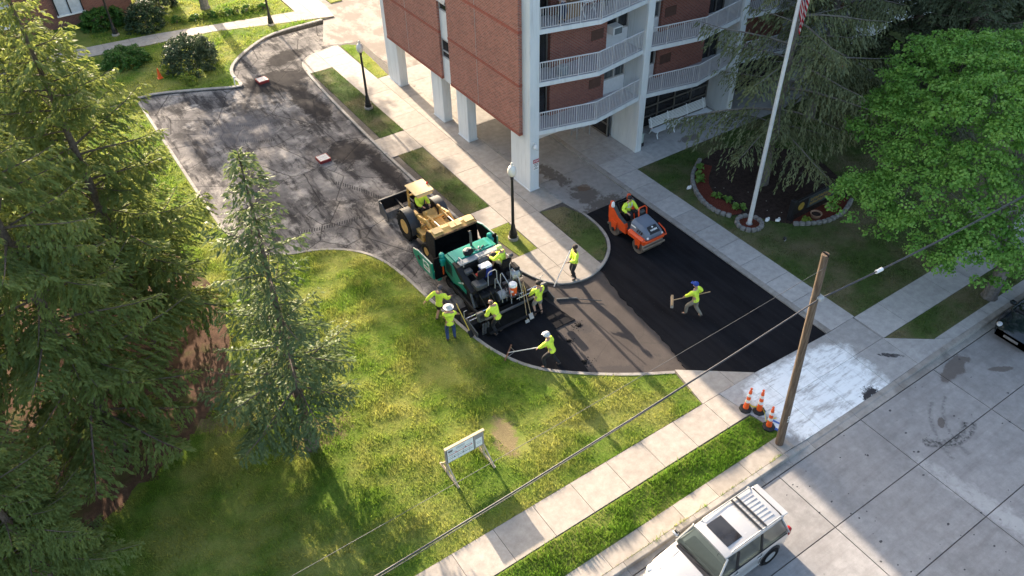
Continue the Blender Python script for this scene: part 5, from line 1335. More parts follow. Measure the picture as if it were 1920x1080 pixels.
# screed
sc_ = ob('screed', side(-1.35, 1.35, [(-1.95, .06), (-2.72, .06), (-2.78, .32), (-2.62, .58), (-2.1, .68), (-1.95, .5)]), M_ASPH, T)
ob('walk_board', MB().box((0, -2.83, .3), (2.6, .16, .035)), M_DARK, sc_); ob('screed_rib', MB().box((0, -2.4, .69), (2.5, .1, .06)), M_GREYM, sc_)
for sd_ in (-1, 1):
    exn = ob('screed_extension', side(min(sd_ * 1.2, sd_ * (1.72 if sd_ < 0 else 2.1)), max(sd_ * 1.2, sd_ * (1.72 if sd_ < 0 else 2.1)), [(-1.7, .05), (-2.1, .05), (-2.1, .42), (-1.85, .52), (-1.7, .4)]), M_DARK, sc_)
    for y, z in ((-1.72, .52), (-1.98, .58)): ob('slide_tube', MB().tube([(sd_ * .6, y, z), (sd_ * (1.75 if sd_ < 0 else 2.1), y, z)], .04, 10), M_CHROME, exn, True)
    xe = sd_ * (1.75 if sd_ < 0 else 2.14)
    eg = ob('end_gate', side(xe - .025, xe + .025, [(-1.25, .02), (-2.55, .02), (-2.6, .35), (-1.9, .52), (-1.3, .4)]), M_GREYM, sc_)
    ob('crank', MB().tube([(xe, -1.55, .4), (xe, -1.55, .78), (xe + .1, -1.55, .8), (xe + .1, -1.62, .86)], .018, 6), M_LGREY, eg)
    cx = ob('control_box', MB().box((sd_ * (1.42 if sd_ < 0 else 1.75), -2.35, .95), (.32, .2, .42), Euler((R(-15), 0, 0)), .03), M_GREYM, sc_)
    for j in range(5):
        ob('control_slot', MB().box((sd_ * (1.42 if sd_ < 0 else 1.75), -2.47, .80 + j * .075), (.22, .02, .03)), M_BLK, cx)
    ob('control_post', MB().tube([(sd_ * (1.42 if sd_ < 0 else 1.75), -2.3, .3), (sd_ * (1.42 if sd_ < 0 else 1.75), -2.33, .85)], .03, 6), M_DARK, sc_)
pl = MB()
for j in range(3):
    for i in range(3): pl.box((-1.38 + j * .12 - .12, -2.62 - i * .02, .28 + i * .22), (.08, .05, .18))
ob('slotted_plate', pl, M_GREYM, sc_)
# things on the paver
M_WOOD = simple('handle_wood', (.42, .29, .16), .7, var=.15); M_ALU = simple('aluminium', (.62, .63, .63), .35, metal=.7, var=.06)
P0 = Vector((13.32, 23.0, ZD))
def onp(x, y, z): return tuple(P0 + Vector((x, y, z)))
t = thing('ice_chest', 'blue cooler with white lid on the paver platform', 'cooler', onp(-.02, -.55, 1.25))
ob('chest', MB().box((0, 0, .24), (.5, .34, .48), None, .03), simple('cooler_blue', (.012, .035, .22), .35, var=.04), t); ob('lid', MB().box((0, 0, .53), (.54, .38, .12), None, .04), M_SIGNW, t); ob('handle', MB().tube([(-.27, 0, .38), (-.3, 0, .3), (-.27, 0, .22)], .015, 5), M_SIGNW, t)
t = thing('water_jug', 'orange drinking water jug with white lid on the rear stand of the paver', 'jug', onp(.43, -1.98, 1.02))
ob('body', MB().lathe([(.15, 0), (.165, .02), (.175, .4), (.165, .42)], 20), simple('jug_orange', (.80, .12, .02), .35, var=.03), t, True); ob('lid', MB().lathe([(.18, .42), (.185, .5), (.15, .55), (0, .56)], 20), M_SIGNW, t, True)
ob('tap', MB().box((0, -.18, .06), (.04, .05, .04)), M_SIGNW, t); ob('label_patch', MB().box((-.12, -.125, .23), (.1, .02, .1), Euler((0, 0, R(-44)))), M_SIGNW, t)
t2 = thing('jug_stand', 'grey tubular stand carrying the orange water jug', 'stand', onp(.43, -1.98, 0))
ob('shelf', MB().box((0, 0, 1.0), (.46, .42, .035)), M_GREYM, t2)
for x in (-.2, .2):
    for y in (-.18, .18): ob('post', MB().tube([(x, y, .55), (x, y, 1.25 if y > 0 else 1.0)], .018, 6), M_LGREY, t2)
t = thing('work_bag', 'black and pale cloth bag lying on the teal hood of the paver', 'bag', onp(-.28, .36, 1.93))
ob('bag_body', MB().ell((0, 0, .1), (.25, .18, .14), 12, 8, .12, rr), M_SEATB, t, True); ob('cloth', MB().ell((-.02, .06, .19), (.2, .13, .08), 10, 6, .22, rr), simple('pale_cloth', (.42, .36, .30), .9), t, True)
t = thing('tool_tray', 'small grey tools scattered on the teal hood beside the bag', 'tools', onp(.22, .36, 1.945))
for k in range(5): ob('tool', MB().box((rr.uniform(-.2, .3), rr.uniform(-.1, .1), .03), (.16, .05, .05), Euler((0, 0, rr.uniform(0, 3))), .01), M_LGREY if k % 2 else M_GREYM, t)
for k, (a, b, lab) in enumerate((((.5, -2.95, .05), (.78, -2.15, 1.5), 'long wooden handle leaning on the paver screed, lower of two'), ((.66, -2.98, .35), (.8, -2.2, 1.62), 'long wooden handle leaning on the paver screed, upper of two'))):
    t = thing('shovel', lab, 'shovel', onp(*a), 0, 'shovels leaning on the screed')
    d = Vector(b) - Vector(a); ob('handle', MB().tube([(0, 0, 0), tuple(d)], .018, 7), M_WOOD, t, True)
    ob('blade', MB().box(tuple(d * -.02 + Vector((0, 0, .03))), (.2, .26, .02), Euler((R(60), 0, 0))), M_STEEL, t)

# ------------------------------------------------------------------ tandem roller
M_OR = simple('roller_orange', (.70, .075, .012), .4, var=.06, scale=3, dirt=.12, dcol=(.2, .05, .02)); M_HOODG = simple('roller_hood_grey', (.13, .155, .20), .42, var=.06, scale=3)
M_DRUM = simple('drum_steel', (.23, .185, .15), .42, metal=.5, var=.2, scale=4)
T = thing('tandem_roller', 'orange tandem roller with grey hood compacting the new asphalt', 'roller', (21.25, 21.9, ZD + .045))
for y in (-.92, .78):
    dr = ob('drum', MB().lathe([(.30, -.6), (.355, -.62), (.36, -.6), (.36, .6), (.355, .62), (.30, .6)], 36, (0, y, .36), 'X'), M_DRUM, T, True)
    for sd_ in (-1, 1):
        ob('drum_disc', MB().lathe([(.3, sd_ * .56), (.27, sd_ * .58), (.1, sd_ * .6), (.09, sd_ * .66), (0, sd_ * .66)], 24, (0, y, .36), 'X'), M_OR, dr, True)
        ob('drum_plate', MB().extrude([(y - .11, .32), (y - .07, .26), (y + .07, .26), (y + .11, .32), (y + .22, .82), (y - .22, .82)], sd_ * .645 - .02, sd_ * .645 + .02, 'X'), M_OR, T)
        ob('hub', MB().lathe([(.1, sd_ * .66), (.1, sd_ * .7), (.05, sd_ * .72), (0, sd_ * .72)], 12, (0, y, .36), 'X'), M_BLK, T, True)
    ob('scraper_bar', MB().box((0, y + (-.42 if y < 0 else .42), .45), (1.3, .08, .09), None, .015), simple('muddy_bar', (.2, .16, .12), .7), T)
fr = ob('front_frame', MB().loft([[(x, y, z) for x, z in ((-.62, .62), (.62, .62), (.64, .82), (.56, zt), (-.56, zt), (-.64, .82))] for y, zt in ((-1.3, .82), (-1.2, .92), (-.3, .95), (-.2, .9))]), M_OR, T)
hd = ob('engine_hood', MB().loft([[(x * k, y, z) for x, z in ((-.52, .88), (.52, .88), (.5, zt - .14), (.36, zt), (-.36, zt), (-.5, zt - .14))] for y, zt, k in ((-1.36, 1.08, .82), (-1.28, 1.2, .95), (-.9, 1.36, 1), (-.28, 1.45, 1), (-.2, 1.38, .96))]), M_HOODG, T, True)
ob('hood_vent', MB().loft([[(x, y, z) for x, y, z in ((-.3, -1.34, 1.14), (.3, -1.34, 1.14), (.26, -1.02, 1.345), (-.26, -1.02, 1.345))], [(x, y - .01, z + .03) for x, y, z in ((-.28, -1.34, 1.14), (.28, -1.34, 1.14), (.24, -1.02, 1.345), (-.24, -1.02, 1.345))]]), M_BLK, hd)
text_mesh('HAMM', .13, M_SIGNW, hd, (0, -1.215, 1.262), (R(32.6), 0, 0), 'maker_name', .003)
ob('emblem', MB().box((0, -1.09, 1.335), (.08, .07, .012), Euler((R(32), 0, 0))), M_SIGNW, hd)
for sd_ in (-1, 1):
    for k in range(3): ob('side_slot', MB().box((sd_ * .505, -.98 + k * .13, 1.08), (.02, .06, .2), Euler((R(25), 0, 0))), M_BLK, hd)
    ob('side_letters', MB().box((sd_ * .5, -.42, 1.17), (.02, .3, .08)), M_SIGNW, hd)
    ob('lamp', MB().lathe([(.05, 0), (.06, -.03), (.05, -.06), (0, -.07)], 12, (sd_ * .42, -1.3, .98), 'Y'), M_SIGNW, T, True)
ob('bumper_rail', MB().tube([(-.6, -1.3, .85), (-.6, -1.45, .9), (.6, -1.45, .9), (.62, -1.28, 1.05), (.58, -.9, 1.2)], .03, 8), M_OR, T, True)
ob('articulation', MB().box((0, -.1, .6), (.45, .35, .35), None, .04), M_DARK, T)
ob('rear_frame', MB().loft([[(x, y, z) for x, z in ((-.6, .5), (.6, .5), (.62, .78), (-.62, .78))] for y in (-.02, .1, .95, 1.2)]), M_OR, T)
ob('platform_mat', MB().box((0, .1, .8), (1.05, .5, .04)), M_GREYM, T)
for sd_ in (-1, 1):
    ob('side_console', MB().extrude([(.0, .78), (1.22, .78), (1.25, 1.45), (.95, 1.5), (.55, 1.15), (.05, 1.0)], sd_ * .54 - .08, sd_ * .54 + .08, 'X'), M_OR, T)
    ob('console_top', MB().extrude([(.1, 1.03), (.56, 1.18), (.95, 1.53), (.95, 1.5), (.55, 1.15), (.1, 1.0)], sd_ * .52 - .09, sd_ * .52 + .09, 'X'), M_GREYM, T)
    ob('rear_horn', MB().box((sd_ * .5, 1.15, 1.56), (.18, .16, .26), None, .04), M_OR, T)
st = ob('seat', MB().box((0, .62, 1.1), (.48, .44, .14), None, .04), M_SEATB, T); ob('seat_back', MB().box((0, .86, 1.38), (.48, .1, .5), None, .04), M_SEATB, st); ob('seat_rail', MB().tube([(-.3, .7, 1.2), (-.34, .95, 1.62), (.34, .95, 1.62), (.3, .7, 1.2)], .02, 6), M_BLK, st, True)
ob('seat_base', MB().box((0, .65, .92), (.4, .5, .26)), M_DARK, T)
ob('grab_rail', MB().tube([(-.02, -.22, 1.3), (-.04, -.16, 1.72), (.04, -.12, 1.8), (.36, -.12, 1.8), (.44, -.16, 1.7), (.44, -.22, 1.3)], .03, 8), M_OR, T, True)
ob('steering_column', MB().box((.2, -.1, 1.45), (.3, .14, .34), Euler((R(18), 0, 0)), .04), M_GREYM, T)
ob('steering_wheel', MB().lathe([(.15, -.012), (.165, 0), (.15, .012), (.138, 0)], 18, (0, 0, 0), 'Z', True), M_BLK, T, True).matrix_local = Matrix.Translation((.18, .06, 1.5)) @ Matrix.Rotation(R(-28), 4, 'X')
ob('white_bottle', MB().lathe([(.08, 0), (.09, .05), (.07, .22), (.03, .27), (0, .27)], 12, (-.6, .98, 1.5)), M_SIGNW, T, True)

# ------------------------------------------------------------------ cars
def car(name, label, loc, rz, body_mat, low_mat, dims, roof_rack=True, group=None):
    """local +X is the nose"""
    L, W, Hh = dims; hw = W / 2
    T = thing(name, label, 'car', loc, rz, group)
    x0, x1 = -L / 2, L / 2
    belt = Hh * .58; hoodz = Hh * .56
    # stations: x, half width, bottom z, shoulder z (belt), top z at centre
    st = [(x0, .80, .48, .82, .84), (x0 + .1, .92, .38, .95, 1.0), (x0 + .28, .97, .3, belt - .02, belt), (x0 + 1.2, 1.0, .28, belt, belt + .01), (0, 1.0, .28, belt, belt + .01), (x1 - 1.55, 1.0, .28, belt - .02, belt), (x1 - 1.2, .99, .28, hoodz - .03, hoodz + .03), (x1 - .5, .96, .28, hoodz - .12, hoodz - .02), (x1 - .16, .88, .34, hoodz - .24, hoodz - .12), (x1, .72, .45, hoodz - .36, hoodz - .3)]
    rings = []
    for x, k, zb, zs, zt in st:
        w = hw * k
        rings.append([(x, -w * .9, zb), (x, -w, zb + .12), (x, -w * 1.0, zs - .22), (x, -w * .965, zs - .05), (x, -w * .9, zs), (x, -w * .45, zt + .0), (x, w * .45, zt), (x, w * .9, zs), (x, w * .965, zs - .05), (x, w, zs - .22), (x, w, zb + .12), (x, w * .9, zb)])
    bd = ob('body', MB().loft(rings), body_mat, T, True)
    ob('rocker', MB().box((.05, 0, .36), (L * .55, W * 1.005, .16), None, .04), low_mat, bd)
    # greenhouse
    zr = Hh; gx = [(x0 + .2, belt), (x0 + .50, zr - .05), (x1 - 1.9, zr - .05), (x1 - 1.42, belt)] if roof_rack else [(x0 + .75, belt), (x0 + 1.45, zr - .05), (x1 - 2.2, zr - .05), (x1 - 1.35, belt)]
    gw = lambda z: hw * (.93 - .20 * (z - belt) / (zr - belt))
    def gpt(x, s_, z): return (x, s_ * gw(z), z)
    ga = [[gpt(gx[0][0], s_, belt - .02) for s_ in (-1, 1)], [gpt(gx[1][0], s_, zr - .06) for s_ in (-1, 1)], [gpt(gx[2][0], s_, zr - .06) for s_ in (-1, 1)], [gpt(gx[3][0], s_, belt - .02) for s_ in (-1, 1)]]
    v = [p for pr in ga for p in pr]
    gl = ob('glasshouse', MB().add(v, [(0, 1, 3, 2), (2, 3, 5, 4), (4, 5, 7, 6), (0, 2, 4, 6), (1, 7, 5, 3)]), M_CARGLASS, T)
    # roof
    rw = gw(zr - .05)
    rf = []
    for x, k, dz in ((gx[1][0] - .14, .93, -.03), (gx[1][0], 1.0, .0), ((gx[1][0] + gx[2][0]) / 2, 1.02, .03), (gx[2][0], 1.0, .0), (gx[2][0] + .05, .97, -.02)):
        w = rw * k; rf.append([(x, -w, zr - .075 + dz), (x, -w * .96, zr - .03 + dz), (x, -w * .7, zr + dz), (x, w * .7, zr + dz), (x, w * .96, zr - .03 + dz), (x, w, zr - .075 + dz)])
    ro = ob('roof', MB().loft(rf), body_mat, T, True)
    def pil(a, b, w, h=.05): return ob('pillar', MB().bar(a, b, w, h, .01), body_mat, T)
    for s_ in (-1, 1):
        e = .012
        def q(x, z, o=e): p = gpt(x, s_, z); return (p[0], p[1] + s_ * o, p[2])
        pil(q(gx[3][0], belt - .02), q(gx[2][0], zr - .07), .06); pil(q(gx[0][0], belt - .02), q(gx[1][0], zr - .07), .1)
        dk = MB().bar(q(.12, belt), q(.02, zr - .08), .08, .03); dk.bar(q(-.95, belt), q(-.98, zr - .08), .07, .03)
        ob('pillar', dk, M_BLK, T)
        ob('belt_trim', MB().bar(q(gx[0][0] + .1, belt + .0, .03), q(gx[3][0] - .05, belt + .0, .03), .03, .03), M_BLK, T)
        # mirror, handles, door seams
        mr = ob('mirror', MB().box((gx[3][0] - .12, s_ * (hw + .1), belt + .08), (.14, .24, .18), None, .05), body_mat, T, True)
        ob('mirror_glass', MB().box((gx[3][0] - .195, s_ * (hw + .1), belt + .08), (.01, .19, .13)), M_GLASS, mr)
        for x in (.25, -.75):
            ob('door_handle', MB().box((x - .1, s_ * (hw * 1.0 + .012), belt - .17), (.2, .035, .045), None, .012), body_mat, T)
        sm = MB()
        for x in (gx[3][0] - .02, .14, -.92): sm.box((x, s_ * (hw + .002), (belt + .4) / 2), (.012, .012, belt - .42))
        ob('door_seam', sm, M_BLK, T)
        ob('headlamp', MB().ell((x1 - .3, s_ * hw * .74, hoodz - .25), (.17, .17, .1), 12, 8), M_LAMPG, T, True)
        ob('tail_lamp', MB().box((x0 + .1, s_ * hw * .86, belt - .16), (.12, .16, .36), None, .03), M_TAIL, T, True)
        for xw in (x1 - .92, x0 + .95):
            # wheel arches, dark
            ob('wheel_arch', MB().lathe([(.44, s_ * (hw - .10)), (.44, s_ * (hw + .008)), (.40, s_ * (hw + .014)), (0, s_ * (hw + .010))], 24, (0, 0, 0), 'Y'), M_BLK, T, True).location = (xw, 0, .4)
            tw = thing_wheel(T, (xw, s_ * (hw - .06), .37), .37, .24, s_)
    ob('bumper', MB().box((x0 + .07, 0, .52), (.2, W * .9, .24), None, .07), body_mat, T, True)
    ob('bumper', MB().box((x1 - .14, 0, .42), (.24, W * .84, .2), None, .07), body_mat, T, True)
    ob('grille', MB().box((x1 - .035, 0, hoodz - .38), (.08, .62, .2), Euler((0, R(-12), 0)), .02), M_STEEL, T)
    hs = MB()
    for s_ in (-1, 1): hs.bar((x1 - 1.25, s_ * .58, hoodz + .025), (x1 - .35, s_ * .48, hoodz - .06), .012, .012)
    ob('hood_crease', hs, body_mat, T)
    wb = MB().bar((gx[3][0] + .05, -hw * .75, belt + .03), (gx[3][0] - .05, -.02, belt + .06), .02); wb.bar((gx[3][0] + .05, 0, belt + .03), (gx[3][0] - .05, hw * .7, belt + .06), .02)
    ob('wiper', wb, M_BLK, T); ob('cowl', MB().box((gx[3][0] + .06, 0, belt + .0), (.14, W * .8, .05)), M_BLK, T)
    # interior through the glass
    for y in (-.38, .38):
        s1 = ob('front_seat', MB().box((.25, y, belt - .15), (.46, .46, .16), None, .05), M_INT, T); ob('headrest', MB().box((.0, y, belt + .38), (.12, .26, .2), None, .05), M_INT, s1); ob('seat_back', MB().box((.02, y, belt + .08), (.14, .46, .55), Euler((0, R(-14), 0)), .05), M_INT, s1)
    ob('dashboard', MB().box((gx[3][0] - .38, 0, belt - .05), (.5, W * .78, .14), None, .05), M_DASH, T)
    ob('steering_wheel', MB().lathe([(.16, -.012), (.18, 0), (.16, .012), (.15, 0)], 18, (0, 0, 0), 'X', True), M_BLK, T, True).location = (gx[3][0] - .68, .38, belt + .05)
    if roof_rack:
        ob('sunroof', MB().box((-.06, 0, zr + .026), (.62, .9, .02), None, .008), M_GLASS, ro)
        for s_ in (-1, 1):
            ob('roof_rail', MB().tube([(gx[2][0] - .22, s_ * rw * .93, zr - .02), (gx[2][0] - .3, s_ * rw * .93, zr + .06), (gx[1][0] + .1, s_ * rw * .93, zr + .06), (gx[1][0], s_ * rw * .93, zr - .02)], .022, 6), M_LGREY, ro, True)
        for x in (-1.0, -1.2): ob('cross_bar', MB().box((x, 0, zr + .075), (.07, rw * 1.86, .03), None, .01), M_BLK, ro)
        for k in range(7): ob('roof_rib', MB().box((-1.12, -.42 + k * .14, zr + .02), (1.25, .045, .014)), body_mat, ro)
        ob('spoiler', MB().box((gx[1][0] - .2, 0, zr - .06), (.26, rw * 1.86, .04), Euler((0, R(-8), 0)), .015), body_mat, ro); ob('spoiler_gap', MB().box((gx[1][0] - .05, 0, zr - .005), (.03, rw * 1.7, .03)), M_BLK, ro)
    return T
def thing_wheel(T, c, r, w, s_):
    m = MB().lathe([(.22, -w * .42), (r * .9, -w * .5), (r, -w * .36), (r, w * .36), (r * .9, w * .5), (.22, w * .42)], 28, (0, 0, 0), 'Y', True)
    t = ob('wheel', m, M_TYRE, T, True); t.location = c
    rm = MB().lathe([(.225, s_ * w * .4), (.2, s_ * w * .3), (.19, s_ * w * .1), (0, s_ * w * .1)], 24, (0, 0, 0), 'Y')
    for k in range(6):
        a = 2 * PI * k / 6; rm.box((math.cos(a) * .11, s_ * w * .34, math.sin(a) * .11), (.2, .03, .055), Matrix.Rotation(-a, 3, 'Y'))
    rm.lathe([(.06, s_ * w * .3), (.06, s_ * w * .42), (0, s_ * w * .43)], 12, (0, 0, 0), 'Y')
    ob('rim', rm, M_ALU, t, True); return t
s = NT('car_glass'); p = s.n('ShaderNodeBsdfGlossy'); p.inputs['Roughness'].default_value = .03; p.inputs['Color'].default_value = (.9, .95, 1, 1)
tr = s.n('ShaderNodeBsdfTransparent'); tr.inputs['Color'].default_value = (.32, .37, .38, 1)
fz = s.n('ShaderNodeFresnel'); fz.inputs['IOR'].default_value = 1.5
mx = s.n('ShaderNodeMixShader'); s.l(s.math('ADD', fz.outputs[0], .05), mx.inputs[0]); s.l(tr.outputs[0], mx.inputs[1]); s.l(p.outputs[0], mx.inputs[2]); s.l(mx.outputs[0], s.out.inputs['Surface']); M_CARGLASS = s.m
M_LAMPG = simple('headlamp_glass', (.5, .52, .54), .12, var=.05); M_TAIL = simple('tail_lamp_red', (.30, .01, .012), .15, var=.05)
M_INT = simple('beige_interior', (.36, .32, .26), .7, var=.08); M_DASH = simple('dash_grey', (.14, .15, .15), .7)
s = NT('silver_car_paint'); cc = s.ramp(s.noise(s.pos(obj=True), 400, 1), (.4, (.46, .45, .435)), (.6, (.54, .53, .515)))
M_SILVER = s.finish(cc, .32, .35, None, .5, coat=.6)
s = NT('dark_car_paint'); cc = s.ramp(s.noise(s.pos(obj=True), 400, 1), (.4, (.006, .012, .016)), (.6, (.012, .022, .028))); M_DKCAR = s.finish(cc, .25, .2, None, .5, coat=.9)
car('silver_suv', 'silver sport utility car with roof rack parked at the street kerb', (12.40, 7.66, ZS), PI, M_SILVER, M_LGREY, (4.75, 1.86, 1.80))
car('dark_sedan', 'dark green-black car at the kerb beyond the wet stain', (31.2, 7.85, ZS), PI, M_DKCAR, M_BLK, (4.6, 1.78, 1.46), False)
# ================================================================== PEOPLE
M_SKIN = simple('skin_tan', (.44, .25, .17), .6, var=.08, scale=8); M_SKIN2 = simple('skin_dark', (.12, .065, .045), .6, var=.08, scale=8)
M_HIVIS = simple('hi_vis_yellow', (.70, .95, .07), .85, var=.2, scale=9, bump=1.0, bscale=14); M_STRIPE = simple('reflective_tape', (.62, .64, .62), .4)
M_BLKT = simple('black_trousers', (.016, .016, .019), .9, var=.3, scale=9); M_JEAN = simple('blue_jeans', (.025, .05, .13), .9, var=.25, scale=14); M_KHAKI = simple('khaki_cloth', (.23, .20, .155), .9, var=.15, scale=12)
M_GSHORT = simple('grey_shorts', (.27, .26, .25), .9, var=.12, scale=12); M_BEIGE = simple('beige_shorts', (.42, .34, .24), .9, var=.1, scale=12); M_BOOT = simple('work_boot', (.055, .043, .035), .8, var=.3); M_HAIR = simple('dark_hair', (.03, .02, .014), .8)
M_STRAW = simple('straw_hat', (.62, .60, .55), .85, var=.1, scale=20); M_BLUEC = simple('blue_cap', (.02, .06, .30), .8); M_LIME = simple('lime_cap', (.62, .75, .25), .8); M_NAVY = simple('navy_cloth', (.02, .03, .075), .9, var=.2); M_EYE = simple('eye_dark', (.01, .01, .01), .3)
def skin_mesh(name, nodes, edges, root, sub=1):
    names = list(nodes); ix = {k: i for i, k in enumerate(names)}
    me = bpy.data.meshes.new(name); me.from_pydata([tuple(nodes[k][0]) for k in names], [(ix[a], ix[b]) for a, b in edges], [])
    o = bpy.data.objects.new(name, me); COL.objects.link(o)
    md = o.modifiers.new('skin', 'SKIN'); md.use_smooth_shade = True; md.branch_smoothing = .6
    for i, k in enumerate(names):
        r = nodes[k][1]; sv = me.skin_vertices[0].data[i]; sv.radius = r if isinstance(r, tuple) else (r, r); sv.use_root = (k == root)
    sb = o.modifiers.new('sub', 'SUBSURF'); sb.levels = sub; sb.render_levels = sub
    dg = bpy.context.evaluated_depsgraph_get(); dg.update()
    m2 = bpy.data.meshes.new_from_object(o.evaluated_get(dg)); m2.name = name
    bpy.data.objects.remove(o); bpy.data.meshes.remove(me)
    m2.shade_smooth(); return m2
def ik(a, b, l1, l2, pole):
    a, b = Vector(a), Vector(b); d = b - a; L = min(d.length, (l1 + l2) * .995); d.normalize()
    x = (l1 * l1 - l2 * l2 + L * L) / (2 * L); h = math.sqrt(max(0, l1 * l1 - x * x))
    p = Vector(pole); p = p - d * p.dot(d)
    p = p.normalized() if p.length > 1e-5 else d.orthogonal().normalized()
    return a + d * x + p * h, a + d * L
def person(label, loc, rz, hip=.91, lean=0, side=0, hands=None, feet=None, sit=False, head_turn=0, head_tilt=0, sleeves='long', legs='long', top=M_HIVIS, pants=M_BLKT, skin=M_SKIN, hat=None, hatm=None, scale=1.08, stripe=False, boots=M_BOOT, shoulder_turn=0, group='road workers'):
    """local +Y is forward, +X is the person's right; hands/feet = (left, right) local targets"""
    T = thing('person', label, 'person', loc, rz, group); T.scale = (scale,) * 3
    pel = Vector((0, 0, hip)); sl, cl = math.sin(lean), math.cos(lean)
    up = Vector((math.sin(side), sl, cl * math.cos(side))).normalized(); right = Vector((math.cos(shoulder_turn), math.sin(shoulder_turn), -math.sin(side) * .7)).normalized()
    fwd = up.cross(right) * 1.0
    if fwd.y < 0: fwd = -fwd
    sp = pel + up * .21; ch = pel + up * .42; nk = pel + up * .565 + fwd * .01
    ht = Vector((0, math.sin(head_tilt) * .8, 1)).normalized() * .55 + up * .45; ht.normalize()
    hc = nk + ht * .13 + fwd * .02; tp = nk + ht * .225 + fwd * .015
    hf = Matrix.Rotation(head_turn, 3, 'Z') @ Vector((0, 1, 0)); hf = (hf - ht * hf.dot(ht)).normalized(); hr = hf.cross(ht)
    feet = feet or ((-.11, .0, 0), (.11, .0, 0)); hands = hands or ((-.3, .12, .85), (.3, .12, .85))
    N = {'pel': (pel, (.14, .115)), 'sp': (sp, (.14, .115)), 'ch': (ch, (.165, .125)), 'nk': (nk, .06), 'hc': (hc, (.086, .098)), 'tp': (tp, (.066, .075)), 'jaw': (nk + ht * .06 + hf * .035, .058), 'nose': (hc + hf * .105 - ht * .012, .014)}
    E_ = [('pel', 'sp'), ('sp', 'ch'), ('ch', 'nk'), ('nk', 'jaw'), ('jaw', 'hc'), ('hc', 'tp'), ('hc', 'nose')]
    for s_, nm in ((-1, 'L'), (1, 'R')):
        sh = ch + right * (s_ * .185) + up * .06
        pole = Vector((s_ * .6, -.8, -.5)); el, wr = ik(sh, hands[0 if s_ < 0 else 1], .29, .26, pole)
        d = (wr - el).normalized()
        pm = wr + d * .075
        N['sh' + nm] = (sh, .072); N['el' + nm] = (el, .05); N['wr' + nm] = (wr, .032); N['pm' + nm] = (pm, (.04, .022))
        E_ += [('ch', 'sh' + nm), ('sh' + nm, 'el' + nm), ('el' + nm, 'wr' + nm), ('wr' + nm, 'pm' + nm)]
        lat = d.cross(Vector((0, 0, 1)));
        if lat.length < .1: lat = Vector((1, 0, 0))
        lat.normalize(); pn = lat.cross(d).normalized()
        for j, (of, ln) in enumerate(((-.03, .07), (-.01, .082), (.012, .076), (.032, .06))):
            a = pm + lat * of + d * .028; b = a + d * ln * .55 - pn * .008; c = b + d * ln * .3 - pn * ln * .45
            for q, (pt, rr_) in enumerate(((a, .0105), (b, .0095), (c, .008))): N['f%s%d%d' % (nm, j, q)] = (pt, rr_)
            E_ += [('pm' + nm, 'f%s%d0' % (nm, j)), ('f%s%d0' % (nm, j), 'f%s%d1' % (nm, j)), ('f%s%d1' % (nm, j), 'f%s%d2' % (nm, j))]
        a = wr + d * .03 - lat * .035; b = a - lat * .02 + d * .035 - pn * .015; N['t%s0' % nm] = (a, .013); N['t%s1' % nm] = (b, .010); E_ += [('pm' + nm, 't%s0' % nm), ('t%s0' % nm, 't%s1' % nm)]
        hp_ = pel + right * (s_ * .09) - up * .05
        ft = Vector(feet[0 if s_ < 0 else 1]); ank = ft + Vector((0, -.03, .09))
        kn, ank2 = ik(hp_, ank, .43, .42, Vector((s_ * .12, 1, .15 if not sit else .9)))
        toe = ank2 + Vector((s_ * .03, .15, -.05))
        N['hp' + nm] = (hp_, .1); N['kn' + nm] = (kn, .066); N['an' + nm] = (ank2, .044); N['to' + nm] = (toe, (.038, .026))
        E_ += [('pel', 'hp' + nm), ('hp' + nm, 'kn' + nm), ('kn' + nm, 'an' + nm), ('an' + nm, 'to' + nm)]
    ob('body', skin_mesh('body', N, E_, 'pel'), skin, T)
    def garment(name, keys, edges, grow, mat, extra=None, root='pel'):
        nd = {k: (N[k][0], tuple(q + grow for q in N[k][1]) if isinstance(N[k][1], tuple) else N[k][1] + grow) for k in keys}
        if extra: nd.update(extra)
        return ob(name, skin_mesh(name, nd, edges, root), mat, T)
    up_keys = ['pel', 'sp', 'ch', 'shL', 'shR', 'elL', 'elR'] + (['wrL', 'wrR'] if sleeves == 'long' else [])
    ex = {'nkb': (nk - up * .04, .07), 'hem': (pel - up * .12, (.185, .16))}
    ed = [('hem', 'pel'), ('pel', 'sp'), ('sp', 'ch'), ('ch', 'nkb'), ('ch', 'shL'), ('ch', 'shR'), ('shL', 'elL'), ('shR', 'elR')] + ([('elL', 'wrL'), ('elR', 'wrR')] if sleeves == 'long' else [])
    if sleeves == 'short':
        for nm in 'LR':
            a, b = N['sh' + nm][0], N['el' + nm][0]; ex['es' + nm] = (a + (b - a) * .7, .07)
        up_keys = [k for k in up_keys if not k.startswith('el')]; ed = [e for e in ed if not e[1].startswith('el')] + [('shL', 'esL'), ('shR', 'esR')]
    shirt = garment('shirt', up_keys, ed, .03, top, ex, 'sp')
    if stripe:
        b = MB(); c0 = pel + up * .3; rings = []
        for w in (0, .05): rings.append([tuple(c0 + up * w + right * (.175 * math.cos(a)) + fwd * (.145 * math.sin(a))) for a in [2 * PI * k / 16 for k in range(16)]])
        b.loft(rings, False); ob('reflective_band', b, M_STRIPE, shirt, True)
        for s_ in (-1, 1): ob('reflective_strap', MB().bar(ch + right * s_ * .09 + fwd * .125 - up * .12, ch + right * s_ * .09 + fwd * .09 + up * .08, .045, .012), M_STRIPE, shirt)
    lg = ['pel', 'hpL', 'hpR', 'knL', 'knR']; le = [('pel', 'hpL'), ('pel', 'hpR'), ('hpL', 'knL'), ('hpR', 'knR')]; ex = {}
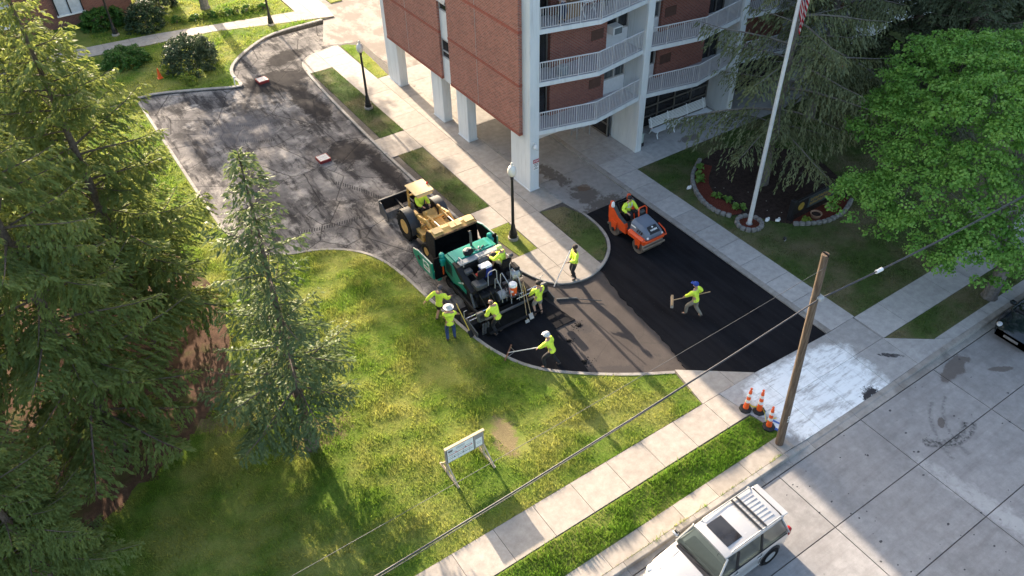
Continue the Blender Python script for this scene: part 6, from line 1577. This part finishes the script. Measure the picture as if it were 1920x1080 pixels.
    if legs == 'long': lg += ['anL', 'anR']; le += [('knL', 'anL'), ('knR', 'anR')]
    else:
        for nm in 'LR':
            a, b = N['kn' + nm][0], N['an' + nm][0]; ex['ks' + nm] = (a + (b - a) * .08, .085); le.append(('kn' + nm, 'ks' + nm))
    ex['wst'] = (pel + up * .09, (.155, .13)); le.append(('pel', 'wst'))
    garment('trousers' if legs == 'long' else 'shorts', lg, le, .017, pants, ex)
    for nm in 'LR':
        a, t_ = N['an' + nm][0], N['to' + nm][0]
        nd = {'a': (a + Vector((0, 0, .05)), .052), 'b': (a + Vector((0, -.01, -.045)), (.05, .045)), 'c': (a + (t_ - a) * .6 + Vector((0, 0, -.015)), .046), 'd': (t_ + Vector((0, .02, -.005)), (.042, .034))}
        ob('boot', skin_mesh('boot', nd, [('a', 'b'), ('b', 'c'), ('c', 'd')], 'b'), boots, T)
    for s_ in (-1, 1):
        ob('eye', MB().ell(tuple(hc + hf * .088 + hr * (s_ * .034) + ht * .008), (.012,) * 3, 6, 4), M_EYE, T)
        ob('ear', MB().ell(tuple(hc + hr * (s_ * .09) - ht * .005), (.014, .022, .03), 8, 6), skin, T, True)
    ob('mouth', MB().box(tuple(hc + hf * .088 - ht * .048), (.045, .012, .01), Euler((0, 0, head_turn))), simple('lip', (.28, .11, .09), .6), T)
    Mh = Matrix((( hr.x, hf.x, ht.x), (hr.y, hf.y, ht.y), (hr.z, hf.z, ht.z)))
    def headpart(name, mb, mat):
        me = mb.mesh(name, True); me.transform(Matrix.Translation(hc) @ Mh.to_4x4()); return ob(name, me, mat, T)
    if hat == 'hair': headpart('hair', MB().lathe([(.104, .01), (.108, .05), (.095, .1), (.05, .13), (0, .137)], 16, (0, -.012, 0)), hatm or M_HAIR)
    elif hat == 'bald': headpart('hair', MB().lathe([(.1, -.03), (.103, .0), (.1, .03), (.096, .03)], 16, (0, -.015, 0)), hatm or M_HAIR)
    elif hat in ('cap', 'capback'):
        k = 1 if hat == 'cap' else -1
        headpart('cap', MB().lathe([(.112, .03), (.114, .06), (.1, .11), (.055, .14), (0, .148)], 18).box((0, k * .135, .042), (.15, .12, .014), None, .005), hatm)
        if hat == 'capback': headpart('hair', MB().lathe([(.1, -.02), (.103, .03), (.09, .03)], 14, (0, -.01, 0)), M_HAIR)
    elif hat == 'brim': headpart('hat', MB().lathe([(.205, .035), (.2, .05), (.12, .055), (.112, .11), (.07, .15), (0, .155)], 22), hatm)
    elif hat == 'helmet': headpart('helmet', MB().lathe([(.135, .03), (.13, .045), (.118, .06), (.108, .11), (.06, .15), (0, .16)], 20).box((0, .135, .035), (.16, .08, .014), None, .005), hatm)
    return T
def tool(name, label, cat, loc, rz, a, b, r, mat, head=None):
    """long handled tool given in a worker's local space"""
    t = thing(name, label, cat, loc, rz); t.scale = (1.08,) * 3
    a, b = Vector(a), Vector(b); ob('handle', MB().tube([a, b], r, 7), mat, t, True)
    if head: head(t, a, b)
    return t
ZK = 0.0
# worker with cap beside the kerb, elbow out
person('worker in dark cap and black shorts on the lawn with one elbow held out', (10.85, 22.2, 0), R(-62), .89, .18, 0, ((-.48, -.2, 1.0), (.24, .42, 1.02)), ((-.14, -.06, 0), (.13, .08, 0)), legs='short', hat='capback', hatm=simple('dark_grey_cap', (.07, .06, .06), .8), head_turn=.3)
# worker in wide hat and jeans with shovel
Bl, Br = (10.62, 20.95, 0), R(-24)
person('worker in pale wide-brimmed hat, short sleeves and blue jeans on the lawn', Bl, Br, .9, .06, 0, ((-.16, .32, .9), (.36, .36, .98)), ((-.13, -.02, 0), (.14, .04, 0)), sleeves='short', pants=M_JEAN, hat='brim', hatm=M_STRAW)
M_YEH = simple('yellow_fibreglass', (.62, .45, .06), .5)
def shovel_head(t, a, b): ob('blade', MB().box(tuple(b + (b - a).normalized() * .12), (.2, .06, .3), (b - a).to_track_quat('Z', 'Y').to_matrix(), .02), M_DARK, t)
tool('shovel', 'shovel with yellow handle held by the worker in the wide hat', 'shovel', Bl, Br, (.34, .56, 1.3), (.72, .08, .26), .018, M_YEH, shovel_head)
# worker bending at the screed
person('bald worker in black trousers bending over the left end of the screed', (12.45, 20.22, ZD + .06), R(12), .86, .48, -.12, ((-.26, .42, .86), (.16, .46, .8)), ((-.14, -.06, 0), (.14, -.02, 0)), hat='bald', head_tilt=-.5)
# worker in grey shorts
person('dark-haired worker in grey shorts behind the right end of the screed', (14.45, 20.15, ZD + .05), R(-8), .91, .04, 0, ((-.22, .3, .92), (.26, .3, .92)), ((-.13, .02, 0), (.14, .0, 0)), legs='short', pants=M_GSHORT, hat='hair', boots=M_BOOT)
# raker
El, Er = (13.15, 17.42, ZD + .06), R(30)
person('worker in white and black cap raking the asphalt edge from the kerb', El, Er, .86, .34, 0, ((-.12, .5, .84), (.2, .24, .84)), ((-.2, .2, 0), (.18, -.22, 0)), hat='helmet', hatm=simple('white_black_cap', (.55, .55, .54), .6, var=.4, scale=14), head_tilt=-.3)
def rake_head(t, a, b):
    d = (b - a).normalized(); s_ = d.cross(Vector((0, 0, 1))).normalized()
    ob('rake_bar', MB().bar(b - s_ * .42, b + s_ * .42, .05, .03), simple('rusty_steel', (.2, .09, .05), .8), t)
    for sg in (-1, 1): ob('brace', MB().tube([b - d * .3, b + s_ * .3 * sg], .01, 5), M_STEEL, t)
    tm = MB()
    for k in range(15): tm.box(tuple(b + s_ * (-.4 + k * .057) - Vector((0, 0, .05))), (.012, .012, .09))
    ob('tine', tm, M_STEEL, t)
tool('asphalt_rake', 'asphalt rake with long bright handle drawn over the fresh mat', 'rake', El, Er, (.14, .2, .86), (-.12, 1.72, .08), .02, M_ALU, rake_head)
# worker on the island
Fl, Fr = (17.12, 21.15, .003), R(75)
person('worker in dark trousers standing on the concrete island with a long pole', Fl, Fr, .92, .0, 0, ((-.22, .34, 1.12), (.26, .1, .82)), ((-.1, .02, 0), (.12, -.04, 0)), hat='hair', skin=M_SKIN2)
def lute_head(t, a, b):
    d = (b - a).normalized(); s_ = Vector((d.y, -d.x, 0)).normalized()
    ob('lute_bar', MB().bar(b - s_ * .45, b + s_ * .45, .05, .1), M_ALU, t); ob('socket', MB().tube([b - d * .25, b], .028, 7), M_ALU, t)
tool('long_pole', 'pale long pole held by the worker on the concrete island', 'pole', Fl, Fr, (-.28, .36, 1.75), (-.15, .95, -.05), .019, M_SIGNW)
# broom man walking
Gl, Gr = (19.75, 16.35, ZD + .045), R(18)
person('worker in blue cap with neck cloth walking with a broom on the new asphalt', Gl, Gr, .89, .15, 0, ((-.1, .46, .84), (.3, .12, .98)), ((-.1, .3, .0), (.12, -.28, .03)), pants=M_KHAKI, hat='cap', hatm=M_BLUEC, head_tilt=-.4)
def broom_head(t, a, b):
    d = (b - a).normalized(); s_ = d.cross(Vector((0, 0, 1))).normalized()
    h = ob('broom_block', MB().bar(b - s_ * .3, b + s_ * .3, .09, .06, .012), M_WOOD, t); ob('bristles', MB().bar(b - s_ * .29 - Vector((0, 0, .09)), b + s_ * .29 - Vector((0, 0, .09)), .11, .13), simple('broom_bristle', (.33, .29, .24), .95, var=.3, scale=40), h)
tool('push_broom', 'push broom carried level by the worker in the blue cap', 'broom', Gl, Gr, (.46, -.34, 1.14), (-.2, .86, .52), .018, M_WOOD, broom_head)
# operators
person('loader driver sitting under the yellow canopy', (13.42, 28.3, ZD + .36), PI, .96, -.02, 0, ((-.17, .46, 1.28), (.17, .46, 1.28)), ((-.16, .5, .68), (.16, .5, .68)), sit=True, pants=M_BLKT, hat='hair')
person('roller driver in white-striped vest sitting on the orange roller', (21.25, 22.5, ZD + .16), PI, 1.02, .05, 0, ((-.16, .44, 1.3), (.3, .3, 1.22)), ((-.12, .52, .68), (.12, .52, .68)), sit=True, hat='hair', hatm=M_BLK, stripe=True)
person('paver driver in lime cap and beige shorts on the right-hand seat', (14.12, 22.28, ZD + .60), R(28), .98, .22, 0, ((-.2, .5, 1.24), (.16, .46, 1.22)), ((-.14, .46, .66), (.12, .48, .66)), sit=True, pants=M_BEIGE, legs='short', hat='cap', hatm=M_LIME)
person('resident in navy clothes leaning at the top balcony railing', (21.25, 27.98, 8.42), PI, .95, .15, 0, ((-.2, .3, 1.1), (.2, .3, 1.1)), None, pants=M_NAVY, top=simple('pale_striped_shirt', (.45, .42, .44), .9, var=.4, scale=20), hat='hair', group='people on the balcony')
# ================================================================== STREET FURNITURE AND SMALL THINGS
M_LAMPB = simple('lamp_black', (.012, .012, .013), .4, var=.15); M_GLOBE = simple('lamp_globe', (.80, .74, .64), .35, var=.05)
def lamp(loc, label):
    T = thing('street_lamp', label, 'street lamp', loc, 0, 'black globe lamps')
    ob('footing', MB().lathe([(.25, -.1), (.25, .12), (.23, .14), (0, .14)], 20), M_WALK, T)
    p = ob('post', MB().lathe([(.2, .13), (.2, .3), (.17, .36), (.18, .42), (.13, .55), (.1, .8), (.075, .9), (.07, 2.2), (.058, 3.35), (.085, 3.38), (.06, 3.45), (.1, 3.5), (.12, 3.55), (0, 3.56)], 16), M_LAMPB, T, True)
    ob('base_rib', MB().lathe([(.205, .28), (.215, .31), (.205, .34)], 16), M_LAMPB, p, True)
    g_ = ob('globe', MB().lathe([(.11, 3.55), (.16, 3.6), (.205, 3.75), (.2, 3.88), (.15, 4.0), (.09, 4.06), (0, 4.1)], 20), M_GLOBE, T, True)
    ob('finial', MB().lathe([(.07, 4.05), (.05, 4.1), (.065, 4.16), (.04, 4.22), (0, 4.24)], 12), M_GLOBE, g_, True)
    return T
lamp((16.5, 25.1, -.002), 'black globe lamp beside the paver on the small grass patch')
lamp((16.55, 40.6, -.002), 'black globe lamp on the long grass strip opposite the columns')
lamp((16.3, 55.75, -.01), 'black lamp post at the bend of the upper walk')
lamp((6.7, 60.6, -.01), 'black globe lamp in front of the low brick building')
# flagpole and flag
T = thing('flagpole', 'tall white flagpole standing in a ring of edging stones', 'flagpole', (26.43, 19.5, .01))
ob('pole', MB().tube([(0, 0, -.05), (.01, .0, 6), (.03, 0, 12.5)], [.105, .09, .06], 14), simple('pole_white', (.62, .62, .61), .45, var=.08), T, True); ob('collar', MB().lathe([(.16, 0), (.15, .05), (.11, .07)], 16), M_LGREY, T, True)
ob('halyard', MB().tube([(.12, -.02, 1.2), (.12, -.02, 12)], .006, 4), M_SIGNW, T); ob('finial', MB().ell((.03, 0, 12.6), (.1, .1, .1), 12, 8), M_YTOP, T, True)
s = NT('flag_stripes'); uv = s.n('ShaderNodeTexCoord').outputs['UV']; sp = s.n('ShaderNodeSeparateXYZ'); s.l(uv, sp.inputs[0])
fr_ = s.math('FRACT', s.math('MULTIPLY', sp.outputs[1], 6.5)); cstr = s.mix(s.math('LESS_THAN', fr_, .5), (.62, .60, .58), (.45, .02, .04))
can = s.math('MULTIPLY', s.math('LESS_THAN', sp.outputs[0], .4), s.math('GREATER_THAN', sp.outputs[1], .46)); cstr = s.mix(can, cstr, (.02, .03, .12))
M_FLAG = s.finish(cstr, .8, 0, None, .2, trans=.25, tcol=cstr)
fl = thing('flag', 'red and white striped flag hanging limp from the flagpole', 'flag', (26.46, 19.5, 9.85))
nx, nz = 22, 20; me = bpy.data.meshes.new('cloth'); V = []; F = []
for j in range(nz + 1):
    for i in range(nx + 1):
        u, v_ = i / nx, j / nz                       # u along the fly, v up the hoist
        fold = math.sin(u * 9 + v_ * 2) * .12 * (.3 + u)
        x = .08 + u * (.42 - .10 * v_) ; z = v_ * 1.35 + .75 - u * (1.15) * (1 - .25 * v_)
        V.append((x * .55 + fold * .5, -.05 - u * .16 + fold, z))
for j in range(nz):
    for i in range(nx): a = j * (nx + 1) + i; F.append((a, a + 1, a + nx + 2, a + nx + 1))
me.from_pydata(V, [], F); ul = me.uv_layers.new(name='UVMap')
for poly in me.polygons:
    for li in poly.loop_indices: vi = me.loops[li].vertex_index; ul.data[li].uv = ((vi % (nx + 1)) / nx, (vi // (nx + 1)) / nz)
me.shade_smooth(); ob('cloth', me, M_FLAG, fl)
# edging stones
M_STONE = simple('edging_stone', (.21, .20, .19), .9, var=.3, scale=6, bump=.8, bscale=25, obj=False)
def stones(label, pts, closed, st, w, seed, name='stone_edging'):
    T = thing(name, label, 'edging', (0, 0, 0)); rg_ = random.Random(seed)
    P = smooth_path(pts + ([pts[0]] if closed else []), 2); L = [0]
    for a, b in zip(P, P[1:]): L.append(L[-1] + math.hypot(b[0] - a[0], b[1] - a[1]))
    n = int(L[-1] / st)
    for k in range(n):
        t_ = L[-1] * (k + .5) / n
        i = max(j for j in range(len(L)) if L[j] <= t_); i = min(i, len(P) - 2); q = (t_ - L[i]) / max(1e-6, L[i + 1] - L[i])
        x, y = P[i][0] + (P[i + 1][0] - P[i][0]) * q, P[i][1] + (P[i + 1][1] - P[i][1]) * q; a = math.atan2(P[i + 1][1] - P[i][1], P[i + 1][0] - P[i][0])
        ob('stone', MB().box((x, y, .06), (st * rg_.uniform(.88, .97), w * rg_.uniform(.9, 1.1), .2 + rg_.uniform(0, .03)), Euler((rg_.uniform(-.06, .06), rg_.uniform(-.06, .06), a + rg_.uniform(-.08, .08))), .035), M_STONE, T)
    return T
stones('curved row of grey edging stones round the red mulch by the drive-side walk', [(28.5, 25.0), (27.2, 24.25), (26.5, 23.45), (25.95, 22.4), (25.8, 21.5), (25.88, 20.85), (26.15, 20.4)], False, .27, .2, 1)
stones('curved row of grey edging stones in front of the black name sign', [(28.1, 18.25), (29.2, 17.5), (30.7, 17.4), (32.0, 17.95)], False, .27, .2, 2)
stones('small ring of pale edging stones round the flagpole foot', [(26.43 + .6 * math.cos(a), 19.5 + .6 * math.sin(a)) for a in [2 * PI * k / 12 for k in range(12)]], True, .25, .2, 3)
# black name sign
M_GOLD = simple('gold_letter', (.55, .36, .10), .35, metal=.6, var=.1)
T = thing('name_sign', 'low black name sign with gold letters in the planting bed', 'sign', (29.9, 18.62, .01))
bd = ob('board', MB().box((.1, 0, .62), (3.3, .16, .72), None, .02), M_BLK, T)
for x in (-1.62, 1.78): ob('post', MB().box((x, 0, .55), (.22, .26, 1.15), None, .02), M_BLK, T)
ob('emblem', MB().lathe([(.0, -.1), (.22, -.1), (.22, -.085), (0, -.085)], 24, (-1.1, 0, .62), 'Y'), simple('gold_disc', (.28, .19, .035), .5, var=.2), bd)
ob('inset_panel', MB().box((.35, -.088, .62), (1.9, .02, .56)), simple('slate_panel', (.05, .07, .075), .4), bd)
rr = random.Random(9)
for row, z in ((0, .75), (1, .53)):
    x = -.45
    for k in range(9):
        w = rr.uniform(.1, .16)
        m = MB().box((x, -.104, z), (.03, .015, .15)); m.box((x + w * .45, -.104, z + .06 * (1 if k % 2 else -1)), (w * .7, .015, .03)); m.box((x + w * .8, -.104, z - .02), (.03, .015, .11)); ob('letter', m, M_GOLD, bd); x += w + .055
T = thing('round_planter', 'round terracotta planter in the red mulch below the black sign', 'planter', (29.45, 18.05, .012))
ob('pot', MB().lathe([(.2, 0), (.27, .2), (.29, .22), (.24, .22), (.22, .16), (0, .15)], 18), simple('terracotta', (.34, .2, .13), .85), T, True); ob('soil', MB().lathe([(.225, .165), (0, .18)], 14), M_SOIL, T)
T = thing('ground_spotlight', 'small black spotlight on the lawn before the flagpole', 'light', (26.75, 17.6, 0))
ob('stake', MB().tube([(0, 0, -.05), (0, 0, .1)], .02, 6), M_BLK, T); ob('head', MB().box((.02, .02, .15), (.18, .16, .14), Euler((R(30), 0, R(30))), .03), M_BLK, T); ob('lens', MB().box((-.03, -.06, .13), (.12, .02, .1), Euler((R(30), 0, R(30)))), M_LGREY, T)
for k, (x, y) in enumerate(((27.35, 19.2), (27.75, 18.9), (26.2, 23.4))):
    T = thing('pale_stone', ('pale broken stone nearest the flagpole ring', 'pale broken stone between the flagpole ring and the black sign', 'pale stone in the grass outside the curved edging')[k], 'stone', (x, y, -.01)); ob('rock', MB().ell((0, 0, .05), (.16, .1, .08), 8, 6, .25, rr), M_SIGNW, T); ob('chip', MB().ell((.18, .08, .03), (.07, .05, .05), 7, 5, .25, rr), M_SIGNW, T)

# utility pole and cables
s = NT('pole_wood'); gr = s.noise(s.pos((9, 9, .35), obj=True), 2.2, 6, .7); c = s.ramp(gr, (.3, (.08, .055, .04)), (.55, (.165, .125, .092)), (.75, (.25, .205, .155)))
M_POLE = s.finish(c, .95, 0, s.bump(gr, .02, .8), .1); base = Vector((17.62, 9.68, 0)); topp = Vector((16.78, 9.66, 9.12))
T = thing('utility_pole', 'leaning brown wooden utility pole at the corner of the apron', 'pole', tuple(base)); d = topp - base
m = MB().tube([tuple(d * -.02), tuple(d * .03), tuple(d * .35), tuple(d * .7), tuple(d)], [.15, .145, .132, .118, .105], 14); ob('shaft', m, M_POLE, T, True)
ob('cleft_top', MB().box(tuple(d + Vector((.0, -.02, .0))), (.03, .2, .1)), M_DARK, T); ob('ground_wire', MB().tube([tuple(d * .25 + Vector((.16, 0, 0))), tuple(d * .85 + Vector((.14, 0, 0)))], .012, 5), M_GREYM, T)
ob('cable_clamp', MB().box(tuple(d * .82 + Vector((.02, -.17, 0))), (.2, .16, .16), None, .03), M_LGREY, T)
for k in range(3): ob('pole_number', MB().lathe([(.028, -.01), (.045, -.012), (.028, -.014)], 12, tuple(d * (.195 - k * .014) + Vector((-.07, -.155, 0))), 'Y'), M_SIGNW, T)
def cable(label, pts, r, mat, extra=()):
    T = thing('overhead_cable', label, 'cable', pts[0]); o = Vector(pts[0]); P = []
    for a, b, sag in pts_pairs(pts):
        for k in range(13):
            t_ = k / 12; p = Vector(a) * (1 - t_) + Vector(b) * t_; p.z -= sag * 4 * t_ * (1 - t_); P.append(tuple(p - o))
    ob('strand', MB().tube(P, r, 6), mat, T, True); return T
def pts_pairs(pts): return [(pts[i][:3], pts[i + 1][:3], pts[i + 1][3] if len(pts[i + 1]) > 3 else 0) for i in range(len(pts) - 1)]
M_CABLE = simple('cable_black', (.05, .05, .055), .6)
pk = base + d * .82
T = cable('thick dark cable strung across the lawn to the leaning pole', [(-26, 9.5, 7.5), (pk.x, 9.5, pk.z, .95), (52, 9.5, 7.6, 1.0)], .022, M_CABLE)
ob('splice_sleeve', MB().tube([(19.62 + 26, 0, 7.19 - 7.5), (19.92 + 26, 0, 7.165 - 7.5)], .06, 8), M_SIGNW, T)
cable('thin pale wire running from the pole top low over the lawn', [(-20, 11.2, 6.2), (16.85, 9.55, 8.7, .5)], .0065, M_GREYM)
cable('thin wire running below the thick cable at the pole', [(-24, 9.62, 6.9), (pk.x, 9.62, pk.z - .22, .9), (52, 9.62, 7.2, 1.0)], .01, M_CABLE)

# orange delineator posts by the pole
M_CONE = simple('cone_orange', (.85, .12, .02), .5, var=.05); M_CBASE = simple('cone_base_rubber', (.02, .02, .02), .8)
for k, (x, y, lx, ly, lab) in enumerate(((17.78, 11.48, .06, .0, 'orange and white channeliser post standing alone on the walk edge'), (18.12, 11.12, .02, .05, 'orange and white channeliser post with yellow tape, between the other two'), (17.85, 10.4, -.02, .02, 'orange and white channeliser post on the grass nearest the utility pole'))):
    T = thing('channeliser_post', lab, 'traffic cone', (x, y, .004), 0, 'channeliser posts by the utility pole')
    ob('base', MB().lathe([(.24, 0), (.24, .05), (.2, .08), (.12, .1), (0, .1)], 8), M_CBASE, T)
    pts = [(.105, .09), (.09, .3), (.08, .5), (.07, .72), (.06, .92), (.045, 1.02)]
    sh = Matrix(((1, 0, lx, 0), (0, 1, ly, 0), (0, 0, 1, 0), (0, 0, 0, 1)))
    me = MB().lathe([(.11, .09), (.1, .2), (.055, .98), (.03, 1.0), (.03, 1.06), (.05, 1.08), (.03, 1.12), (0, 1.12)], 16).mesh('post', True); me.transform(sh); p_ = ob('post', me, M_CONE, T)
    for z0, z1 in ((.42, .56), (.72, .86)):
        me = MB().lathe([(.1 - .045 * (z0 - .2) / .78 + .004, z0), (.1 - .045 * (z1 - .2) / .78 + .004, z1)], 16); me = MB().loft([[((.1 - .045 * (z - .2) / .78 + .006) * math.cos(a), (.1 - .045 * (z - .2) / .78 + .006) * math.sin(a), z) for a in [2 * PI * i / 16 for i in range(16)]] for z in (z0, z1)], False).mesh('reflective_band', True); me.transform(sh); ob('reflective_band', me, M_SIGNW, p_)
T = thing('caution_tape', 'loose yellow tape lying among the channeliser posts', 'tape', (18.0, 11.0, .03)); M_TAPE = simple('yellow_tape', (.70, .62, .06), .5)
m = MB(); pp = [(-.3, .5, .45), (-.05, .35, .1), (.25, .12, .06), (.1, -.15, .1), (-.1, -.4, .05), (.25, -.55, .12), (.05, -.7, .4)]
pp = [(a[0] * (1 - t_) + b[0] * t_, a[1] * (1 - t_) + b[1] * t_, a[2] * (1 - t_) + b[2] * t_) for a, b in zip(pp, pp[1:]) for t_ in (0, .33, .66)]
m.loft([[(x, y, z), (x, y, z + .07), (x + .004, y + .004, z + .07), (x + .004, y + .004, z)] for x, y, z in pp]); ob('ribbon', m, M_TAPE, T)
T = thing('blue_sign_sheet', 'blue and white sheet lying flat beside the utility pole', 'sheet', (18.1, 10.3, -.005)); ob('sheet', MB().box((0, 0, .03), (.42, .5, .02), Euler((.05, .06, .4))), simple('sheet_blue', (.05, .12, .4), .5), T); ob('white_print', MB().box((0, 0, .044), (.22, .28, .006), Euler((.05, .06, .4))), M_SIGNW, T)
# orange cone on the upper lawn
T = thing('traffic_cone', 'small orange cone on the shaded lawn near the large bush', 'traffic cone', (7.4, 52.0, .01)); ob('base', MB().box((0, 0, .015), (.34, .34, .03)), M_CONE, T); ob('cone', MB().lathe([(.14, .03), (.03, .68), (0, .69)], 16), M_CONE, T, True)
# catch basins
M_GRATE = simple('grate_white', (.62, .61, .6), .6, var=.1); M_GRED = simple('grate_red', (.24, .025, .028), .6, var=.15)
for x, y, rz, lab in ((12.02, 37.0, R(2), 'raised catch basin with red frame in the middle of the milled driveway'), (12.65, 47.9, R(4), 'raised catch basin with red frame on the dark patch near the upper kerb')):
    T = thing('catch_basin', lab, 'drain grate', (x, y, ZD - .1), rz, 'raised catch basins'); T.scale = (.68, .68, .85)
    ob('riser', MB().box((0, 0, .12), (.86, .86, .24), None, .01), M_KERB, T); f_ = ob('frame', MB().box((0, -.46, .2), (.92, .06, .22)), M_GRED, T)
    for a, b, w, h in ((0, .46, .92, .06), (-.46, 0, .06, .86), (.46, 0, .06, .86)): ob('frame', MB().box((a, b, .2), (w, h, .22)), M_GRED, T)
    ob('pit', MB().box((0, 0, .245), (.84, .84, .012)), M_BLK, T)
    for k in range(8): ob('bar', MB().box((-.37 + k * .106, 0, .285), (.058, .86, .05)), M_GRATE, T)
    for k in range(3): ob('cross_bar', MB().box((0, -.3 + k * .3, .283), (.86, .045, .04)), M_GRATE, T)
# stakes, scraps
T = thing('wooden_stake', 'short white stake at the corner of the upper kerb', 'stake', (11.0, 48.25, 0)); ob('shaft', MB().bar((0, 0, -.1), (.08, .05, .55), .05), M_SIGNW, T); ob('flagging', MB().box((.1, .02, .48), (.16, .02, .1)), M_SIGNW, T)

# notice board on the lawn
M_PINE = simple('pine_timber', (.52, .41, .28), .75, var=.12, scale=5, obj=True); M_POST = simple('poster_paper', (.78, .80, .81), .5, var=.02); M_GRYB = simple('board_grey', (.30, .28, .28), .8, var=.1)
T = thing('notice_board', 'wooden notice board with posted plan sheets standing on the sunny lawn', 'sign', (7.88, 15.3, 0)); T.scale = (.88, 1.0, .83)
bd = ob('backing', MB().box((0, 0, 1.18), (1.72, .03, .92)), M_GRYB, T)
ob('top_rail', MB().box((0, -.0, 1.66), (1.8, .1, .06)), M_PINE, T)
for x in (-.84, .84):
    ob('post', MB().box((x, .04, .84), (.09, .05, 1.66)), M_PINE, T)
    ob('skid', MB().bar((x, .55, .05), (x, -.72, .05), .09, .09), M_PINE, T); ob('brace', MB().bar((x, .48, .08), (x, .06, .72), .06, .08), M_PINE, T); ob('brace', MB().bar((x, -.66, .08), (x, .0, .74), .05, .07), M_PINE, T)
ps = ob('plan_sheet', MB().box((-.21, -.019, 1.17), (1.18, .008, .82)), M_POST, T); ob('plan_border', MB().box((-.21, -.016, 1.17), (1.23, .006, .87)), M_BLK, T)
for z, w, x, mt in ((1.3, 1.1, -.21, M_GRYB), (1.19, 1.1, -.21, M_RED), (1.05, 1.1, -.21, M_GRYB), (.95, 1.1, -.21, M_BLK)): ob('plan_line', MB().box((x, -.025, z), (w, .004, .016 if mt is not M_RED else .024)), mt, ps)
for k in range(4): ob('plan_line', MB().box((-.6 + k * .26, -.025, 1.0), (.008, .004, .46)), M_GRYB, ps)
for x, z in ((-.42, 1.2), (.02, 1.22), (.28, 1.19), (-.5, .96), (-.1, .95)): ob('plan_mark', MB().box((x, -.0255, z + .02), (.05, .004, .05)), M_RED if z > 1.1 else M_BLK, ps)
ob('plan_logo', MB().box((-.66, -.025, 1.44), (.22, .004, .12)), M_GRYB, ps); ob('plan_logo', MB().box((-.66, -.0255, 1.41), (.16, .005, .05)), M_BLK, ps)
for k in range(3): ob('plan_line', MB().box((-.2, -.025, 1.5 - k * .05), (.4, .004, .014)), M_GRYB, ps)
p2 = ob('notice_sheet', MB().box((.63, -.019, 1.05), (.3, .008, .5)), M_POST, T); ob('notice_line', MB().box((.63, -.025, 1.1), (.22, .004, .015)), M_GRYB, p2); ob('notice_line', MB().box((.63, -.025, 1.0), (.22, .004, .015)), M_GRYB, p2)
# loose lute lying on the base course
T = thing('lying_lute', 'wide steel lute lying on the swept base course below the island', 'lute', (16.2, 20.15, ZD + .012)); ob('blade', MB().bar((-.55, .35, .05), (.25, -.1, .05), .07, .09), M_GREYM, T); ob('handle', MB().tube([(-.1, .1, .08), (1.0, -.85, .06)], .018, 6), M_GREYM, T, True)
# clumps of spilled asphalt
rr = random.Random(21)
for k, (x, y, q) in enumerate(((14.35, 16.9, .28), (14.6, 18.2, .2), (15.5, 18.7, .22))):
    T = thing('asphalt_clump', ('low heap of spilled asphalt at the edge of the mat near the kerb', 'small heap of spilled asphalt midway along the mat edge', 'small heap of spilled asphalt at the corner of the mat')[k], 'asphalt heap', (x, y, ZD + .0)); m = MB()
    m.ell((0, 0, 0), (q * .6, q * .45, .05), 14, 6, .12, rr)
    for j in range(40): m.ell((rr.gauss(0, q * .7), rr.gauss(0, q * .6), .012), (rr.uniform(.01, .03), rr.uniform(.01, .03), rr.uniform(.008, .02)), 5, 4, .2, rr)
    ob('heap', m, M_ASPH, T)['kind'] = 'stuff'
print('objects', len(bpy.data.objects))
